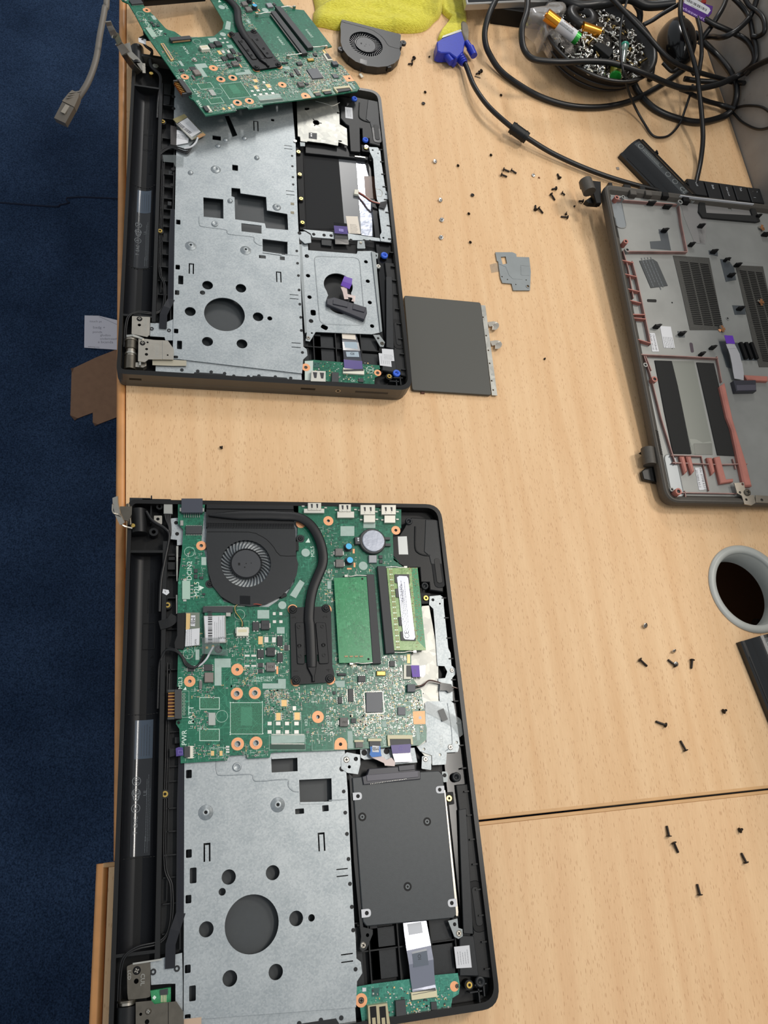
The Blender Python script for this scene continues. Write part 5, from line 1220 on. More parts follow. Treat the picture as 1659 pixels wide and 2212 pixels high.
for d in (0, 1.6, 3.2): mb.tube([(*F2.at('b1', 385, 185, 18), 19), (*F2.at('b1', 430, 250, 18), 18.5), (*F2.at('b1', 520, 305, 18), 18), (*F2.at('b1', 550, 360, 17), 17 + d*.2), (*F2.at('b1', 520, 520, 17), 17), (*F2.at('b1', 495, 650, 17), 17), (*F2.at('b1', 485, 760, 17), 17), (*F2.at('b1', 480, 900, 17), 16.5)][0:8], 1.3 - d*.1, rubber, 8, 5)
mb.build('screen_cable', lap2)
# power jack and its wires, top left corner fittings
mb = MB(); mb.prism(F2.q('b1', [(508, 98), (575, 98), (575, 198), (508, 196)], 19.4), 12, 19.4, tin, bev=.4); B2(mb, 'power_jack')
mb = MB()
for k in range(4): mb.tube(F2.q3('b1', [(518 + k*14, 198, 18), (525 + k*10, 240, 17.5), (545 + k*5, 290, 17), (552 + k*3, 360, 16.5)]), .7, rubber, 6, 4)
B2(mb, 'power_wires')
mb = MB(); mb.prism(rounded(F2.q('b1', [(440, 212), (498, 212), (498, 272), (472, 272), (440, 245)], 18), .6), 17, 18, nickel, holes=[circ(*F2.at('b1', 468, 236, 18), 1.3, 14)]); mb.prism(F2.q('b1', [(556, 232), (612, 228), (650, 300), (652, 420), (605, 425), (605, 385), (560, 380)], 17), 16, 17, steel)
for x, y in ((598, 262), (606, 342), (636, 528)): c = F2.at('b1', x, y, 17.2); mb.cyl(*c, 17, 17.2, 1.5, black_dark, 14)
mb.prism(F2.q('b1', [(600, 430), (615, 430), (608, 680), (602, 680)], 18), 15, 18, steel_bright); mb.prism(F2.q('b1', [(598, 780), (608, 780), (608, 915), (600, 915)], 18), 15, 18, steel_bright); B2(mb, 'corner_bracket')
mb = MB(); mb.box(*F2.at('b1', 340, 105, 16), 10, 16, 5, 6, grey_plastic); mb.prism(F2.q('b1', [(545, 485), (592, 485), (592, 530), (545, 530)], 15), 10, 15, black); mb.prism(F2.q('b1', [(540, 545), (592, 545), (590, 598), (540, 598)], 15), 10, 15, black); c = F2.at('b1', 438, 330, 16); mb.ring(*c, 10, 16.5, 3.4, 1.6, black, 20); c = F2.at('b1', 480, 150, 16); mb.ring(*c, 10, 17, 2.6, 1.2, black, 18)
mb.box(*F2.at('b1', 420, 180, 12), 10, 1, 24, 6, black); mb.box(*F2.at('b1', 460, 110, 12), 10, 22, 1, 6, black); B2(mb, 'corner_posts')
mb = MB(); mb.prism(F2.q('b1', [(505, 738), (545, 745), (550, 765), (530, 782), (500, 765)], 18), 17.6, 18, white); c = F2.at('b1', 522, 756, 18); mb.text('F', *c, 18.05, 2.4, inkm, .6); B2(mb, 'cable_flag')
# raised rear hinge with its black knuckle
mb = MB(); mb.tube([(*F2.at('b1', 325, 165, 18), 15), (*F2.at('b1', 330, 335, 18), 15)], 6.6, black, 20, sub=1); B2(mb, 'hinge_knuckle')
def flap(B, pts, w, m, name='hinge_bracket'):
    mb = MB(); mb.ribbon(pts, w, 1.2, m); return B(mb, name)
def P2(sh, x, y, z): return (*F2.at(sh, x, y, z), z)
mb = MB()
pp = [P2('b1', 262, 300, 18), P2('b1', 248, 200, 24), P2('b1', 222, 225, 30), P2('b1', 205, 215, 34)]
mb.ribbon([P2('b1', 285, 300, 21), P2('b1', 230, 285, 22), P2('b1', 212, 262, 24), P2('b1', 214, 230, 30), P2('b1', 190, 205, 33), P2('b1', 150, 185, 36), P2('b1', 150, 130, 40)], 2.0, 1.0, nickel, wd=(0, 0, 1), sub=3)
mb.ribbon([P2('b1', 240, 150, 27), P2('b1', 238, 200, 27), P2('b1', 220, 245, 27)], [9, 9, 8], 1.2, dark_nickel, sub=1)
mb.ribbon([P2('b1', 160, 78, 33), P2('b1', 163, 130, 33), P2('b1', 180, 205, 32), P2('b1', 212, 270, 30)], [5, 5, 5, 5], 1.0, nickel, wd=[(1, 0, .8)]*4, sub=1)
mb.tube([P2('b1', 255, 130, 22), P2('b1', 262, 200, 22), P2('b1', 270, 280, 22)], 1.6, dark_nickel, 8, sub=1)
mb.cyl(*F2.at('b1', 290, 285, 21), 19, 22, 1.6, brass, 12); mb.screw(*F2.at('b1', 268, 150, 21), 20, 1.6, dark_nickel)
B2(mb, 'hinge_bracket')
# drive in its caddy
mb = MB(); z = 19.2
mb.prism(rounded(F2.q('b6', [(368, 98), (440, 92), (600, 70), (990, 50), (1018, 80), (1115, 1080), (1095, 1105), (470, 1165), (445, 1130)], z), [1, 0, 0, 1.5, 1.5, 3, 1, 2.5, 1.5]), 12.5, z, M_('drive_case', '3a3d3f', .42, .3, var=.05, bmp=.05), bev=.5)
for x, y in ((440, 380), (905, 414), (765, 880)): c = F2.at('b6', x, y, z); mb.ring(*c, z, z + .08, 3.0, 1.7, black_dark, 22); mb.cyl(*c, z, z + .1, 1.6, M_('dull_screw', '54585a', .4, .6), 16); mb.cyl(*c, z + .1, z + .15, .8, black_dark, 10)
for x, y, s in ((405, 232, -1), (998, 185, 1), (468, 1070, -1), (1085, 997, 1)):
    c = F2.at('b6', x, y, z); mb.prism(rounded([(c[0] - 3.4, c[1] - 2.6), (c[0] + 3.4, c[1] - 2.6), (c[0] + 3.4, c[1] + 2.6), (c[0] - 3.4, c[1] + 2.6)], [2.4, 0, 0, 2.4] if s > 0 else [0, 2.4, 2.4, 0]), z, z + .12, white); mb.cyl(c[0] + s*-.4, c[1], z + .1, z + .2, 1.4, black_dark, 14)
B2(mb, 'solid_state_drive')
mb = MB(); z1 = 20.6
mb.prism(F2.q('b6', [(440, 92), (475, 80), (490, 35), (812, 12), (820, 45), (855, 50), (858, 110), (450, 150)], z1), 14, z1, M_('drive_plug', '303038', .4), bev=.4)
mb.prism(F2.q('b6', [(470, 80), (840, 50), (842, 95), (475, 125)], z1 + .5), z1 - .1, z1 + .5, M_('drive_plug_face', '4a4852', .4), bev=.2)
for k in range(22): c = F2.at('b6', 500 + k*12, 140 - k*1.7, z1); mb.box(c[0], c[1] - .4, z1, .35, .35, .15, tin)
mb.prism(F2.q('b6', [(700, 15), (815, 5), (818, 40), (705, 52)], z1 + 1.0), z1, z1 + 1, M_('drive_plug', '26282c', .4), bev=.2); B2(mb, 'drive_connector')
mb = MB()
mb.prism(F2.q('b6', [(345, 70), (372, 95), (445, 1170), (515, 1188), (515, 1220), (470, 1330), (440, 1345), (422, 1325), (432, 1240), (425, 1180), (380, 700), (360, 300)], 17.8), 16.8, 17.8, M_('black_rail', '17191b', .4, .3), holes=[circ(*F2.at('b6', 478, 1228, 17.8), 1.2, 14)])
mb.screw(*F2.at('b6', 447, 1300, 17.8), 17.8, 2.1, nickel)
mb.prism(F2.q('b6', [(1055, 1125), (1122, 1108), (1128, 1175), (1158, 1185), (1160, 1235), (1130, 1255), (1100, 1240)], 17.8), 16.8, 17.8, steel_plain, holes=[circ(*F2.at('b6', 1102, 1150, 17.8), 1.3, 14)]); mb.screw(*F2.at('b6', 1132, 1215, 17.8), 17.8, 2.1, nickel)
mb.prism(rounded(F2.q('b6', [(1010, 55), (1045, 55), (1055, 75), (1052, 130), (1020, 132)], 17.8), .8), 16.8, 17.8, steel_plain); mb.ring(*F2.at('b6', 1030, 82, 17.8), 17.8, 17.9, 1.5, .1, black_dark, 14)
mb.prism(F2.q('b6', [(1022, 190), (1034, 190), (1128, 1060), (1126, 1090), (1112, 1090)], 18.2), 12, 18.2, nickel)
mb.prism(F2.q('b6', [(1030, 250), (1060, 300), (1135, 1100), (1112, 1095)], 16), 10, 15, black_dark)
mb.prism(F2.q('b4', [(455, 950), (495, 912), (590, 930), (592, 1000), (575, 1070), (500, 1060), (455, 1030)], 18), 17, 18, steel, holes=[circ(*F2.at('b4', 513, 1017, 18), 1.2, 14), circ(*F2.at('b4', 560, 960, 18), 1.6, 14)]); mb.screw(*F2.at('b4', 492, 966, 18), 18, 2.3, nickel)
mb.cyl(*F2.at('b4', 462, 1030, 17.8), 17.5, 17.9, 2.0, black_dark, 16)
mb.prism(F2.q('b4', [(590, 890), (980, 880), (1000, 985), (840, 1000), (680, 960), (620, 965), (595, 950)], 16.4), 15.5, 16.4, steel); mb.cyl(*F2.at('b4', 620, 915, 16.5), 16.4, 16.6, 2.2, black_dark, 16); mb.cyl(*F2.at('b4', 780, 905, 16.5), 16.4, 16.6, 2.2, black_dark, 16)
B2(mb, 'drive_bracket')
mb = MB(); z = ZB + 1.2
mb.prism(F2.q('b4', [(808, 850), (955, 850), (950, 915), (822, 922)], z), z - .2, z, purple); mb.tube([(*p, z + .02) for p in F2.q('b4', [(870, 873), (892, 873), (892, 897), (870, 897), (870, 873)], z)], .15, M_('tape_mark', '8a7cc0', .5), 4, sub=1)
mb.prism(F2.q('b4', [(822, 922), (950, 915), (965, 980), (840, 985)], z - .6), z - .9, z - .6, M_('shiny_cable', 'a8a5aa', .35, .5)); B2(mb, 'drive_ribbon')
mb = MB(); mb.prism(F2.q('b4', [(658, 858), (735, 862), (738, 905), (745, 940), (675, 948), (658, 930), (665, 900)], z), z - .3, z, blue_tape); c = F2.q('b4', [(678, 864), (728, 868), (725, 912), (678, 910)], z + .2); mb.prism(c, z, z + .15, white)
cc = F2.at('b4', 702, 888, z); mb.text('MB', cc[0], cc[1], z + .2, 3.6, inkm, PI)
mb.prism(F2.q('b4', [(662, 945), (742, 936), (780, 968), (815, 950), (842, 985), (838, 1012), (768, 1008), (762, 990)], z - .8), z - 1.1, z - .8, M_('pale_ribbon', 'cbb8b2', .4)); B2(mb, 'blue_tab_ribbon')
# small input board at the near right
def io_board(B, fr, sh, P, ring1, ring2, far):
    z = 16.8; mb = MB(); mb.prism(fr.q(sh, P, z), z - 1.2, z, M_('input_board', '2c7a52' if far else '3d8a72', .35, var=.15, vs=900))
    mb.text
    return mb, z
z = 16.8; mb = MB(); iog = pcb_mat('teal_circuit_board', '2f7f6c', '5aa890', '1f6455')
mb.prism(F2.q('b6', [(390, 1600), (500, 1580), (800, 1540), (960, 1515), (1125, 1500), (1140, 1590), (1132, 1650), (1085, 1680), (1070, 1785), (660, 1830), (440, 1862), (425, 1750), (395, 1700)], z), z - 1.2, z, iog)
io = mb.build('input_board', lap2)
def iocomp(nm, sh, fr, P, h, m, bev=.15): mb = MB(); mb.prism(fr.q(sh, P, z + h), z, z + h, m, bev=bev if h > .3 else 0); return mb.build(nm, io)
for s_, x, y, r in (('b6', 432, 1695, 4.2), ('b6', 1100, 1595, 3.2)):
    c = F2.at(s_, x, y, z); mb = MB(); mb.cyl(*c, z, z + .12, r, copper_pad, 24); mb.screw(c[0] + (0 if x < 900 else 2), c[1], z + .1, 2.0 if x < 900 else 1.4, dark_nickel); mb.build('copper_ring', io)
iocomp('socket', 'b6', F2, [(790, 1640), (975, 1620), (978, 1670), (795, 1695)], 2.0, cream_plug); iocomp('data_jack', 'b6', F2, [(480, 1735), (620, 1715), (640, 1865), (485, 1865)], 4.5, M_('jack_cream', 'b8ac8c', .3, .7)); iocomp('audio_jack', 'b6', F2, [(678, 1700), (748, 1690), (758, 1800), (684, 1812)], 3.2, chip); iocomp('chip', 'b6', F2, [(932, 1708), (974, 1705), (976, 1762), (934, 1765)], 1.2, chip); iocomp('chip', 'b6', F2, [(508, 1610), (560, 1605), (560, 1665), (508, 1668)], .2, M_('dark_teal_land', '174f48', .4)); iocomp('capacitor', 'b6', F2, [(440, 1605), (468, 1605), (468, 1632), (440, 1635)], .6, white)
mb = MB()
for x in (520, 588): c = F2.at('b6', x, 1800, z + 4.5); mb.box(c[0], c[1] - 2, z + 4.5, 4.4, 14, .08, black_dark); mb.box(c[0], c[1] - 6, z + 4.5, 2.4, 9, .3, M_('jack_cream', 'b8ac8c', .3, .7), bev=.05)
R = random.Random(8)
for _ in range(150):
    x, y = F2.at('b6', R.uniform(500, 1060), R.uniform(1600, 1800), z); mb.box(x, y, z, R.choice((.5, 1.1)), R.choice((.5, 1.0)), .4, R.choice((solder, smd_gold, tin, chip)))
mb.build('tiny_components', io, kind='stuff')
# wide shiny ribbon from the drive to the input board
def ribn(B, pts, w, nm): pass
mb = MB(); shiny = M_('shiny_ribbon', '9496a2', .22, .75, bmp=.25, bs=60)
mb.ribbon([P2('b6', 815, 1130, 16.5), P2('b6', 825, 1200, 17.5), P2('b6', 845, 1320, 19), P2('b6', 862, 1420, 19), P2('b6', 870, 1520, 18.2), P2('b6', 880, 1600, 17.6), P2('b6', 886, 1632, 18.4)], [17, 17.5, 18, 18, 17.5, 17, 17], .25, shiny, sub=1)
mb.ribbon([P2('b6', 826, 1240, 18.1), P2('b6', 850, 1350, 19.3), P2('b6', 862, 1450, 19.3)], 11, .1, M_('ribbon_sticker', '59616c', .25)); mb.ribbon([P2('b6', 812, 1140, 17), P2('b6', 824, 1220, 17.9)], 10.5, .1, M_('ribbon_white_sticker', '9a9ea6', .3))
c = F2.at('b6', 850, 1385, 19.6); mb.text('IO', *c, 19.5, 3.4, M_('stamp_dark', '20242c', .4), PI/2)
mb.ribbon([P2('b6', 880, 1620, 18.1), P2('b6', 884, 1642, 18.6)], 17, .3, chip); B2(mb, 'input_ribbon')
# purple ribbon of the power button
mb = MB(); z = ZB + 1.8; mb.prism(F2.q('d6', [(55, 780), (95, 765), (145, 772), (150, 870), (60, 880)], z), z - .3, z, purple); mb.tube([(*p, z) for p in F2.q('d6', [(88, 808), (138, 808), (138, 850), (88, 850), (88, 808)], z)], .18, M_('tape_mark', '8a7cc0', .5), 4, sub=1); mb.prism(F2.q('d6', [(-20, 780), (55, 790), (50, 870), (-20, 890)], 18.6), 14, 18.6, black); B2(mb, 'power_button_plug')
# vent slots in the far rim: pale light spots of the desk seen through
# ---------------------------------------------------------------- far laptop
lap1 = thing('laptop', 'stripped laptop base with bare galvanised plate under a loose motherboard', 'laptop', F1, (130, 190, 0))
B1 = chassis(lap1, True)
hinge_near(B1, False)
upper_speaker(B1, F1, True)
def P1(sh, x, y, z): return (*F1.at(sh, x, y, z), z)
c = F1.at('a5', 848, 985, 17); grommet(B1, c[0], c[1], 15.8, blue_rubber, 3.6); c = F1.at('a5', 775, 280, 17); grommet(B1, c[0], c[1], 15.8, blue_rubber, 3.6)
# bright plate on the right of the keyboard plate
mb = MB(); z = 17.9
pl = F1.q('d2', [(225, 140), (700, 140), (735, 345), (740, 490), (825, 540), (835, 745), (725, 700), (720, 745), (560, 715), (355, 690), (350, 700), (272, 690), (268, 640), (240, 630)], z)
mb.prism(pl, z - .9, z, steel_bright, holes=[circ(*F1.at('d2', 460, 468, z), 3.6, 20), F1.q('d2', [(322, 288), (375, 285), (378, 312), (345, 322), (322, 318)], z), rrect(*F1.at('d2', 720, 352, z), 2.5, 2.5), rrect(*F1.at('d2', 745, 690, z), 3.5, 1.8)])
for a in (0, 2.2, 4.3): c = F1.at('d2', 460, 468, z); mb.box(c[0] + 4.2*math.cos(a), c[1] + 4.2*math.sin(a), z, 3.2, 1.2, .05, black_dark, a)
mb.prism(F1.q('d2', [(370, 588), (468, 595), (468, 670), (370, 655)], z + .1), z, z + .1, grey_plastic); mb.cyl(*F1.at('d2', 400, 610, z), z + .1, z + .5, .7, tin, 10); mb.cyl(*F1.at('d2', 400, 632, z), z + .1, z + .5, .7, tin, 10)
mb.tube([(*p, z - .1) for p in F1.q('d2', [(450, 210), (600, 250), (655, 270), (740, 230)], z)], .5, steel_bright, 6, 3)
B1(mb, 'graphics_plate')
mb = MB(); mb.prism(F1.q('d2', [(265, 700), (325, 705), (325, 750), (270, 750)], 17.2), 16.2, 17.2, steel_plain); mb.cyl(*F1.at('d2', 208, 690, 18), 17.5, 18.4, 1.7, tin, 14)
for x, y, w, h in ((175, 1440, 50, 50), (175, 1545, 50, 55)): c = F1.at('d2', x, y, ZP); mb.box(c[0], c[1], ZP, 3.4, 3, .15, M_('stain_brown', '8d8672', .6))
B1(mb, 'plate_tab')
# touch pad opening: lid back, steel foil and brown tape
mb = MB(); z = 10.4; mb.prism(F1.q('d2', [(225, 745), (330, 700), (1180, 870), (1250, 1990), (300, 1760)], 9.9), 9.6, 9.9, M_('opening_dark', '1c1c1e', .7, bmp=.2)); mb.prism(F1.q('d2', [(300, 830), (725, 880), (800, 1740), (345, 1740)], z), 9.9, z, M_('black_felt', '17181a', .85)); mb.prism(F1.q('d2', [(725, 880), (935, 900), (1000, 1800), (800, 1750)], z), 9.9, z, M_('grey_film', '55585c', .3)); mb.prism(F1.q('d2', [(935, 905), (1030, 915), (1080, 1100), (1130, 1560), (1130, 1830), (1000, 1810)], z + .1), 9.9, z + .1, foil)
mb.prism(F1.q('d2', [(1080, 905), (1150, 930), (1230, 1500), (1240, 1840), (1130, 1830), (1130, 1560)], z), 9.9, z, black_gloss); mb.prism(F1.q('d2', [(1030, 1105), (1155, 1112), (1185, 1385), (1050, 1370)], z + .4), z, z + .4, M_('brown_tape', '5c4032', .3)); B1(mb, 'touchpad_opening')
mb = MB(); q = F1.q('d2', [(812, 1585), (955, 1590), (990, 1800), (845, 1790)], z + .3); mb.prism(q, z, z + .3, M_('cream_label', 'd8cec0', .5)); c = F1.at('d2', 912, 1740, z); mb.lines(c[0], c[1], z + .35, 8, 12, 7, inkm, 0, .3); B1(mb, 'white_label')
for x, y in ((248, 818), (263, 1087), (278, 1378), (295, 1663)):
    c = F1.at('d2', x, y, 15); mb = MB(); mb.cyl(*c, 9.6, 14.4, 2.8, black, 16); mb.ring(*c, 14.4, 15.4, 1.9, .8, brass, 18); B1(mb, 'brass_insert')
mb = MB(); mb.prism(F1.q('d2', [(215, 760), (300, 790), (335, 1740), (265, 1750)], 13), 9.8, 13, black_dark, bev=.3); mb.prism(F1.q('d2', [(330, 715), (830, 770), (860, 830), (1080, 880), (1075, 915), (900, 890), (330, 830)], 14), 9.8, 14, black, bev=.4); mb.prism(rounded(F1.q('d2', [(850, 500), (980, 520), (985, 820), (870, 810)], 17.6), 1), 10, 17.6, black, bev=.3); mb.ribbon([P1('d2', 920, 872, 14.5), P1('d2', 1045, 888, 14.5)], 1.4, .3, tin); B1(mb, 'opening_frame')
mb = MB(); z = 17.2
mb.prism(rounded(F1.q('d2', [(1090, 760), (1190, 765), (1225, 800), (1240, 960), (1290, 1285), (1325, 1310), (1330, 1370), (1300, 1400), (1325, 1560), (1358, 1870), (1345, 1900), (1230, 1885), (1222, 1810), (1240, 1780), (1205, 1500), (1215, 1450), (1185, 1385), (1165, 1230), (1140, 900), (1100, 820)], z), .8), z - 1, z, steel, holes=[circ(*F1.at('d2', 1134, 797, z), 1.1, 12), circ(*F1.at('d2', 1198, 836, z), .8, 12), circ(*F1.at('d2', 1292, 1325, z), .9, 12), circ(*F1.at('d2', 1262, 1845, z), 1.1, 12)])
mb.tube([(*p, z) for p in F1.q('d2', [(1170, 1262), (1225, 1270), (1250, 1310), (1235, 1350), (1190, 1345)], z)], .35, tin, 5, 3); B1(mb, 'touchpad_rail')
mb = MB(); c = F1.at('d2', 1060, 752, 18); mb.cyl(*c, 12, 17, 2.0, dark_nickel, 14); mb.screw(*c, 17, 2.9, tin, dark_nickel, 1.0); B1(mb, 'silver_screw')
mb = MB()
for k, m in enumerate((M_('wire_white', 'c8c0b8', .5), M_('wire_red', 'a03a24', .5), rubber)): mb.tube([P1('d2', 960, 1290 + k*12, 13), P1('d2', 1040, 1340 + k*12, 15), P1('d2', 1120, 1400 + k*10, 17), P1('d2', 1220, 1430 + k*8, 18)], .55, m, 6, 5)
mb.prism(F1.q('d2', [(918, 1265), (972, 1268), (970, 1330), (910, 1318)], 13.5), 11, 13.5, white_plug, bev=.3); mb.prism(F1.q('d2', [(1225, 1420), (1310, 1400), (1305, 1435), (1275, 1500), (1210, 1480)], 18.6), 18.2, 18.6, black_gloss); B1(mb, 'speaker_wires')
# drive cage
mb = MB(); z = 15.5; fig8 = []
def fig(x, y, r): return F1.at('a5', x, y, z)
c1 = F1.at('a5', 500, 460, z); c2 = F1.at('a5', 512, 562, z); r1, r2 = 14.2, 13.4
n = 24; pts8 = [(c1[0] + r1*math.cos(a), c1[1] + r1*math.sin(a)) for a in [(-.55 + k/20*(PI + 1.1)) for k in range(21)]] + [(c2[0] + r2*math.cos(a), c2[1] + r2*math.sin(a)) for a in [(PI - .55 + k/20*(PI + 1.1)) for k in range(21)]]
hl = [pts8] + [circ(*F1.at('a5', x, y, z), r, 16) for x, y, r in ((312, 285, 2.2), (319, 402, 2.1), (328, 530, 2.1), (337, 673, 2.2), (665, 319, 2.0), (676, 435, 2.1), (688, 562, 2.1), (702, 703, 2.1), (342, 745, .9))] + [rrect(*F1.at('a5', 350, 623, z), 5, 6.6, 0, 2), rrect(*F1.at('a5', 417, 710, z), 6.6, 5, -.5, 2)]
mb.prism(F1.q('a5', [(280, 200), (318, 208), (320, 250), (610, 272), (615, 255), (700, 255), (758, 740), (700, 752), (365, 738), (330, 795), (305, 790), (312, 745), (285, 400)], z), z - 1, z, steel, holes=hl)
mb.screw(*F1.at('a5', 320, 774, z), z, 2.0, nickel)
rr = rounded(F1.q('a5', [(355, 285), (625, 295), (660, 700), (390, 690)], z), 6, 5); mb.tube([(*p, z - .15) for p in rr + rr[:1]], .5, steel, 6, sub=1)
mb.prism(F1.q('a5', [(262, 215), (282, 215), (312, 740), (300, 745)], z + 1.2), z - 3, z + 1.2, steel_plain); mb.prism(F1.q('a5', [(698, 255), (722, 262), (762, 735), (752, 740)], z + 1.5), z - 2, z + 1.5, steel_plain)
mb.prism(rounded(F1.q('a5', [(712, 265), (738, 268), (735, 300), (715, 300)], z + 1), .8), z, z + 1, steel_plain); mb.cyl(*F1.at('a5', 722, 282, z + 1), z + 1, z + 1.1, 1.5, black_dark, 12)
mb.prism(F1.q('a5', [(708, 755), (745, 755), (778, 800), (770, 828), (750, 826)], z + 1), z, z + 1, steel_plain); mb.screw(*F1.at('a5', 762, 807, z + 1), z + 1, 1.9, dark_nickel); mb.cyl(*F1.at('a5', 738, 776, z + 1), z + 1, z + 1.1, 1.2, black_dark, 12)
mb.prism(rounded(F1.q('a5', [(615, 195), (655, 192), (662, 240), (612, 240)], z + 1.6), 1), z, z + 1.6, steel_plain); mb.screw(*F1.at('a5', 634, 206, z + 1.6), z + 1.6, 1.4, nickel)
mb.prism(F1.q('a5', [(255, 140), (300, 138), (335, 160), (338, 205), (300, 210), (270, 185)], z + 2), z + 1, z + 2, steel); mb.cyl(*F1.at('a5', 268, 148, z + 2), z + 2, z + 2.1, 1.9, black_dark, 14)
mb.prism(F1.q('a5', [(290, 125), (560, 150), (820, 190), (818, 205), (690, 190), (560, 190), (345, 172), (335, 150)], 16), 15, 16, steel)
for x, y in ((353, 155), (415, 160), (457, 163), (575, 190), (655, 193), (690, 196)): mb.cyl(*F1.at('a5', x, y, 16), 16, 16.1, 1.7, black_dark, 14)
B1(mb, 'drive_bracket')
mb = MB(); mb.prism(F1.q('a5', [(320, 180), (400, 185), (450, 200), (610, 215), (608, 272), (320, 245)], 14), 9.8, 13, black_dark, bev=.3); mb.prism(F1.q('a5', [(398, 180), (462, 190), (460, 225), (400, 218)], 15), 10, 15, grey_plastic, bev=.3); B1(mb, 'plug_recess')
mb = MB(); mb.ribbon([P1('a5', 512, 88, 19), P1('a5', 514, 120, 18.5), P1('a5', 518, 165, 18), P1('a5', 520, 185, 18), P1('a5', 522, 215, 16)], [13.5, 13.5, 13.5, 13.6, 14], .3, black_gloss, sub=1); mb.ribbon([P1('a5', 513, 106, 19.1), P1('a5', 518, 152, 18.5)], 13.6, .12, purple); c = F1.at('a5', 517, 131, 19.1); mb.box(*c, 19.05, 4.6, 3.4, .05, M_('tape_mark', '8a7cc0', .5)); mb.text('MB', *c, 19.12, 2.4, purple, PI); B1(mb, 'drive_ribbon')
# small input board of the far laptop
z = 16.8; mb = MB(); mb.prism(F1.q('a5', [(298, 912), (350, 905), (745, 938), (750, 960), (735, 965), (725, 985), (735, 1005), (718, 1010), (715, 1050), (440, 1045), (300, 1030)], z), z - 1.2, z, pcb)
mb.prism(F1.q('a5', [(300, 912), (350, 910), (345, 1032), (300, 1028)], z + .05), z, z + .05, M_('pale_board_edge', 'b8c4bc', .5)); io1 = mb.build('input_board', lap1)
def ioc(nm, P, h, m, lbl=None): mb = MB(); mb.prism(F1.q('a5', P, z + h), z, z + h, m, bev=.15 if h > .3 else 0); return mb.build(nm, io1)
ioc('data_jack', [(340, 968), (425, 972), (425, 1035), (335, 1032)], 4, wj_ if False else M_('jack_steel', 'd2cfc4', .3, .75)); ioc('chip', [(462, 978), (503, 980), (502, 1038), (460, 1036)], 3, chip); ioc('socket', [(530, 950), (655, 962), (655, 992), (528, 984)], 2, white_plug); ioc('chip', [(350, 918), (388, 922), (386, 952), (352, 950)], .3, M_('dark_teal_land', '174f48', .4)); ioc('chip', [(620, 1015), (652, 1015), (650, 1038), (620, 1036)], 1, chip)
for x, y, r in ((306, 950, 4.0), (735, 983, 3.4)): c = F1.at('a5', x, y, z); mb = MB(); mb.ring(*c, z, z + .12, r, 1.5, copper_pad, 24); mb.screw(c[0], c[1], z, 1.6, dark_nickel); mb.build('copper_ring', io1)
mb = MB(); c = F1.at('a5', 688, 965, z); mb.ring(*c, z, z + .06, 3.6, 3.2, silk, 28); mb.text('DELL', *c, z + .06, 2.5, silk, PI); c = F1.at('a5', 586, 1030, z); mb.text('IO', *c, z + .06, 3.4, silk, PI)
R = random.Random(9)
for _ in range(130): x, y = F1.at('a5', R.uniform(360, 720), R.uniform(920, 1035), z); mb.box(x, y, z, R.choice((.5, 1.2)), R.choice((.5, 1.0)), .3, R.choice((solder, smd_gold, tin, chip)))
mb.build('tiny_components', io1, kind='stuff')
for x, y in ((352, 998), (405, 1000)): pass
mb = MB(); c = F1.q('a5', [(340, 972), (422, 976)], z + 4.1)
for t in (.25, .75): x = c[0][0] + (c[1][0]-c[0][0])*t; mb.prism([(x - 2, c[0][1] - 1), (x + 2, c[0][1] - 1), (x + 1, c[0][1] - 7), (x - 1, c[0][1] - 7)], z + 4, z + 4.1, inkm)
mb.build('jack_springs', io1)
mb = MB(); mb.ribbon([P1('a5', 562, 752, 13), P1('a5', 572, 800, 15.5), P1('a5', 580, 850, 17), P1('a5', 586, 905, 17.5), P1('a5', 588, 935, 18), P1('a5', 590, 962, 18.4)], [14, 15.5, 16.5, 17, 17, 17], .25, M_('glossy_ribbon', '3a3c44', .18)); mb.ribbon([P1('a5', 572, 798, 15.9), P1('a5', 588, 888, 17.9)], 12, .1, M_('pale_sticker', '8fa0ac', .4)); c = F1.at('a5', 584, 868, 18); mb.text('IO', *c, 18.3, 3.6, inkm, PI); mb.ribbon([P1('a5', 587, 908, 18), P1('a5', 591, 960, 18.8)], 17.4, .15, purple); mb.ribbon([P1('a5', 561, 752, 13.6), P1('a5', 565, 782, 15.2)], 13, .12, M_('cream_label', 'd8cec0', .5)); mb.ribbon([P1('a5', 590, 962, 18.9), P1('a5', 592, 972, 18.9)], 19, .4, chip); B1(mb, 'input_ribbon')
mb = MB(); zc = 17.0; q = F1.q('a5', [(760, 838), (828, 842), (835, 912), (765, 910)], zc + .3); mb.prism(q, zc, zc + .25, white); c = F1.at('a5', 800, 890, zc); mb.lines(c[0], c[1], zc + .3, 9, 6, 4, print_grey, 0, .25); B1(mb, 'speaker_label')
# a screw on a brass post in the drive corner
mb = MB(); c = F1.at('a5', 740, 343, 17); mb.cyl(*c, 12, 16, 2, black, 14); mb.screw(*c, 16, 2.7, tin, dark_nickel); B1(mb, 'silver_screw')
# side face slots of the far laptop
mb = MB(); a = F1.at('a4', 505, 1120, 14); 
for x0, x1, zc, m in ((10, 20, 12.5, black_dark), (157, 170, 12.5, black_dark), (207, 238, 12.5, grey_plastic)): mb.prism([(x0, -.12), (x1, -.12), (x1, .05), (x0, .05)], zc - 1.4, zc + 1.4, m)
mb.tube([(191, -.3, 12.5), (191, .3, 12.5)], 2.4, nickel, 16, sub=1); mb.tube([(191, -.35, 12.5), (191, .3, 12.5)], 1.6, black_dark, 16, sub=1)
B1(mb, 'side_ports')
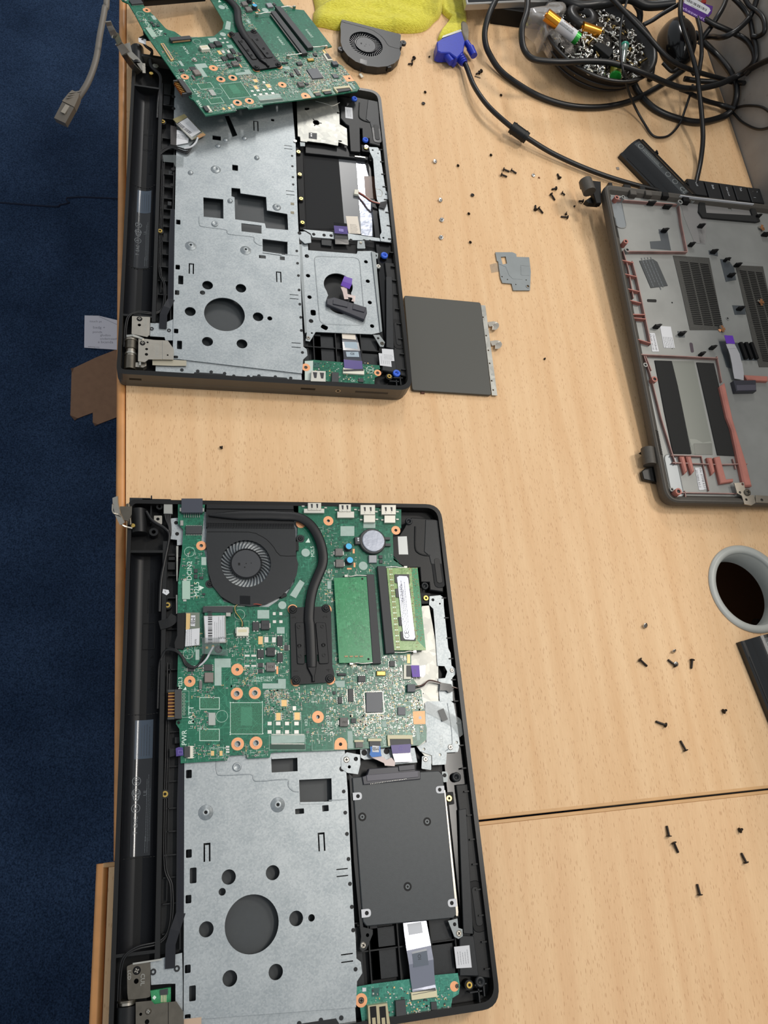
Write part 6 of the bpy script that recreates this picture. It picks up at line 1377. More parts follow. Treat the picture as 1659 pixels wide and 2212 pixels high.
# raised hinge at the far corner, with its knuckle
mb = MB(); mb.tube([P1('d1', 420, 420, 15), P1('d1', 430, 640, 15)], 6.6, black, 20, sub=1); B1(mb, 'hinge_knuckle'); mb = MB(); mb.cyl(*F1.at('d1', 590, 712, 18), 15, 18.4, 2.0, brass, 14); B1(mb, 'brass_insert'); mb = MB(); mb.cyl(*F1.at('d1', 640, 620, 18), 14, 18, 3.2, tin, 6); B1(mb, 'hex_nut')
mb = MB(); W = (.55, .15, .0)
mb.ribbon([P1('d1', 450, 700, 19), P1('d1', 355, 600, 26), P1('d1', 270, 480, 36)], [7, 6, 5.5], 1.3, dark_nickel, wd=(.6, -.1, .8)); mb.ribbon([P1('d1', 285, 470, 36), P1('d1', 215, 360, 44), P1('d1', 190, 340, 46)], [9, 7, 6.5], 1.2, nickel, wd=(.9, .1, .45)); mb.ribbon([P1('d1', 205, 350, 46), P1('d1', 170, 260, 53), P1('d1', 125, 245, 56)], [6, 6, 6], 1.2, nickel, wd=(.4, .6, .6)); mb.ribbon([P1('d1', 150, 255, 55), P1('d1', 118, 190, 60), P1('d1', 92, 135, 64), P1('d1', 75, 85, 68)], [6.5, 6, 5.5, 5], 1.2, nickel, wd=(.6, .1, .7))
mb.ribbon([P1('d1', 300, 350, 24), P1('d1', 330, 470, 23), P1('d1', 430, 560, 21), P1('d1', 500, 660, 19)], [6, 6, 5, 5], 1.2, nickel, wd=(.8, .2, .3)); mb.ribbon([P1('d1', 500, 600, 19.5), P1('d1', 505, 715, 19)], 3, 1, nickel); B1(mb, 'hinge_bracket')
mb = MB()
for d in (0, 14): mb.tube([P1('d1', 480, 300, 26), P1('d1', 520, 380, 22), P1('d1', 600, 440 + d, 19), P1('d1', 570 + d, 540, 18), P1('d1', 590 + d, 640, 17.5), P1('d1', 690 + d, 740, 17), P1('d1', 690 + d, 900, 16.5), P1('d1', 670 + d, 1050, 16), P1('d1', 660 + d, 1250, 16)], 1.3, rubber, 8, 5)
mb.prism(F1.q('d1', [(435, 285), (530, 305), (525, 365), (440, 335)], 26), 25.6, 26, white); mb.prism(F1.q('d1', [(490, 195), (590, 250), (580, 305), (520, 300), (445, 275), (500, 250)], 24), 22, 24, black, bev=.3); B1(mb, 'screen_cable')
mb = MB(); mb.prism(F1.q('d1', [(740, 830), (830, 835), (830, 900), (810, 1080), (730, 1080)], 14), 10, 14, black, bev=.3); mb.prism(F1.q('d1', [(820, 1330), (900, 1350), (895, 1570), (820, 1560)], 18.4), 17.6, 18.4, M_('brown_black_tape', '2a2422', .4)); mb.prism(F1.q('d1', [(895, 1385), (960, 1400), (1040, 1490), (1030, 1540), (890, 1565)], 18.6), 18.0, 18.6, white); c = F1.at('d1', 950, 1470, 18.7); mb.lines(c[0], c[1], 18.7, 12, 6, 4, inkm, -.1, .35); B1(mb, 'screen_plug')
mb = MB(); mb.prism(F1.q('a1', [(695, 925), (820, 925), (820, 990), (770, 995), (760, 970), (700, 965)], 18.6), 18.3, 18.6, clear); B1(mb, 'clear_tape')
# ---------------------------------------------------------------- loose motherboard
OCC.clear()
lb_ = Vector((119.5, 221.2, 18.5))
mob = thing('motherboard', 'loose green motherboard with two black memory slots, tilted across the far laptop', 'circuit board', FB, tuple(lb_))
build_board(None, mob, False)
hs1 = MB(); hs1.prism(rect(*F2.at('b1', 1300, 200, 21), *F2.at('b1', 1310, 190, 21)), 20.5, 21.5, hs_black); hr = hs1.build('heat_sink', mob); build_heatsink(hr)
# ---------------------------------------------------------------- loose parts of the far laptop
def W3(sh, x, y, z): return (*FW.at(sh, x, y, z), z)
# blower lying on the desk: its own axes are those it has in the near laptop
hubd = F2.at('b1', 1101, 553, 21.4); ang = -7.2*PI/180
MF = Matrix.Translation((240.5, 957.5, 10.4)) @ Matrix.Rotation(ang, 4, 'Z') @ Matrix.Translation((-hubd[0], -hubd[1], -21.4))
FF = Frame(MF)
fan1 = thing('cooling_fan', 'black blower fan lying on the desk against the yellow cloth', 'fan', FF, (hubd[0], hubd[1], 12.2))
build_fan(None, 'fan', False, fan1)
mb = MB()
for k, m in enumerate((rubber, M_('wire_brown', '5a3428', .5))):
    mb.tube([(*FF.at('c5', 480 + k*120, 575, 16), 19), (*FF.at('c5', 485 + k*118, 610, 14), 16), (*FF.at('c5', 490 + k*108, 650, 12.6), 12.9)], .6, m, 6, 4)
mb.box(*FF.at('c5', 497, 682, 12.5), 12.25, 3.4, 5.5, 1.6, white_plug, .6, bev=.3); mb.build('fan_wires', fan1)

# loose wireless card and its leads
z = 22.0; FW1 = FW
wl = thing('wireless_card', 'small wireless card with white sticker lying loose beside the hinge on the far laptop', 'wireless card', F1, (*F1.at('d1', 1040, 1360, 19), 19))
def q1(P, zz=z, sh='d1'): return F1.q(sh, P, zz)
mb = MB(); mb.prism(q1([(850, 1255), (985, 1195), (1240, 1440), (1140, 1480), (1070, 1500)], z - 1), z - 2, z - 1, M_('card_tan', '8c8460', .4)); mb.prism(q1([(1130, 1440), (1215, 1425), (1240, 1445), (1150, 1490)], z - .5), z - 1, z - .5, smd_brown); mb.build('card_board', wl)
mb = MB(); mb.prism(q1([(885, 1310), (1030, 1225), (1205, 1410), (1075, 1500)], z), z - 1, z, tin, bev=.2)
lbq = q1([(905, 1312), (1022, 1240), (1180, 1405), (1075, 1470)], z + .1); mb.prism(lbq, z, z + .1, white)
d = Vector(lbq[1]) - Vector(lbq[0]); aa = math.atan2(d.y, d.x); c = F1.at('d1', 985, 1365, z); mb.barcode(c[0], c[1], z + .12, 17, 3.4, inkm, aa - PI/2); c = F1.at('d1', 1085, 1345, z); mb.lines(c[0], c[1], z + .12, 14, 6, 5, print_grey, aa - PI/2, .25); mb.build('card_shield', wl, label='card shield with a white printed sticker')
mb = MB(); mb.tube(q1 and [(*F1.at('d1', 1145, 1480, z), z), (*F1.at('d1', 1120, 1540, z), z), (*F1.at('d1', 1060, 1590, z - 1), z - 1.2), (*F1.at('d1', 985, 1605, 20), 19.6)], .95, white, 8, 5); mb.build('white_lead', wl)
mb = MB()
for k in (0, 22, 40): mb.tube([(*F1.at('d1', 1130, 1490, z), z), (*F1.at('d1', 1030, 1610 + k, 20), 19.5), (*F1.at('d1', 930, 1600 + k, 19), 19), (*F1.at('d1', 830, 1575 + k*.6, 19), 18.6), (*F1.at('d1', 700, 1640 + k, 17), 17), (*F1.at('d1', 660, 1800, 16), 16)], .7, rubber, 7, 5)
mb.build('black_leads', wl)
# drive plug with its short ribbon lying on the drive cage
z = 19.4; dp = thing('drive_plug', 'black drive plug with a purple tipped ribbon lying on the far laptop\'s drive cage', 'connector', F1, (*F1.at('a5', 560, 590, 15.6), 15.6))
mb = MB(); mb.prism(F1.q('a5', [(430, 540), (475, 530), (668, 590), (672, 625), (655, 665), (432, 572)], z), 15.6, z, M_('drive_plug', '26282c', .4), bev=.5); mb.prism(F1.q('a5', [(470, 545), (560, 560), (555, 590), (468, 570)], z + .8), z, z + .8, M_('drive_plug', '26282c', .4), bev=.2); mb.prism(F1.q('a5', [(590, 570), (665, 592), (655, 620), (585, 600)], z + .8), z, z + .8, M_('drive_plug', '26282c', .4), bev=.2)
mb.build('plug_body', dp)
mb = MB(); mb.ribbon([(*F1.at('a5', 560, 412, 21), 20.6), (*F1.at('a5', 552, 445, 22), 22), (*F1.at('a5', 540, 472, 21.5), 21.5)], [8, 9.5, 9], .3, M_('bright_purple_tape', '5b2fa0', .4)); mb.build('purple_tip', dp)
mb = MB(); mb.ribbon([(*F1.at('a5', 532, 470, 21), 21), (*F1.at('a5', 540, 500, 20.5), 20.5), (*F1.at('a5', 548, 542, 20), 19.8)], [6, 4.5, 4], .2, M_('pale_ribbon', 'cbb8b2', .4)); mb.ribbon([(*F1.at('a5', 548, 520, 20.2), 20.2), (*F1.at('a5', 595, 530, 20.6), 20.8), (*F1.at('a5', 588, 556, 20), 19.8)], [3.5, 3.5, 3.5], .2, M_('pale_ribbon', 'cbb8b2', .4)); mb.build('ribbon', dp)
# touch pad
z = 3.6; tp = thing('touchpad', 'dark grey touchpad leaning against the front edge of the far laptop', 'touchpad', FW, (*FW.at('a5', 1150, 820, 0), 0))
mb = MB(); mb.prism(rounded(FW.q('a5', [(893, 520), (1350, 562), (1415, 1115), (942, 1085)], z), 2.5, 5), .9, z, M_('touchpad_surface', '44443f', .55, bmp=.05, bs=4000), bev=.3); mb.build('pad_surface', tp)
mb = MB(); mb.prism(FW.q('a5', [(1352, 578), (1378, 580), (1450, 1118), (1418, 1116)], 2.4), 1.6, 2.4, steel_bright, holes=[circ(*FW.at('a5', x, y, 2.4), .9, 12) for x, y in ((1364, 650), (1383, 760), (1396, 848), (1404, 926), (1416, 1030), (1425, 1085))]); mb.build('metal_strip', tp)
for x, y in ((1395, 695), (1412, 808)):
    mb = MB(); mb.ribbon([W3('a5', x, y, 2), W3('a5', x + 35, y - 5, 2.4), W3('a5', x + 50, y, 3.4), W3('a5', x + 40, y + 18, 4), W3('a5', x + 25, y + 18, 3.6)], 5.5, .4, nickel, sub=3); mb.build('spring_tab', tp)
mb = MB(); mb.box(*FW.at('a5', 1003, 1100, .5), 0, 3.6, 3.0, 1.6, M_('brown_plug', '5a3428', .4), bev=.3); mb.build('tiny_plug', tp)
# thin bracket
z = 1.6; mb = MB()
mb.prism(FW.q('a5', [(1438, 262), (1540, 262), (1562, 272), (1565, 290), (1640, 292), (1650, 380), (1645, 490), (1545, 490), (1535, 450), (1480, 445), (1468, 415), (1455, 318), (1447, 312)], z), z - .8, z, steel_plain,
         holes=[FW.q('a5', [(1470, 290), (1500, 288), (1508, 330), (1482, 335)], z), circ(*FW.at('a5', 1478, 408, z), .8, 12), circ(*FW.at('a5', 1510, 425, z), .7, 12), circ(*FW.at('a5', 1560, 455, z), .7, 12), circ(*FW.at('a5', 1622, 428, z), .7, 12), circ(*FW.at('a5', 1632, 466, z), 1.5, 16)])
mb.ring(*FW.at('a5', 1632, 466, z), z - .1, z + .4, 2.4, 1.5, steel_plain, 18)
for P in ([(1455, 330), (1500, 350), (1520, 400), (1540, 420), (1600, 425)], [(1590, 340), (1640, 345)], [(1590, 340), (1592, 398), (1642, 400)]): mb.tube([(*p, z) for p in FW.q('a5', P, z)], .25, steel_plain, 5, sub=1)
br = mb.build('steel_bracket', label='small thin steel bracket lying alone on the desk right of the far laptop', cat='bracket')
mb = MB(); mb.prism(FW.q('a5', [(1405, 335), (1445, 325), (1465, 375), (1415, 385)], .5), .1, .4, clear); mb.build('tape_tab', br)

# ---------------------------------------------------------------- loose screws
def lying_screw(sh, hx, hy, tx, ty, label, L=None, r=1.05, hr=2.3, m=None, group=None, z0=0.0):
    m = m or black_screw
    h = Vector(FW.at(sh, hx, hy, 1.2)); t = Vector(FW.at(sh, tx, ty, 1.2)); d = (t - h); ln = L or max(2.0, d.length); d.normalize(); a = math.atan2(d.y, d.x)
    fr = frame(h.x, h.y, z0 + hr*.93, a); mb = MB(); tilt = (hr - r)/max(ln, 2.0)*.9
    prof = [(0, .01), (0, hr*.7), (.35, hr), (.8, hr), (1.0, r)]
    n = 14; V = []
    def ringp(x, rr, dz=0): return [(x, rr*math.cos(2*PI*k/n), rr*math.sin(2*PI*k/n) - x*tilt) for k in range(n)]
    pts = [(0.0, .01), (0.0, hr*.72), (.4, hr), (.8, hr*.98), (.95, r)]
    x = 1.1
    while x < ln - .4: pts += [(x, r*1.0), (x + .2, r*.82)]; x += .42
    pts += [(ln, r*.7), (ln, .01)]
    for xx, rr in pts: V += ringp(xx, rr)
    mb.add(V, [(j*n + k, j*n + (k+1) % n, (j+1)*n + (k+1) % n, (j+1)*n + k) for j in range(len(pts)-1) for k in range(n)], m, True)
    mb.add([(-.02, -hr*.5, -.2), (-.02, hr*.5, -.2), (-.02, hr*.5, .2), (-.02, -hr*.5, .2)], [(0, 3, 2, 1)], black_dark); mb.add([(-.02, -.2, -hr*.5), (-.02, .2, -hr*.5), (-.02, .2, hr*.5), (-.02, -.2, hr*.5)], [(0, 3, 2, 1)], black_dark)
    return mb.build('screw', label=label, cat='screw', group=group, frame=fr, origin=(0, 0, 0))
def standing_screw(sh, x, y, label, m=None, hr=2.1, h=1.6, tilt=0.0, group=None, az=0.0):
    p = FW.at(sh, x, y, h); m = m or black_screw
    mb = MB(); mb.lathe(0, 0, [(.01, -h), (.7, -h), (.9, -.8), (1.0, -.5), (hr, -.45), (hr, -.1), (hr*.75, 0), (.01, 0)], m, 18); sl = black_dark if m == black_screw else chip_grey
    mb.box(0, 0, 0, hr*1.1, hr*.28, .03, sl, .5); mb.box(0, 0, 0, hr*.28, hr*1.1, .03, sl, .5)
    M = Matrix.Translation((p[0], p[1], h + hr*math.sin(abs(tilt))*.5)) @ Matrix.Rotation(az, 4, 'Z') @ Matrix.Rotation(tilt, 4, 'X')
    return mb.build('screw', label=label, cat='screw', group=group, frame=Frame(M), origin=(0, 0, 0))
for a in (
    ('e1', 200, 200, 305, 228, 'longer black screw of the touching end-to-end pair right of the far laptop, left one'), ('e1', 325, 212, 422, 258, 'black screw touching the tip of another, right one of the end-to-end pair'),
    ('e1', 165, 285, 268, 313, 'black screw just below the end-to-end pair of screws'), ('e1', 1120, 350, 1088, 265, 'black screw nearest the VGA cable, pointing up, above the scattered group'),
    ('e1', 1068, 512, 995, 518, 'short black screw lying level, just above the slanting long one'), ('e1', 975, 600, 1048, 695, 'long black screw slanting down right in the middle of the group'),
    ('e1', 1152, 580, 1212, 610, 'short black screw right of the slanting long one'), ('e1', 1505, 722, 1435, 708, 'black screw in the shadow beside the bottom cover hinge lug'),
    ('e1', 725, 865, 730, 778, 'upright black screw of the crossed pair lower left of the group'), ('e1', 772, 828, 855, 908, 'slanting black screw of the crossed pair lower left of the group'),
    ('e1', 1255, 985, 1145, 962, 'larger black screw of the clump near the bottom cover shadow'), ('e1', 1215, 915, 1245, 935, 'small black screw on top of the clump near the bottom cover shadow'),
    ('e2', 100, 180, 68, 222, 'black screw right of the loose fan, upper of two touching'), ('e2', 75, 268, 12, 262, 'black screw right of the loose fan, lower of two touching'),
    ('e2', 1105, 375, 1060, 400, 'black screw on the clump right of the VGA plug cable'), ('e2', 1075, 400, 1025, 412, 'black screw under the clump right of the VGA plug cable'),
    ('b7', 832, 815, 885, 858, 'long black screw, leftmost of the row of three below the cable port'), ('b7', 1066, 858, 1018, 816, 'long black screw in the middle of the row of three, touching a silver screw'),
    ('b7', 1170, 815, 1168, 873, 'long black screw, rightmost of the row of three, pointing down'), ('b7', 1003, 1238, 940, 1212, 'long black screw lying nearly level between the row of three and the desk joint'),
    ('b7', 1130, 1402, 1098, 1335, 'long black screw nearest above the desk joint'), ('b7', 1368, 1150, 1395, 1138, 'short black screw left of the right-hand battery pack'),
    ('b8', 1074, 293, 1064, 228, 'long black screw below the joint, upper of the left pair'), ('b8', 1100, 325, 1132, 387, 'long black screw below the joint, lower of the left pair, slanting'),
    ('b8', 1487, 257, 1511, 247, 'short black screw on the near desk, right above a long one'), ('b8', 1528, 448, 1503, 388, 'long black screw on the near desk, below the short one at right'),
    ('b8', 1256, 638, 1243, 571, 'long black screw on the near desk, lowest of all')):
    lying_screw(*a)
for sh, x, y, lb in (('e2', 325, 158, 'tiny black screw standing between the loose fan and the VGA plug'), ('e2', 262, 690, 'small tilted black screw below the fan, upper of two'), ('e2', 1395, 735, 'small black stub right of the VGA cable'),
                     ('e5', 620, 300, 'small tilted black screw right of the uppermost silver screw'), ('e5', 865, 1395, 'small tilted black screw in the middle of the sparse group'), ('e5', 900, 2045, 'small tilted black screw, lowest of the sparse group'), ('px', 477, 968, 'single small black screw on the desk between the two laptops'),
                     ('e5', 1370, 60, 'small brown screw at the top of the sparse group'), ('e1', 1360, 800, 'tiny dark chip of metal at the edge of the cover shadow'), ('px', 1176, 776, 'tiny brown screw head alone left of the bottom cover')):
    p = FW.at(sh, x, y, 1); lying_screw(sh, x, y, x + (18 if sh[0] == 'e' else 3), y - (22 if sh[0] == 'e' else 4), lb, L=2.6, r=.8, hr=1.7 if 'tiny' not in lb else 1.1)
standing_screw('e2', 242, 847, 'round black screw standing on its tip, lower of two below the fan'); standing_screw('e5', 958, 955, 'round black screw standing on its tip in the sparse group')
standing_screw('e5', 105, 200, 'silver screw, uppermost of the four in a column', steel_screw, 2.4, 1.6, .5, az=.6); standing_screw('e5', 228, 1078, 'silver screw, second of the four in a column', steel_screw, 2.4, 1.6, .5, az=.5); standing_screw('e5', 255, 1528, 'silver screw, third of the four in a column', steel_screw, 2.4, 1.4, .35, az=-.6); standing_screw('e5', 240, 1930, 'silver screw, lowest of the four in a column', steel_screw, 2.4, 1.4, .35, az=-.6)
standing_screw('e1', 698, 290, 'silver screw head up between the black screw groups', steel_screw, 2.1, 1.2, .2); standing_screw('b7', 873, 600, 'silver screw alone above the row of three long screws', steel_screw, 2.6, 1.8, .6, az=.5); standing_screw('b7', 1055, 765, 'small silver screw just above the middle one of the row', steel_screw, 2.3, 1.6, .9, az=.2); standing_screw('b7', 1070, 845, 'silver screw half under the middle black screw of the row', steel_screw, 2.3, 1.2, .2)
lying_screw('e1', 780, 318, 805, 330, 'tiny copper coloured screw beside the silver screw head', L=2.2, r=.5, hr=.9, m=M_('copper_screw', '7a4020', .4, .6)); lying_screw('e2', 1010, 438, 1095, 465, 'thin grey pin beside the clump of black screws', r=.55, hr=.7, m=M_('grey_pin', '6a6055', .4, .5))
mb = MB(); mb.prism(FW.q('c3', [(5, 408), (35, 408), (42, 435), (15, 435)], .6), 0, .6, M_('grey_chip_piece', '8a7f74', .5)); mb.build('metal_chip', label='tiny grey square of metal left of the upper battery pack', cat='scrap')
mb = MB(); q = FW.q('d1', [(202, 98), (218, 88), (248, 103), (240, 122), (212, 118)], -DESK + 2); mb.prism(q, -DESK + .5, -DESK + 2, white); mb.build('paper_scrap', label='tiny white scrap on the carpet beside the raised hinge', cat='scrap')

# ---------------------------------------------------------------- yellow cloth
def cloth(name, poly, H, seed, mat, parent=None, rings=16, base=.4, sub=5, **k):
    P = smooth([(x, y, 0) for x, y in poly], sub, True); cx = sum(p.x for p in P)/len(P); cy = sum(p.y for p in P)/len(P); V = []; n = len(P)
    def hgt(x, y, t):
        v = Vector((x*.018 + seed, y*.03, seed)); w_ = mnoise.noise(v)*.5 + mnoise.noise(v*2.7)*.28 + mnoise.noise(v*7)*.07
        return base + H*(1 - (1 - t)**2.6)**.5*(.72 + w_*.9)
    V += [(p.x, p.y, base*.5) for p in P]
    for j in range(rings):
        t = (j/(rings - 1))
        for p in P: x = cx + (p.x - cx)*(1 - t*.985)*(1.0 if j else 1.004); y = cy + (p.y - cy)*(1 - t*.985); V.append((x, y, max(base, hgt(x, y, min(1, t*2.4)) if j else base + 1.6)))
    F = [(j*n + k_, j*n + (k_+1) % n, (j+1)*n + (k_+1) % n, (j+1)*n + k_) for j in range(rings) for k_ in range(n)] + [tuple(rings*n + k_ for k_ in range(n))]
    mb = MB(); mb.add(V, F, mat, True); return mb.build(name, parent, **k)
m, nt, b = new_mat('yellow_cloth'); co = coords(nt, (300, 1500, 600)); n = N(nt, 'ShaderNodeTexNoise', i_Scale=1.0, i_Detail=3.0); nt.links.new(co, n.inputs[0]); co2 = coords(nt); n2 = N(nt, 'ShaderNodeTexNoise', i_Scale=22.0, i_Detail=3.0); nt.links.new(co2, n2.inputs[0])
r = ramp(nt, n.outputs[0], [(.3, 'c8bc30'), (.65, 'ece455')]); r2 = ramp(nt, n2.outputs[0], [(.35, (1, 1, 1)), (.62, (1, 1, 1)), (.72, (.62, .62, .55))]); nt.links.new(mix(nt, 1.0, r.outputs[0], r2.outputs[0], 'MULTIPLY'), b.inputs['Base Color']); b.inputs['Roughness'].default_value = .95; bump(nt, b, n.outputs[0], .9, .0012); b.inputs['Sheen Weight'].default_value = .2; yel = m
yc = thing('cleaning_cloth', 'crumpled yellow knitted cloth at the far edge of the desk behind the fan', 'cloth', FW, (*FW.at('c5', 650, 60, 0), 0))
poly = FW.q('c5', [(92, 30), (78, 90), (85, 185), (180, 212), (300, 236), (450, 240), (620, 250), (800, 256), (960, 262), (1080, 240), (1160, 170), (1230, 70)], 6); poly += [(poly[-1][0] + 12, 1120), (300, 1180), (220, 1170), (poly[0][0] - 6, 1110)]
cloth('cloth_body', poly, 17, 3.1, yel, yc)
poly = FW.q('c5', [(1225, 20), (1262, 90), (1330, 150), (1290, 200), (1202, 292), (1228, 325), (1300, 310), (1400, 275), (1420, 200), (1455, 150), (1450, 60), (1440, 0)], 8); cloth('cloth_flap', poly + [(poly[-1][0] + 4, 1110), (poly[0][0], 1120)], 9, 5.7, yel, yc)
poly = FW.q('c5', [(1405, 150), (1450, 160), (1470, 220), (1472, 300), (1462, 360), (1430, 330), (1405, 260)], 9); cloth('grey_cloth_end', poly, 8, 8.2, M_('grey_cloth', '8c8478', .95, bmp=.5, bs=1800), yc)

# ---------------------------------------------------------------- blue video plug and cable
blue = M_('blue_plug', '1c2fa6', .4, var=.08)
vg = thing('video_cable', 'black video cable with a blue plug running across the desk to the bottom cover', 'cable', FW, (*FW.at('c5', 1320, 420, 0), 0))
z = 15; mb = MB()
mb.prism(rounded(FW.q('c5', [(1178, 372), (1225, 340), (1380, 280), (1400, 278), (1430, 370), (1415, 460), (1360, 520), (1330, 500), (1290, 470), (1215, 470), (1182, 455)], z), 1.5), 2, z, blue, bev=1.0)
mb.prism(FW.q('c5', [(1222, 340), (1232, 320), (1390, 262), (1400, 278)], 12), 4, 12, tin)
mb.build('plug_body', vg)
for a, b_, c_ in (((1200, 410), (1255, 490), (1310, 560)), ((1440, 380), (1475, 430), (1510, 500))):
    mb = MB(); mb.tube([W3('c5', *a, 9), W3('c5', *b_, 9)], 3.6, blue, 14, sub=1); mb.tube([W3('c5', *b_, 9), W3('c5', *c_, 8.5)], 4.8, blue, 14, sub=1, r2=4.3); mb.build('thumb_screw', vg)
mb = MB(); pts = [W3('c5', 1365, 490, 9), W3('c5', 1425, 570, 8.5)]; mb.tube(pts, 5.4, blue, 16, sub=1, r2=4.2)
for k in range(4): t = .15 + k*.2; p = Vector(pts[0]).lerp(Vector(pts[1]), t); p2 = Vector(pts[0]).lerp(Vector(pts[1]), t + .1); mb.tube([p, p2], 6.2 - t*1.2, blue, 16, sub=1)
mb.build('strain_relief', vg)
mb = MB(); mb.tube([W3('c5', 1425, 565, 8.5), W3('a3', 22, 370, 9), W3('a3', 62, 470, 12), W3('a3', 140, 580, 14), W3('a3', 262, 690, 13), W3('a3', 350, 750, 10), W3('a3', 480, 830, 7), W3('a3', 640, 905, 5.5), W3('a3', 800, 965, 5.5), W3('a3', 960, 1012, 5.5), W3('a3', 1100, 1045, 5)], 2.9, rubber, 12, 7); mb.build('cable_run', vg)
mb = MB(); a, b_ = Vector(W3('a3', 262, 690, 13)), Vector(W3('a3', 348, 752, 10)); mb.tube([a, a.lerp(b_, .06), a.lerp(b_, .94), b_], 6.6, black, 16, sub=1); mb.tube([a.lerp(b_, .12), a.lerp(b_, .2)], 7.1, black, 16, sub=1); mb.tube([a.lerp(b_, .8), a.lerp(b_, .88)], 7.1, black, 16, sub=1); mb.build('ferrite_bead', vg)

# ---------------------------------------------------------------- network cable hanging over the desk edge
grey_cable = M_('grey_network_cable', '6a645c', .5)
nc = thing('network_cable', 'grey network cable with a clear-ended plug dangling left of the desk above the carpet', 'cable', FW, (*FW.at('px', 150, 235, 10), 10))
mb = MB(); mb.tube([(-52, 1330, 2), W3('px', 232, -40, 40), W3('px', 226, 20, 45), W3('px', 216, 75, 42), W3('px', 207, 130, 36), W3('px', 190, 178, 28), W3('px', 168, 213, 20)], 3.0, grey_cable, 10, 7); mb.build('cable_run', nc)
mb = MB(); a, b_ = Vector(W3('px', 168, 210, 20)), Vector(W3('px', 152, 236, 16)); mb.ribbon([a, a.lerp(b_, .3), b_], [7.5, 10, 12.5], 8, M_('grey_boot', '6c6459', .5)); 
for t in (.2, .4, .6): p = a.lerp(b_, t); mb.tube([p + Vector((-5, -2, 8.2)), p + Vector((5, 2.5, 8.2))], .7, grey_cable, 6, sub=1)
mb.build('plug_boot', nc)
mb = MB(); c_ = Vector(W3('px', 134, 270, 10)); mb.ribbon([b_, c_], [12, 11.5], 7.5, M_('smoky_plug', '5c564e', .25)); mb.ribbon([b_.lerp(c_, .8) + Vector((0, 0, 7.6)), c_ + Vector((0, 0, 7.6))], 9, .3, gold); mb.ribbon([b_.lerp(c_, .2) + Vector((0, 0, 7.6)), b_.lerp(c_, .75) + Vector((0, 0, 9))], 4, 1, M_('smoky_clip', '8a8378', .2)); mb.build('plug', nc)
# ---------------------------------------------------------------- bottom cover of a laptop, inside up
Mc = Matrix(((0.99985, 0.0058, -0.0164, 484.4), (-0.00656, 0.99889, -0.04655, 384.8), (0.01611, 0.04665, 0.99878, 20.0), (0, 0, 0, 1)))
Mc = Matrix.Translation((490.2, 387.2, 13.0)) @ (Matrix.Rotation(-.0062, 4, 'Z') @ Matrix.Rotation(.0467, 4, 'X') @ Matrix.Rotation(-.0162, 4, 'Y'))
FC = Frame(Mc); ZC = -2.5
cov_dark = M_('cover_edge_plastic', '45413b', .6, var=.08); cov_grey = M_('cover_shield_coating', '868784', .5, .25, var=.1, vs=30)
cov_pink = M_('cover_bare_plastic', 'a4675b', .6, var=.12, vs=60); vent_m = M_('vent_mesh', '3d3c38', .6, var=.2, vs=900); foam = M_('black_foam', '1d1d1c', .95, bmp=.3)
cv = thing('laptop_bottom_cover', 'grey laptop bottom cover lying inside up, with pink ribs and foam strips', 'laptop cover', FC, (130, 190, -12))
def Q(sh, P, z=ZC): return FC.q(sh, P, z)
cout = rounded([(0, 0), (248, 0), (248, 380), (0, 380)], [16, 12, 10, 10], 7)
mb = MB(); lv = [(6.0, -12), (2.0, -10.5), (.3, -6), (0, -1.5), (.7, 1.6), (2.2, 3.0), (3.4, 3.0), (6.5, 1.2), (9.5, ZC - .4), (12.5, ZC - .6)]; rings_ = [[(x, y, zz) for x, y in (inset(cout, dd) if dd else ccw(cout))] for dd, zz in lv]; n = len(rings_[0]); V = [p for r_ in rings_ for p in r_]
mb.add(V, [(j*n + i, j*n + (i+1) % n, (j+1)*n + (i+1) % n, (j+1)*n + i) for j in range(len(lv) - 1) for i in range(n)], cov_dark, False); mb.prism(inset(cout, 6), -12, -10, cov_dark)
mb.build('cover_shell', cv)
mb = MB(); mb.prism(inset(cout, 10.0), -10, ZC, cov_grey)
mb.prism(Q('a6', [(1140, 460), (1570, 480), (1620, 800), (1330, 760), (1200, 640)], ZC + .05), ZC - .1, ZC + .05, cov_grey); mb.build('inner_panel', cv)
# pale battery plate at the far right of the cover
mb = MB(); mb.prism(Q('a6', [(965, 270), (1540, 325), (1560, 470), (1180, 440), (1170, 640), (1085, 630), (1000, 420)], ZC + .3), ZC, ZC + .3, M_('pale_coating', '8d8b89', .4, .3), holes=[Q('a6', [(1340, 335), (1368, 338), (1378, 385), (1352, 385)], ZC + .3)]); mb.cyl(*FC.at('a6', 1467, 360, ZC + .3), ZC + .3, ZC + .4, 1.7, black_dark, 14)
P = [FC.at('a6', x, y, ZC + 5) for x, y in ((968, 268), (1060, 282), (1540, 335))]; mb.ribbon([(*p, ZC + 3.5) for p in P], .8, 3.5, white); mb.build('pale_plate', cv)
mb = MB(); mb.prism(Q('a6', [(1125, 305), (1168, 312), (1180, 395), (1540, 415), (1515, 345), (1555, 345), (1600, 460), (1570, 468), (1150, 432), (1118, 385)], ZC + 2.5), ZC, ZC + 2.5, foam, bev=.4); mb.build('foam_frame', cv)
cov_mix = M_('half_coated_plastic', '8f6d66', .55, var=.3, vs=70)
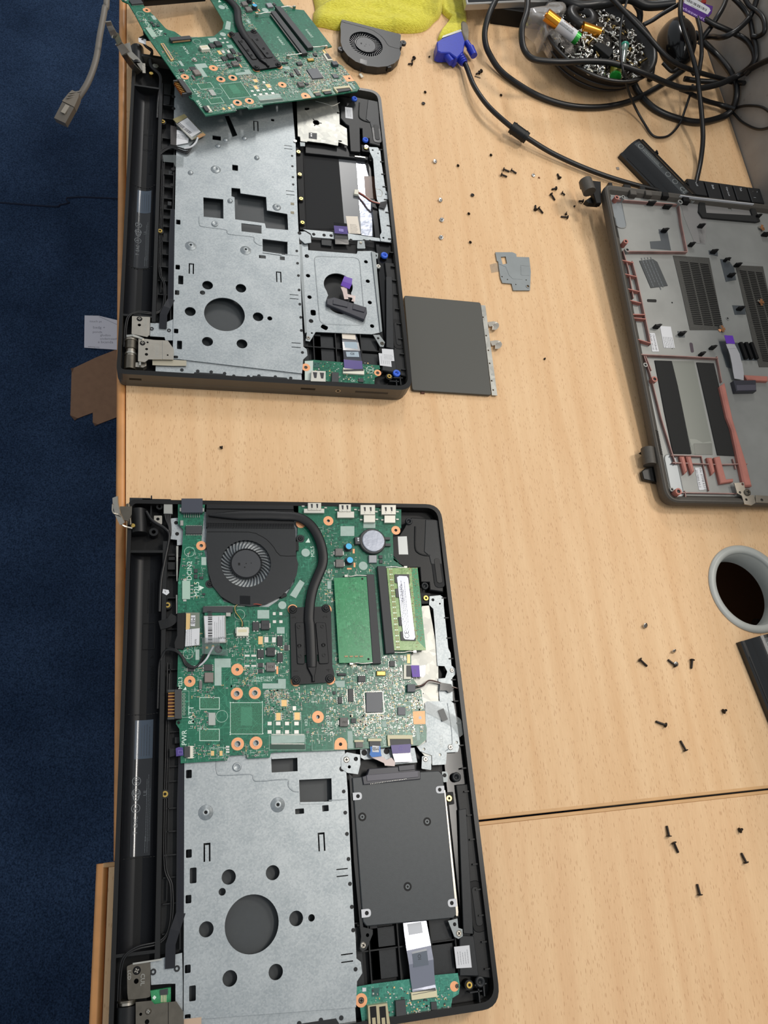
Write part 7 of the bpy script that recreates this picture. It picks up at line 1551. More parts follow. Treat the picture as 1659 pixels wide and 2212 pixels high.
# ribs: bare pinkish plastic
def rib(sh, P, h=5, t=.9, m=None): 
    mb = MB(); pts = [(*FC.at(sh, x, y, ZC + h), ZC) for x, y in P]
    V = []; F = []
    for (a, b_) in zip(pts, pts[1:]):
        d = Vector((b_[0]-a[0], b_[1]-a[1])); d.normalize(); nx, ny = -d.y*t/2, d.x*t/2
        mb.prism([(a[0]-nx, a[1]-ny), (b_[0]-nx, b_[1]-ny), (b_[0]+nx, b_[1]+ny), (a[0]+nx, a[1]+ny)], ZC, ZC + h, m or cov_pink)
    return mb
for sh, P, h in (('a6', [(470, 290), (960, 330)], 5), ('a6', [(965, 335), (985, 480), (1030, 700), (560, 695)], 5), ('a6', [(530, 690), (570, 830), (610, 1060)], 4), ('a6', [(600, 770), (640, 920), (690, 1150), (745, 1420)], 5), ('a6', [(650, 1500), (975, 1515), (1270, 1530)], 5),
                 ('a6', [(700, 1500), (750, 1626)], 4), ('a7', [(690, 60), (740, 200), (830, 560), (920, 850)], 4), ('a7', [(1262, 70), (1300, 270)], 4), ('a7', [(905, 842), (1140, 850)], 4), ('a7', [(915, 900), (1260, 915), (1500, 910)], 4), ('a7', [(1140, 850), (1200, 1120)], 3), ('a7', [(985, 1135), (1420, 1142)], 3),
                 ('a7', [(920, 850), (940, 910)], 4), ('a7', [(950, 1150), (960, 1200)], 4), ('a7', [(1010, 1120), (1022, 1200)], 3), ('a7', [(1385, 870), (1410, 950)], 3)): rib(sh, P, h - .8, m=cov_mix).build('rib', cv)
for x0, y0, x1, y1 in ((500, 765, 610, 785), (520, 872, 635, 895), (540, 988, 655, 1010), (560, 1078, 670, 1100), (572, 1188, 700, 1190), (580, 1215, 705, 1225), (615, 1380, 740, 1412)): rib('a6', [(x0 + 18, y0), (x1, y1)], 4.6, 1.0).build('cross_rib', cv)
# pink ramps near the drive bay edge
mb = MB(); a = Q('a7', [(1290, 300), (1330, 270), (1395, 560), (1500, 900), (1545, 1080), (1480, 1085), (1440, 900), (1385, 640), (1345, 540)], ZC + 6); mb.prism(a, ZC, ZC + 5, cov_pink, bev=1.5)
mb.prism(Q('a7', [(1240, 860), (1285, 850), (1335, 1030), (1390, 1025), (1390, 1050), (1290, 1065)], ZC + 4), ZC, ZC + 4, cov_pink, bev=.8)
for P in ([(972, 850), (1010, 850), (1035, 965), (1010, 990)], [(1022, 850), (1062, 850), (1088, 965), (1065, 992)], [(1185, 860), (1225, 860), (1250, 970), (1225, 995)]): mb.prism(Q('a7', P, ZC + 4), ZC, ZC + 4, cov_pink, bev=1.2)
mb.prism(Q('a7', [(1475, 215), (1600, 222), (1660, 225), (1660, 265), (1580, 262), (1500, 255)], ZC + 4), ZC, ZC + 4, cov_pink, bev=.8); mb.build('pink_ramp', cv)
# vents and black foam
for sh, P in (('a6', [(918, 730), (1200, 748), (1310, 1310), (1050, 1310), (985, 1010)]), ('a6', [(1405, 805), (1620, 815), (1700, 1200), (1760, 1600), (1590, 1600), (1540, 1400), (1440, 960)])):
    mb = MB(); q = Q(sh, P, ZC + .5); mb.prism(q, ZC, ZC + .5, vent_m)
    xs0, xs1 = min(p[0] for p in q) + 4, max(p[0] for p in q) - 4; ys0, ys1 = min(p[1] for p in q) + 8, max(p[1] for p in q) - 8; k = 0; y = ys0
    while y < ys1:
        t = (y - ys0)/(ys1 - ys0)
        for s_ in range(3):
            x = xs0 + (xs1 - xs0)*(s_ + .5)/3; mb.box(x + 1.5 - 3*t*0, y, ZC + .5, (xs1 - xs0)/3 - 2.2, .8, .5, black_dark)
        y += 2.4
    mb.build('vent_mesh', cv)
for P in ([(775, 102), (908, 106), (955, 300), (1062, 832), (920, 830), (850, 500)], [(1102, 118), (1238, 124), (1320, 480), (1398, 848), (1265, 842), (1180, 460)]): mb = MB(); mb.prism(Q('a7', P, ZC + 1), ZC, ZC + 1, foam, bev=.2); mb.build('foam_strip', cv)
mb = MB(); mb.prism(Q('a7', [(908, 106), (1080, 108), (1220, 745), (1225, 840), (1065, 835), (955, 300)], ZC + .3), ZC, ZC + .3, M_('olive_film', '6f726a', .45)); mb.prism(Q('a7', [(1082, 755), (1222, 752), (1228, 838), (1090, 838)], ZC + .4), ZC + .3, ZC + .4, M_('film_patch', '64665f', .4)); mb.prism(Q('a7', [(1045, 715), (1100, 720), (1150, 745), (1210, 735), (1222, 750), (1080, 752), (1062, 775)], ZC + .45), ZC + .3, ZC + .45, M_('glue_mark', '85877f', .5)); mb.build('grey_film', cv)
# oval foot recesses, slots, hooks
for sh, x, y, w_, h_ in (('a6', 490, 390, 13.5, 43, ), ('a7', 925, 1000, 13.5, 45)):
    c = FC.at(sh, x, y, ZC + .4); mb = MB(); rr = rrect(c[0], c[1], w_, h_, 0, 6.4); mb.prism(rr, ZC, ZC + .35, M_('recess_coating', '7c8184', .4, .3)); mb.tube([(*p, ZC + .4) for p in rr + rr[:1]], .5, cov_grey, 6, sub=1); mb.build('foot_recess', cv)
mb = MB(); mb.prism(Q('a6', [(655, 770), (760, 757), (795, 780), (877, 965), (745, 982)], ZC + .6), ZC, ZC + .6, M_('stamped_pad', '34383a', .6)); c = FC.at('a6', 760, 870, ZC + .6)
mb.lines(c[0], c[1], ZC + .65, 42, 16, 4, M_('stamp_line', '5a6064', .5), -PI/2 + .2, .8, None, 12); mb.build('embossed_pad', cv)
dk = M_('dark_coating', '43484c', .4)
for sh, P in (('a6', [(805, 525), (870, 525), (902, 688), (745, 675), (738, 620), (825, 615)]), ('a6', [(1285, 757), (1350, 762), (1395, 830), (1410, 920), (1330, 935)]), ('a6', [(1380, 1118), (1480, 1122), (1485, 1190), (1400, 1192)]), ('a6', [(952, 1320), (1010, 1325), (1010, 1368), (965, 1368)]), ('a6', [(1400, 1410), (1560, 1415), (1580, 1550), (1450, 1548)]), ('a6', [(1278, 1400), (1340, 1400), (1370, 1610), (1335, 1600)]), ('a6', [(1195, 690), (1265, 690), (1268, 735), (1200, 720)]), ('a6', [(1112, 530), (1140, 530), (1168, 632), (1128, 632)])):
    mb = MB(); mb.prism(Q(sh, P, ZC + .3), ZC, ZC + .3, dk); mb.build('dark_patch', cv)
def hook(sh, x, y, s_=1.0, w_=5.0, h=6.0, m=None):
    c = FC.at(sh, x, y, ZC + h*.5); mb = MB(); m = m or black_dark
    mb.prism(rrect(c[0], c[1], w_*s_, 2.2), ZC, ZC + h, m, bev=.3); mb.prism([(c[0] + w_*s_/2, c[1] - 1), (c[0] + w_*s_/2 + 2.5, c[1] + 1.5), (c[0] + w_*s_/2, c[1] + 2), (c[0] - 1, c[1] + 1)], ZC + h - 2.5, ZC + h, m); mb.build('snap_hook', cv)
for x, y, s_ in ((745, 322, 1.6), (870, 350, 1.6), (850, 535, 1.2), (1135, 500, 1.2), (1060, 645, 1.0), (1235, 700, 1.2), (1335, 765, 1), (1420, 805, 1.2), (1370, 885, 1.2), (1440, 1145, 1.2), (985, 1340, 1.1), (1640, 565, 1.6), (1140, 1500, .8), (1225, 1450, 1), (790, 1285, 1.2), (1580, 425, 1)): hook('a6', x, y, s_)
for x, y in ((610, 235), (730, 240), (862, 250), (1025, 290)):
    c = FC.at('a6', x, y, 4); mb = MB(); mb.prism(rrect(c[0], c[1], 8, 6.5), ZC, 4, cov_dark if x < 800 else black_dark, bev=.6); mb.build('edge_block', cv)
for k in range(3): c = FC.at('a6', 1470 + k*42, 1470, ZC + 3); mb = MB(); mb.prism(rrect(c[0], c[1], 3.4, 20, .12), ZC, ZC + 4, black_dark, bev=.4); mb.build('snap_hook', cv)
def boss(sh, x, y, r=2.6, h=8, m=None):
    c = FC.at(sh, x, y, ZC + h); mb = MB(); mb.ring(c[0], c[1], ZC, ZC + h, r, r*.55, m or cov_grey, 20); mb.cyl(c[0], c[1], ZC, ZC + h - .8, r*.55, black_dark, 12); mb.build('screw_boss', cv)
for sh, x, y, r, h in (('a6', 480, 275, 2.8, 7), ('a6', 530, 272, 2.2, 7), ('a6', 975, 310, 3, 7), ('a6', 550, 618, 2.8, 8), ('a6', 562, 685, 2.9, 4), ('a6', 1072, 302, 2, 3), ('a7', 703, 137, 2.4, 4), ('a7', 775, 248, 3.2, 6), ('a7', 910, 1110, 2.2, 5), ('a7', 962, 1125, 3.4, 10), ('a6', 1345, 1220, 2.0, .6), ('a6', 1355, 765, 2.2, 4)): boss(sh, x, y, r, h, cov_pink if r in (2.8, 3.2, 3.4) else None)
mb = MB()
for P in ([(715, 1070), (790, 1072), (788, 1095), (715, 1092)],): mb.prism(rounded(Q('a6', P, ZC + .2), 1.5), ZC, ZC + .2, black_dark)
mb.prism(rounded(Q('a6', [(1045, 1408), (1070, 1412), (1082, 1485), (1058, 1488)], ZC + .2), 2), ZC, ZC + .2, M_('slot_purple', '3a2c38', .5)); c = FC.at('a6', 910, 1098, ZC); mb.cyl(c[0], c[1], ZC, ZC + .2, .9, black_dark, 10); mb.build('slots', cv)
# side vent slits
for sh, x0, y0, nn in (('a6', 425, 470, 14), ('a7', 772, 680, 15)):
    mb = MB()
    for k in range(nn):
        t = k/(nn - 1); c = FC.at(sh, x0 + t*(35 if sh == 'a6' else 40), y0 + t*(150 if sh == 'a6' else 180), -6); mb.add([(3.6, c[1] - .45, 3.05), (8.6, c[1] - .45, .1), (8.6, c[1] + .45, .1), (3.6, c[1] + .45, 3.05)], [(0, 1, 2, 3)], black_dark)
    mb.build('vent_slits', cv)
# labels
for P, n_, sd in (([(815, 1280), (900, 1285), (933, 1452), (848, 1450)], 5, 1), ([(735, 1335), (775, 1335), (808, 1480), (755, 1480)], 2, 2)):
    q = Q('a6', P, ZC + .4); mb = MB(); mb.prism(q, ZC, ZC + .4, white); cx, cy = sum(p[0] for p in q)/4, sum(p[1] for p in q)/4
    if n_ == 5: mb.lines(cx, cy - 7, ZC + .45, 14, 12, 6, inkm, -PI/2, .4, None, sd)
    else: mb.text('CN-0XCPG8-S00', cx + 1.2, cy, ZC + .45, 2.9, inkm, -PI/2, sx=.9); mb.text('ETA A00  1H11-AD', cx - 2.2, cy, ZC + .45, 2.6, inkm, -PI/2, sx=.9)
    mb.build('white_label', cv)
q = Q('a7', [(1088, 940), (1142, 938), (1178, 1112), (1122, 1116)], ZC + .4); mb = MB(); mb.prism(rounded(q, .8), ZC, ZC + .4, white); cx, cy = sum(p[0] for p in q)/4, sum(p[1] for p in q)/4
mb.text('P/N: 077M8 8.0.P1', cx + 2.2, cy, ZC + .45, 3.4, inkm, -PI/2 + .02, sx=.92); mb.text('20170806 A3-2', cx - 2.6, cy, ZC + .45, 3.0, inkm, -PI/2 + .02); mb.build('white_label', cv)
# copper spring fingers
cs = M_('copper_foil', 'c08860', .3, .8, bmp=.4, bs=500)
for sh, x, y in (('a6', 1300, 1300), ('a6', 1610, 515), ('e4', 690, 1820)):
    c = FC.at(sh, x, y, ZC + 2); mb = MB(); R = random.Random(int(x))
    for k in range(5): a = k*1.25; mb.ribbon([(c[0], c[1], ZC + 1.5), (c[0] + 4*math.cos(a), c[1] + 4*math.sin(a), ZC + R.uniform(.5, 4))], [2, 3.4], .2, cs if k != 2 else tin)
    mb.build('copper_spring', cv)
silver_rib = M_('silver_ribbon', 'b4b4b8', .35, .3)
# ribbon cable with a purple end and its plug
mb = MB(); mb.ribbon([(*FC.at('a7', 1375, 0, ZC + 9), ZC + 9), (*FC.at('a7', 1400, 60, ZC + 8), ZC + 8), (*FC.at('a7', 1412, 130, ZC + 6), ZC + 6.5)], [11, 12.5, 12.5], .3, silver_rib); mb.ribbon([(*FC.at('a6', 1362, 1420, ZC + 9), ZC + 9), (*FC.at('a7', 1376, 10, ZC + 9), ZC + 9.1)], [10.5, 11], .3, silver_rib); mb.ribbon([(*FC.at('a7', 1412, 125, ZC + 6), ZC + 6.8), (*FC.at('a7', 1425, 200, ZC + 4), ZC + 4.5), (*FC.at('a7', 1432, 252, ZC + 4), ZC + 4)], [13, 13, 11], .3, silver_rib); rb_ = mb.build('ribbon', cv)
mb = MB(); mb.ribbon([(*FC.at('a6', 1348, 1356, ZC + 9), ZC + 9.3), (*FC.at('a6', 1365, 1420, ZC + 9), ZC + 9.4)], 10.6, .3, purple_bright); mb.build('purple_end', rb_)
mb = MB(); mb.prism(Q('a7', [(1392, 258), (1565, 256), (1570, 342), (1415, 345)], ZC + 6), ZC, ZC + 6, M_('drive_plug', '26282c', .4), bev=.5); mb.prism(Q('a7', [(1412, 295), (1562, 292), (1566, 335), (1420, 338)], ZC + 6.6), ZC + 5.8, ZC + 6.6, M_('drive_plug_face', '3a3c42', .4), bev=.2); mb.build('plug', rb_)
# bright hinge anchor at the near edge
mb = MB(); zz = ZC + 6
mb.prism(Q('a7', [(1395, 1060), (1470, 1055), (1485, 1130), (1500, 1155), (1550, 1155), (1562, 1215), (1530, 1235), (1475, 1225), (1455, 1160), (1420, 1140)], zz), zz - 1, zz, nickel, holes=[circ(*FC.at('a7', x, y, zz), 1.4, 14) for x, y in ((1461, 1070), (1440, 1134), (1490, 1190))])
mb.prism(Q('a7', [(1562, 1155), (1680, 1162), (1680, 1216), (1565, 1212)], zz), zz - 1, zz, nickel, holes=[circ(*FC.at('a7', 1611, 1193, zz), 1.6, 14)]); mb.screw(*FC.at('a7', 1495, 1135, zz), zz, 3.6, dark_nickel, black_dark, 2); mb.build('hinge_anchor', cv)
# hinge lugs on the left side
for pts in ([('a6', 205, 175), ('a6', 255, 120), ('a6', 285, 190), ('a6', 335, 160), ('a6', 350, 330), ('a6', 300, 250), ('a6', 245, 220)],): pass
mb = MB(); a, b_ = (*FC.at('a6', 238, 135, 2), 0), (*FC.at('a6', 272, 225, 2), 0); mb.tube([a, b_], 7.2, cov_dark, 16, sub=1); mb.prism([FC.at('a6', x, y, -3) for x, y in ((200, 130), (232, 118), (250, 180), (212, 185))], -9, -3, black, bev=.4); mb.prism([FC.at('a6', x, y, -4) for x, y in ((270, 140), (355, 150), (360, 320), (320, 320), (290, 230))], -10, -4, black_dark, bev=.6); mb.prism([FC.at('a6', x, y, -10) for x, y in ((232, 300), (290, 262), (345, 280), (345, 325), (262, 318))], -16, -10, black, bev=.4); mb.build('hinge_cover', cv)
mb = MB(); a, b_ = (*FC.at('a7', 725, 785, -3), -5), (*FC.at('a7', 745, 915, -3), -5); mb.tube([a, b_], 6.5, cov_dark, 18, sub=1); mb.prism([FC.at('a7', x, y, -8) for x, y in ((675, 970), (700, 945), (790, 930), (800, 1055), (690, 1030))], -12.5, -8, black, bev=.6); mb.prism([FC.at('a7', x, y, -12) for x, y in ((650, 830), (690, 800), (700, 850))], -12.5, -10, black_dark); mb.prism([FC.at('a7', x, y, -8) for x, y in ((760, 780), (800, 790), (820, 1060), (770, 1050))], -12.5, -8, black_dark); mb.build('hinge_cover', cv)
mb = MB()
for x, w_ in ((430, 20), (560, 40), (680, 30)): c = FC.at('a6', x, 175 + (x - 430)*.12, -2); mb.prism(rrect(c[0], c[1], w_*.22, 5), -12, -1.5, black, bev=.4)
mb.build('port_frame', cv)

# ---------------------------------------------------------------- keyboard under the cover
kb = thing('laptop_keyboard', 'black laptop keyboard sticking out from under the bottom cover', 'keyboard', FW, (685, 650, 0))
kx0, kx1, ky1 = 632.0, 736.5, 823.5
mb = MB(); mb.prism(rounded([(kx0, 480), (kx1, 480), (kx1, ky1), (kx0, ky1 + .5)], [1, 1, 2, 4]), 0, 5.0, black, bev=.6); mb.build('keyboard_frame', kb)
edges = [FW.at('c3', x, 620, 8)[0] for x in (808, 985, 1140, 1282, 1432, 1580, 1700)]
keycap = M_('keycap', '161719', .55); legend = M_('key_legend', 'c8ccd0', .5)
for i, t in enumerate(('Ctrl', 'Shift', 'Caps Lock', 'Tab', '`', 'Esc')):
    x0, x1 = edges[i] + .5, min(edges[i+1] - 1.6, 736); y0, y1 = ky1 - 27 - (12 if i in (1, 2) else 0), ky1 - 3
    mb = MB(); mb.prism(rounded([(x0, y0), (x1, y0), (x1, y1), (x0, y1)], 1.6), 5, 8, keycap, bev=.7)
    if i == 4:
        for tx, dx, dy in (('`', -4, 6), ('\u00ac', 3, 6), ('|', -3, -4)): mb.text(tx, (x0+x1)/2 + dx, y1 - 8 + dy - 4, 8.02, 4, legend, -PI/2)
    else: mb.text(t, (x0 + x1)/2, y1 - 2.5 - len(t)*1.1, 8.03, 4.0 if i != 2 else 3.4, legend, -PI/2)
    mb.build('key', kb, label='%s key' % ('backquote' if t == '`' else t.lower()))
for i in range(6):
    for k in range(2): x0, x1 = edges[i] + .5, min(edges[i+1] - 1.6, 736); y1 = ky1 - 30 - k*19 - (12 if i in (1, 2) else 0); mb = MB(); mb.prism(rounded([(x0, y1 - 16), (x1, y1 - 16), (x1, y1), (x0, y1)], 1.6), 5, 8, keycap, bev=.7); mb.build('key', kb)
# ---------------------------------------------------------------- battery packs
bat_gloss = M_('battery_gloss', '1a1a1a', .22); bat_print = M_('battery_print', '8d9290', .4); bat_grey = M_('battery_label', '3c3f40', .3)
def battery(fr, L, label, marks, nl):
    root = thing('battery_pack', label, 'battery', fr, (0, -L/2, 0))
    prof = [(-20.5, .2), (-20.5, 6), (-19, 7), (-16.5, 7.2), (-15, 9)]
    for k in range(25): a = PI - .35 - k/24*(PI - .7); prof.append((1.0 + 15.0*math.cos(a), 7.5 + 11.0*math.sin(a)))
    prof += [(15.6, 12.5), (19.2, 12.5), (20, 11.5), (20, .2)]
    n_ = len(prof); V = [(x, 0, z) for x, z in prof] + [(x, -L, z) for x, z in prof]
    mb = MB(); mb.add(V, [(k, (k+1) % n_, (k+1) % n_ + n_, k + n_) for k in range(n_)], bat_gloss, False); mb.add([(x, 0, z) for x, z in prof], [tuple(range(n_))], black); mb.add([(x, -L, z) for x, z in prof], [tuple(reversed(range(n_)))], black)
    body = mb.build('battery_case', root)
    zb_ = lambda x, y=0: 7.5 + 11.0*math.sqrt(max(0, 1 - ((x - 1.0)/15.0)**2)) + .12
    mb = MB(); mb.grid(lambda u, v: (-5.5 + 9.0*u, -3 - (L - 8)*v, zb_(-5.5 + 9.0*u) - .05), 6, 2, bat_grey)
    for t, y, s_ in marks: mb.text(t, -1, -y, 0, s_, bat_print, -PI/2, lambda x, y_: zb_(x))
    for y in (10, 58, 70):
        for k in range(18):
            a0, a1 = 2*PI*k/18, 2*PI*(k+1)/18; mb.add([(X, Y, zb_(X)) for X, Y in ((-1 + 3.4*math.cos(a0), -y + 3.4*math.sin(a0)), (-1 + 3.4*math.cos(a1), -y + 3.4*math.sin(a1)), (-1 + 2.9*math.cos(a1), -y + 2.9*math.sin(a1)), (-1 + 2.9*math.cos(a0), -y + 2.9*math.sin(a0)))], [(3, 2, 1, 0)], bat_print)
    mb.lines(-1, -30, 0, 30, 5, 3, bat_print, -PI/2, .5, lambda x, y_: zb_(x), 4); mb.build('rating_label', root)
    for y in nl: mb = MB(); mb.prism([(19.5, -y), (22.5, -y + 1), (22.5, -y - 1.5), (20, -y - 5)], 9, 13.5, black, bev=.3); mb.build('latch_tab', root)
    mb = MB(); mb.box(-14.5, -22, 8.8, .5, 14, .5, grey_plastic); mb.box(-18, -L/2, 6.9, .6, L*.8, .6, grey_plastic); mb.build('seam_lines', root)
    return root
ya = Vector((47, -67)).normalized(); a = math.atan2(-ya.y, -ya.x) - PI/2
battery(Frame(Matrix.Translation((563.5, 859.0, 0)) @ Matrix.Rotation(a, 4, 'Z')), 95, 'black battery pack with symbols slanting out from under the bottom cover', (('!', 46, 6), ('CE', 84, 8)), (22, 76))
p0 = FW.at('c4', 690, 1232, 10); ya = Vector((10.5, -62)).normalized(); a = math.atan2(-ya.y, -ya.x) - PI/2
fr = Frame(Matrix.Translation((p0[0] + 20.0, p0[1] + 3.0, 0)) @ Matrix.Rotation(a, 4, 'Z')); battery(fr, 150, 'black battery pack at the right edge just below the grey cable port', (('!', 36, 6), ('CE', 90, 8)), (30,))

# ---------------------------------------------------------------- bowl of screws
BC = Vector((535.0, 1003.0)); RR = 76.0
bowl_m = M_('bowl_black', '1c1a19', .35)
bowl = thing('bowl', 'black round bowl heaped with screws, among the cables', 'bowl', FW, (BC.x, BC.y, 0))
mb = MB(); mb.lathe(BC.x, BC.y, [(.01, .2), (46, .2), (48, 1), (62, 12), (70, 26), (73.5, 36), (77.5, 38), (77.5, 40), (74, 40.5), (71, 38), (66, 26), (58, 16), (.01, 12)], bowl_m, 64); mb.build('bowl_body', bowl)
mb = MB(); mb.lathe(BC.x, BC.y, [(64, 14.5), (65.5, 15.2), (66.5, 18.6), (65.5, 18.6)], bowl_m, 64); mb.lathe(BC.x, BC.y, [(69.5, 25), (71.2, 25.6), (72, 28), (71, 28.6)], bowl_m, 64); mb.build('bowl_ridges', bowl)
heap_m = M_('hardware_heap', '3c3834', .4, .7, var=.7, vs=160, bmp=1.0, bs=260)
def heap_z(x, y): d = math.hypot(x - BC.x, y - BC.y)/71; return 26 + 11*max(0, 1 - d*d) + 2.2*mnoise.noise(Vector((x*.06, y*.06, 1)))
mb = MB(); mb.grid(lambda u, v: (lambda r_, a_: (BC.x + r_*math.cos(a_), BC.y + r_*math.sin(a_), heap_z(BC.x + r_*math.cos(a_), BC.y + r_*math.sin(a_)) + 1.5*mnoise.noise(Vector((r_*.4, a_*9, 2)))))(.5 + 68.5*u, -2*PI*v), 40, 72, heap_m); mb.build('hardware_heap', label='dense layer of small metal parts filling the black bowl', cat='screws', kind='stuff')
def proto(mat, hr, r, L, flat):
    mb = MB(); mb.lathe(0, 0, [(.01, 0), (hr*.7, 0), (hr, -.5), (hr, -1.1), (r, -1.3)] if not flat else [(.01, 0), (hr, 0), (hr*.9, -.5), (r, -1.8)], mat, 12)
    z_ = -1.3 if not flat else -1.8; P = [(r, z_)]
    while z_ > -L: P += [(r, z_ - .35), (r*.78, z_ - .6)]; z_ -= .7
    P += [(.01, -L - .5)]; mb.lathe(0, 0, P, mat, 10); mb.box(0, 0, 0, hr*1.1, hr*.25, .05, black_dark); mb.box(0, 0, 0, hr*.25, hr*1.1, .05, black_dark); return mb
bs = M_('bowl_steel', 'd0ccc4', .2, 1.0); bg = M_('bowl_brass', 'a8905c', .25, 1.0)
protos = []
for m_, hr, r_, L, fl, lb in ((bs, 3.0, 1.5, 9, False, 'bright steel screw in the heap filling the black bowl'), (bs, 3.6, 1.7, 5, False, 'short wide-headed steel screw in the heap filling the black bowl'), (bg, 2.8, 1.2, 14, True, 'long brassy wood screw in the heap filling the black bowl'), (black_screw, 2.8, 1.3, 7, False, 'black screw in the heap filling the black bowl')):
    protos.append((proto(m_, hr, r_, L, fl), lb))
R = random.Random(21); first = {}
for i in range(285):
    k = R.choices((0, 1, 2, 3), (4, 4, 1.4, 1.6))[0]; rr_ = 66*math.sqrt(R.random()); aa = R.random()*2*PI; x, y = BC.x + rr_*math.cos(aa), BC.y + rr_*math.sin(aa)
    M_2 = Matrix.Translation((x, y, heap_z(x, y) + R.uniform(1.4, 3.6))) @ Matrix.Rotation(R.random()*2*PI, 4, 'Z') @ Matrix.Rotation(R.uniform(.3, 1.9), 4, 'X')
    if k not in first: o = protos[k][0].build('screw', origin=(0, 0, 0)); first[k] = o; tag(o, protos[k][1], 'screw', 'screws in the bowl, kind %s' % ('steel', 'wide headed', 'brassy', 'black')[k])
    else: o = first[k].copy(); COL.objects.link(o)
    loc, rot, _ = M_2.decompose(); o.rotation_mode = 'QUATERNION'; o.rotation_quaternion = rot; o.location = (loc + Vector((0, 0, DESK)))*MM
# round cells on the heap
gold_c = M_('cell_gold', 'c8862a', .25, .8); green_c = M_('cell_green', '2c9a3a', .3, .3)
def cell(p, q_, label, text=None, cols=(gold_c, white, green_c), fr=(0, .36, .88, 1)):
    p = Vector(p); q_ = Vector(q_); root = thing('battery_cell', label, 'battery', FW, tuple(p.lerp(q_, .5) - Vector((0, 0, 7))))
    for k, nm in enumerate(('metal_end', 'printed_wrap', 'green_band')):
        if fr[k+1] - fr[k] < .01: continue
        mb = MB(); mb.tube([p.lerp(q_, fr[k]), p.lerp(q_, fr[k+1])], 7.1, cols[k], 22, sub=1)
        if k == 0: mb.tube([p - (q_ - p).normalized()*1.2, p], 2.6, cols[0], 14, sub=1)
        if k == 1 and text:
            d = (q_ - p).normalized(); a = math.atan2(d.y, d.x); c = p.lerp(q_, .62); pz = c.z + 7.2
            def zf(X, Y):
                s_ = (X - p.x)*d.x + (Y - p.y)*d.y; ax = p.z + d.z*s_; off = -(X - p.x)*d.y + (Y - p.y)*d.x; return ax + math.sqrt(max(0, 51.5 - off*off)) + .12
            nrm = Vector((-d.y, d.x, 0)); c1_ = c + nrm*.2; c2_ = c - nrm*3.6
            mb.text(text, c1_.x, c1_.y, 0, 6, M_('cell_bronze', '8a5a28', .4), a + PI, zf); mb.text('ALKALINE BATTERY', c2_.x, c2_.y, 0, 2.1, inkm, a, zf); mb.lines((c - nrm*5.4).x, (c - nrm*5.4).y, 0, 22, 1.6, 2, print_grey, a, .4, zf, 3)
        mb.build(nm, root)
    return root
cell(W3('c1', 275, 175, 56), W3('c1', 655, 470, 46), 'gold and white round battery with a green end lying on the bowl of screws', 'super')
cell(W3('c1', 700, 330, 40), W3('c1', 905, 400, 38), 'gold round battery half buried beside the white wrapped one', None, (gold_c, gold_c, gold_c), (0, .3, .9, 1)); cell(W3('c1', 1110, 790, 34), W3('c1', 1100, 930, 36), 'short gold battery with a green rim at the near side of the bowl', None, (gold_c, M_('cell_olive', '8a8a2a', .3, .5), green_c), (0, .3, .85, 1))
mb = MB(); z = 44; mb.prism(FW.q('c1', [(850, 530), (900, 490), (1090, 590), (1035, 680)], z), z - 9, z, black, bev=.5); mb.build('plastic_block', label='black rectangular plastic block lying on the screws in the bowl', cat='block')
c = FW.at('c1', 715, 170, 42); mb = MB(); mb.lathe(c[0], c[1], [(9, 34), (9, 44), (15.5, 44.5), (20, 43), (21, 38), (21, 34)], bowl_m, 32); mb.build('black_ring', label='black plastic ring at the back of the bowl of screws', cat='ring')
c = FW.at('c1', 798, 842, 38); mb = MB(); mb.cyl(c[0], c[1], 35, 37.6, 4.6, white_plug, 20, bev=.5); mb.box(c[0], c[1], 37.6, 4, .8, .05, inkm, .6); mb.box(c[0], c[1], 37.6, .8, 4, .05, inkm, .6); mb.build('white_screw_head', label='round white screw head at the near rim of the bowl', cat='screw')
mb = MB(); mb.tube([W3('c1', 1215, 545, 42), W3('c1', 1190, 760, 40)], 4.6, M_('clear_tube', 'a8b8b0', .15, trans=.6, alpha=.6), 14, sub=1, r2=2.6); mb.tube([W3('c1', 1216, 535, 42), W3('c1', 1214, 556, 42)], 5.0, M_('teal_rim', '2c9a80', .4), 14, sub=1); mb.build('clear_vial', label='small clear tapered tube with a teal rim in the bowl', cat='tube')
bagm = M_('clear_bag', 'b8b2ac', .12, trans=.35, alpha=.55, bmp=.8, bs=90)
poly = FW.q('c1', [(80, 175), (60, 100), (250, 60), (330, 10), (480, 20), (520, 110), (430, 190), (330, 120), (250, 230), (380, 330), (440, 440), (430, 500), (380, 470), (330, 400), (260, 430), (240, 330), (150, 250)], 42); cloth('plastic_bag', poly, 12, 2.4, bagm, None, 12, 38, 3, label='crumpled clear plastic bag around the white wrapped battery', cat='plastic bag')
# slim dark tablet-like slab at the top
mb = MB(); slab = FW.q('a3', [(20, 22), (320, 8), (560, 10), (760, 12), (785, 0)], 30); y1_ = 1250; mb.prism(slab + [(slab[-1][0] + 12, slab[-1][1] + 60), (slab[0][0], slab[0][1] + 70)], 22, 30, M_('silver_slab', 'a8a6a2', .3, .7), bev=.8); mb.prism(inset(slab + [(slab[-1][0] + 12, slab[-1][1] + 60), (slab[0][0], slab[0][1] + 70)], 2.5), 29.9, 30.3, black_gloss); mb.build('slim_device', label='edge of a slim silver and black device at the top of the photo', cat='device')
mb = MB(); mb.prism(FW.q('a3', [(170, 30), (470, 40), (590, 70), (600, 120), (330, 95), (170, 72)], 14), 0, 21.5, black_dark, bev=1); mb.build('dark_case', label='dark flat case under the slim silver device', cat='case')
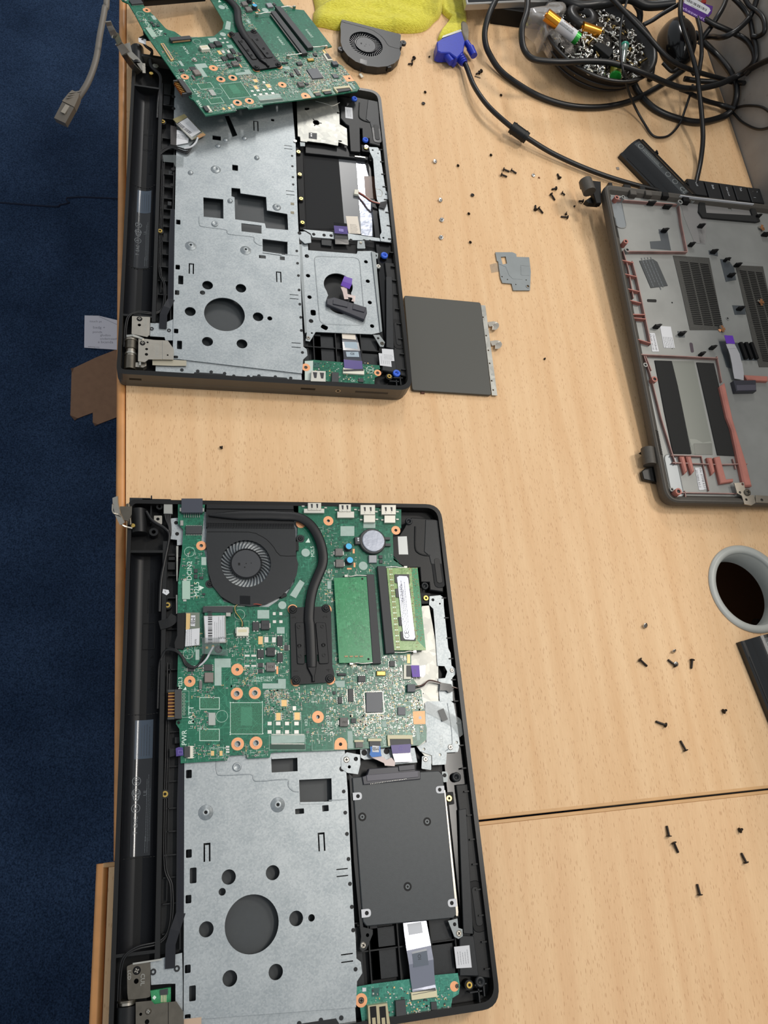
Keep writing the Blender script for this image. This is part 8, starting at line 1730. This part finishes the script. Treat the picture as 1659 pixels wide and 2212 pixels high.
# glossy mouse under the cables
c = FW.at('c2', 430, 560, 14); mb = MB(); V = []
def mp(u, v):
    a_ = u*2*PI; e = v*PI/2; s1 = math.cos(e)**.8; return (c[0] + 25*s1*math.cos(a_) + 4*math.sin(a_)*s1, c[1] + 42*s1*math.sin(a_), 1 + 33*math.sin(e)**.9)
mb.grid(mp, 40, 14, black_gloss); ms = mb.build('computer_mouse', label='glossy black rounded mouse under the tangle of cables', cat='mouse')
mb = MB(); mb.box(c[0] + 2, c[1] + 20, 28.5, 4, 12, 3, grey_plastic, -.1, bev=1); mb.build('scroll_wheel', ms)
# purple tag
z = 62; ptm = M_('purple_card', '4a1e78', .4); P = FW.q('e6', [(262, 60), (720, 165), (745, 200), (690, 275), (640, 345), (255, 165)], z); pg = MB(); 
pq = FW.q('e6', [(270, 60), (300, -40), (760, 100), (740, 210), (625, 345), (258, 160)], z); pg.prism(pq, z - 1.5, z, ptm, bev=.3); d = Vector(FW.at('e6', 625, 315, z)) - Vector(FW.at('e6', 275, 130, z)); aa = math.atan2(d.y, d.x)
tg = pg.build('purple_tag', label='purple tag with a white barcode sticker among the cables at the top right', cat='tag'); mb = MB(); sq_ = FW.q('e6', [(285, 50), (290, -20), (420, -50), (700, 130), (718, 175), (670, 240)], z); mb.prism(sq_, z, z + .15, white); c = FW.at('e6', 490, 85, z); mb.barcode(c[0], c[1], z + .2, 30, 6.0, inkm, aa, 6); c = FW.at('e6', 465, 125, z); mb.text('400671203', c[0], c[1], z + .2, 2.6, inkm, aa); mb.build('barcode_sticker', tg, label='white barcode sticker')
mb = MB(); c = FW.at('e6', 452, 225, z); mb.text('wkesworth', c[0], c[1], z + .05, 8.6, M_('tag_text', 'c9b4e0', .5), aa, sx=1.0); mb.build('tag_lettering', tg)
mb = MB(); mb.prism(FW.q('e6', [(600, -30), (655, -20), (650, 40), (600, 50), (560, 20)], z - 3), z - 8, z - 3, M_('red_piece', '8c2018', .4), bev=.5); mb.build('red_piece', label='small red object behind the purple tag', cat='scrap')
# ---------------------------------------------------------------- black cables
def cable(P, r, label, m=None, sub=7, group=None):
    mb = MB(); pts = []
    for p in P:
        q_ = Vector((*FW.at(p[0], p[1], p[2], p[3]), p[3])) if len(p) == 4 else Vector(p)
        lim = 734.0 - r*1.3                       # cables rest against the wall, never in it
        if q_.x > lim: q_ = CC + (q_ - CC)*((lim - CC.x)/(q_.x - CC.x))
        pts.append(q_)
    mb.tube(pts, r, m or rubber, 12, sub); return mb.build('cable', label=label, cat='cable', group=group)
A3 = lambda *P: [('a3', *p) for p in P]; C2 = lambda *P: [('c2', *p) for p in P]
cable(A3((200, -40, 30), (150, 60, 28), (122, 150, 22), (120, 220, 16), (142, 290, 10), (205, 385, 5), (310, 465, 4), (430, 530, 4), (570, 573, 4), (700, 584, 4), (820, 573, 4), (940, 538, 5), (1050, 480, 8), (1130, 430, 10), (1200, 380, 12)), 3.5, 'thick black cable, the large loop left of and below the bowl')
cable(A3((352, -40, 62), (348, 60, 60), (322, 150, 56), (322, 230, 50), (345, 290, 45), (395, 325, 45), (520, 338, 46), (650, 334, 46), (780, 338, 47), (880, 362, 47), (1000, 405, 44), (1100, 448, 38), (1200, 480, 34), (1300, 478, 34), (1400, 455, 36), (1500, 410, 40), (1600, 355, 46), (1700, 310, 52)), 3.6, 'thick black cable sweeping across the front of the bowl to the right edge')
cable(A3((780, -40, 75), (900, 85, 68), (1000, 190, 62), (1075, 275, 56), (1150, 340, 50), (1240, 380, 44), (1330, 408, 38), (1410, 430, 32), (1470, 448, 28), (1530, 452, 26)), 3.0, 'black cable crossing diagonally over the bowl and the mouse')
cable(A3((1190, -40, 80), (1182, 60, 78), (1195, 140, 72), (1240, 280, 60), (1272, 400, 52), (1285, 500, 44), (1300, 640, 30), (1305, 760, 18), (1292, 880, 9), (1270, 985, 6), (1262, 1040, 4)), 2.9, 'black cable running straight down to the keyboard')
cable(A3((915, 420, 12), (960, 510, 5), (1040, 590, 4.2), (1150, 640, 4.2), (1280, 665, 4.2), (1400, 640, 4.2), (1460, 600, 5), (1486, 530, 7), (1482, 450, 10), (1440, 370, 14), (1380, 300, 16), (1310, 230, 18), (1260, 180, 18)), 4.2, 'thickest black cable looping on the desk right of the bowl')
cable(A3((900, -20, 66), (876, 60, 58), (860, 140, 52), (855, 250, 48), (868, 370, 50), (895, 480, 30), (935, 580, 12), (985, 670, 4), (1030, 735, 3), (1080, 748, 3), (1130, 730, 3), (1180, 670, 5), (1210, 590, 10), (1235, 515, 18), (1250, 460, 24)), 1.5, 'thin black cable hanging in a narrow loop below the bowl')
cable(A3((1180, 490, 22), (1240, 512, 16), (1330, 548, 10), (1440, 590, 7), (1540, 575, 6), (1630, 585, 8), (1690, 640, 12), (1670, 690, 12), (1600, 702, 8), (1520, 665, 6), (1470, 615, 6), (1430, 590, 9)), 1.7, 'thin black cable looping out over the wall at the right edge')
cable(A3((1240, 512, 22), (1320, 548, 14), (1400, 570, 10), (1480, 592, 9)), 3.0, 'short length of thick black cable beneath the crossing cables')
cable(C2((780, 260, 62), (900, 330, 62), (1080, 410, 62), (1250, 490, 60), (1370, 570, 58), (1445, 680, 54), (1475, 790, 50), (1440, 890, 46), (1340, 980, 40), (1200, 1060, 34), (1050, 1120, 26), (900, 1130, 20), (700, 1120, 16), (500, 1090, 14)), 3.4, 'thick black cable curling from the purple tag round to the right')
cable(C2((1170, -40, 80), (1280, 70, 78), (1370, 190, 76), (1420, 330, 74), (1450, 500, 72), (1490, 640, 70), (1492, 800, 66), (1440, 930, 58), (1350, 1030, 48)), 3.2, 'black cable coming down from the top right corner')
cable(C2((1510, -40, 86), (1470, 90, 84), (1395, 250, 80), (1250, 400, 76), (1120, 485, 70), (1000, 520, 60), (880, 508, 46), (740, 515, 36)), 3.4, 'black cable from the top right bending behind towards the mouse')
cable(C2((1330, -40, 90), (1400, 80, 88), (1500, 150, 86), (1580, 235, 84), (1615, 350, 82), (1600, 450, 80), (1520, 505, 78), (1440, 500, 76)), 2.9, 'black cable making a small hook near the right edge')
cable(C2((1090, -40, 70), (1035, 100, 68), (960, 230, 64), (870, 370, 56), (780, 490, 48), (700, 620, 38)), 3.3, 'black cable behind the purple tag')
cable(C2((420, 60, 72), (300, 130, 68), (180, 200, 64), (60, 280, 60), (-60, 340, 55)), 2.6, 'black cable lying over the back of the mouse')
cable(C2((680, 240, 60), (720, 400, 58), (735, 560, 54), (740, 740, 48), (720, 900, 40), (700, 1050, 34)), 2.6, 'black cable along the right side of the mouse')
cable(C2((200, 870, 34), (330, 990, 32), (420, 950, 32), (560, 940, 34), (640, 1040, 30)), 2.2, 'black cable coiled at the near end of the mouse')
cable(A3((480, -40, 40), (620, 30, 42), (760, 20, 46), (900, -10, 60), (1000, 30, 60), (1150, 20, 70)), 6.0, 'bundle of thick black cable behind the bowl')
cable(A3((900, -30, 50), (960, 60, 44), (960, 150, 30), (1010, 210, 12), (1030, 330, 8), (1020, 430, 5)), 4.0, 'thick black cable between the bowl and the mouse')
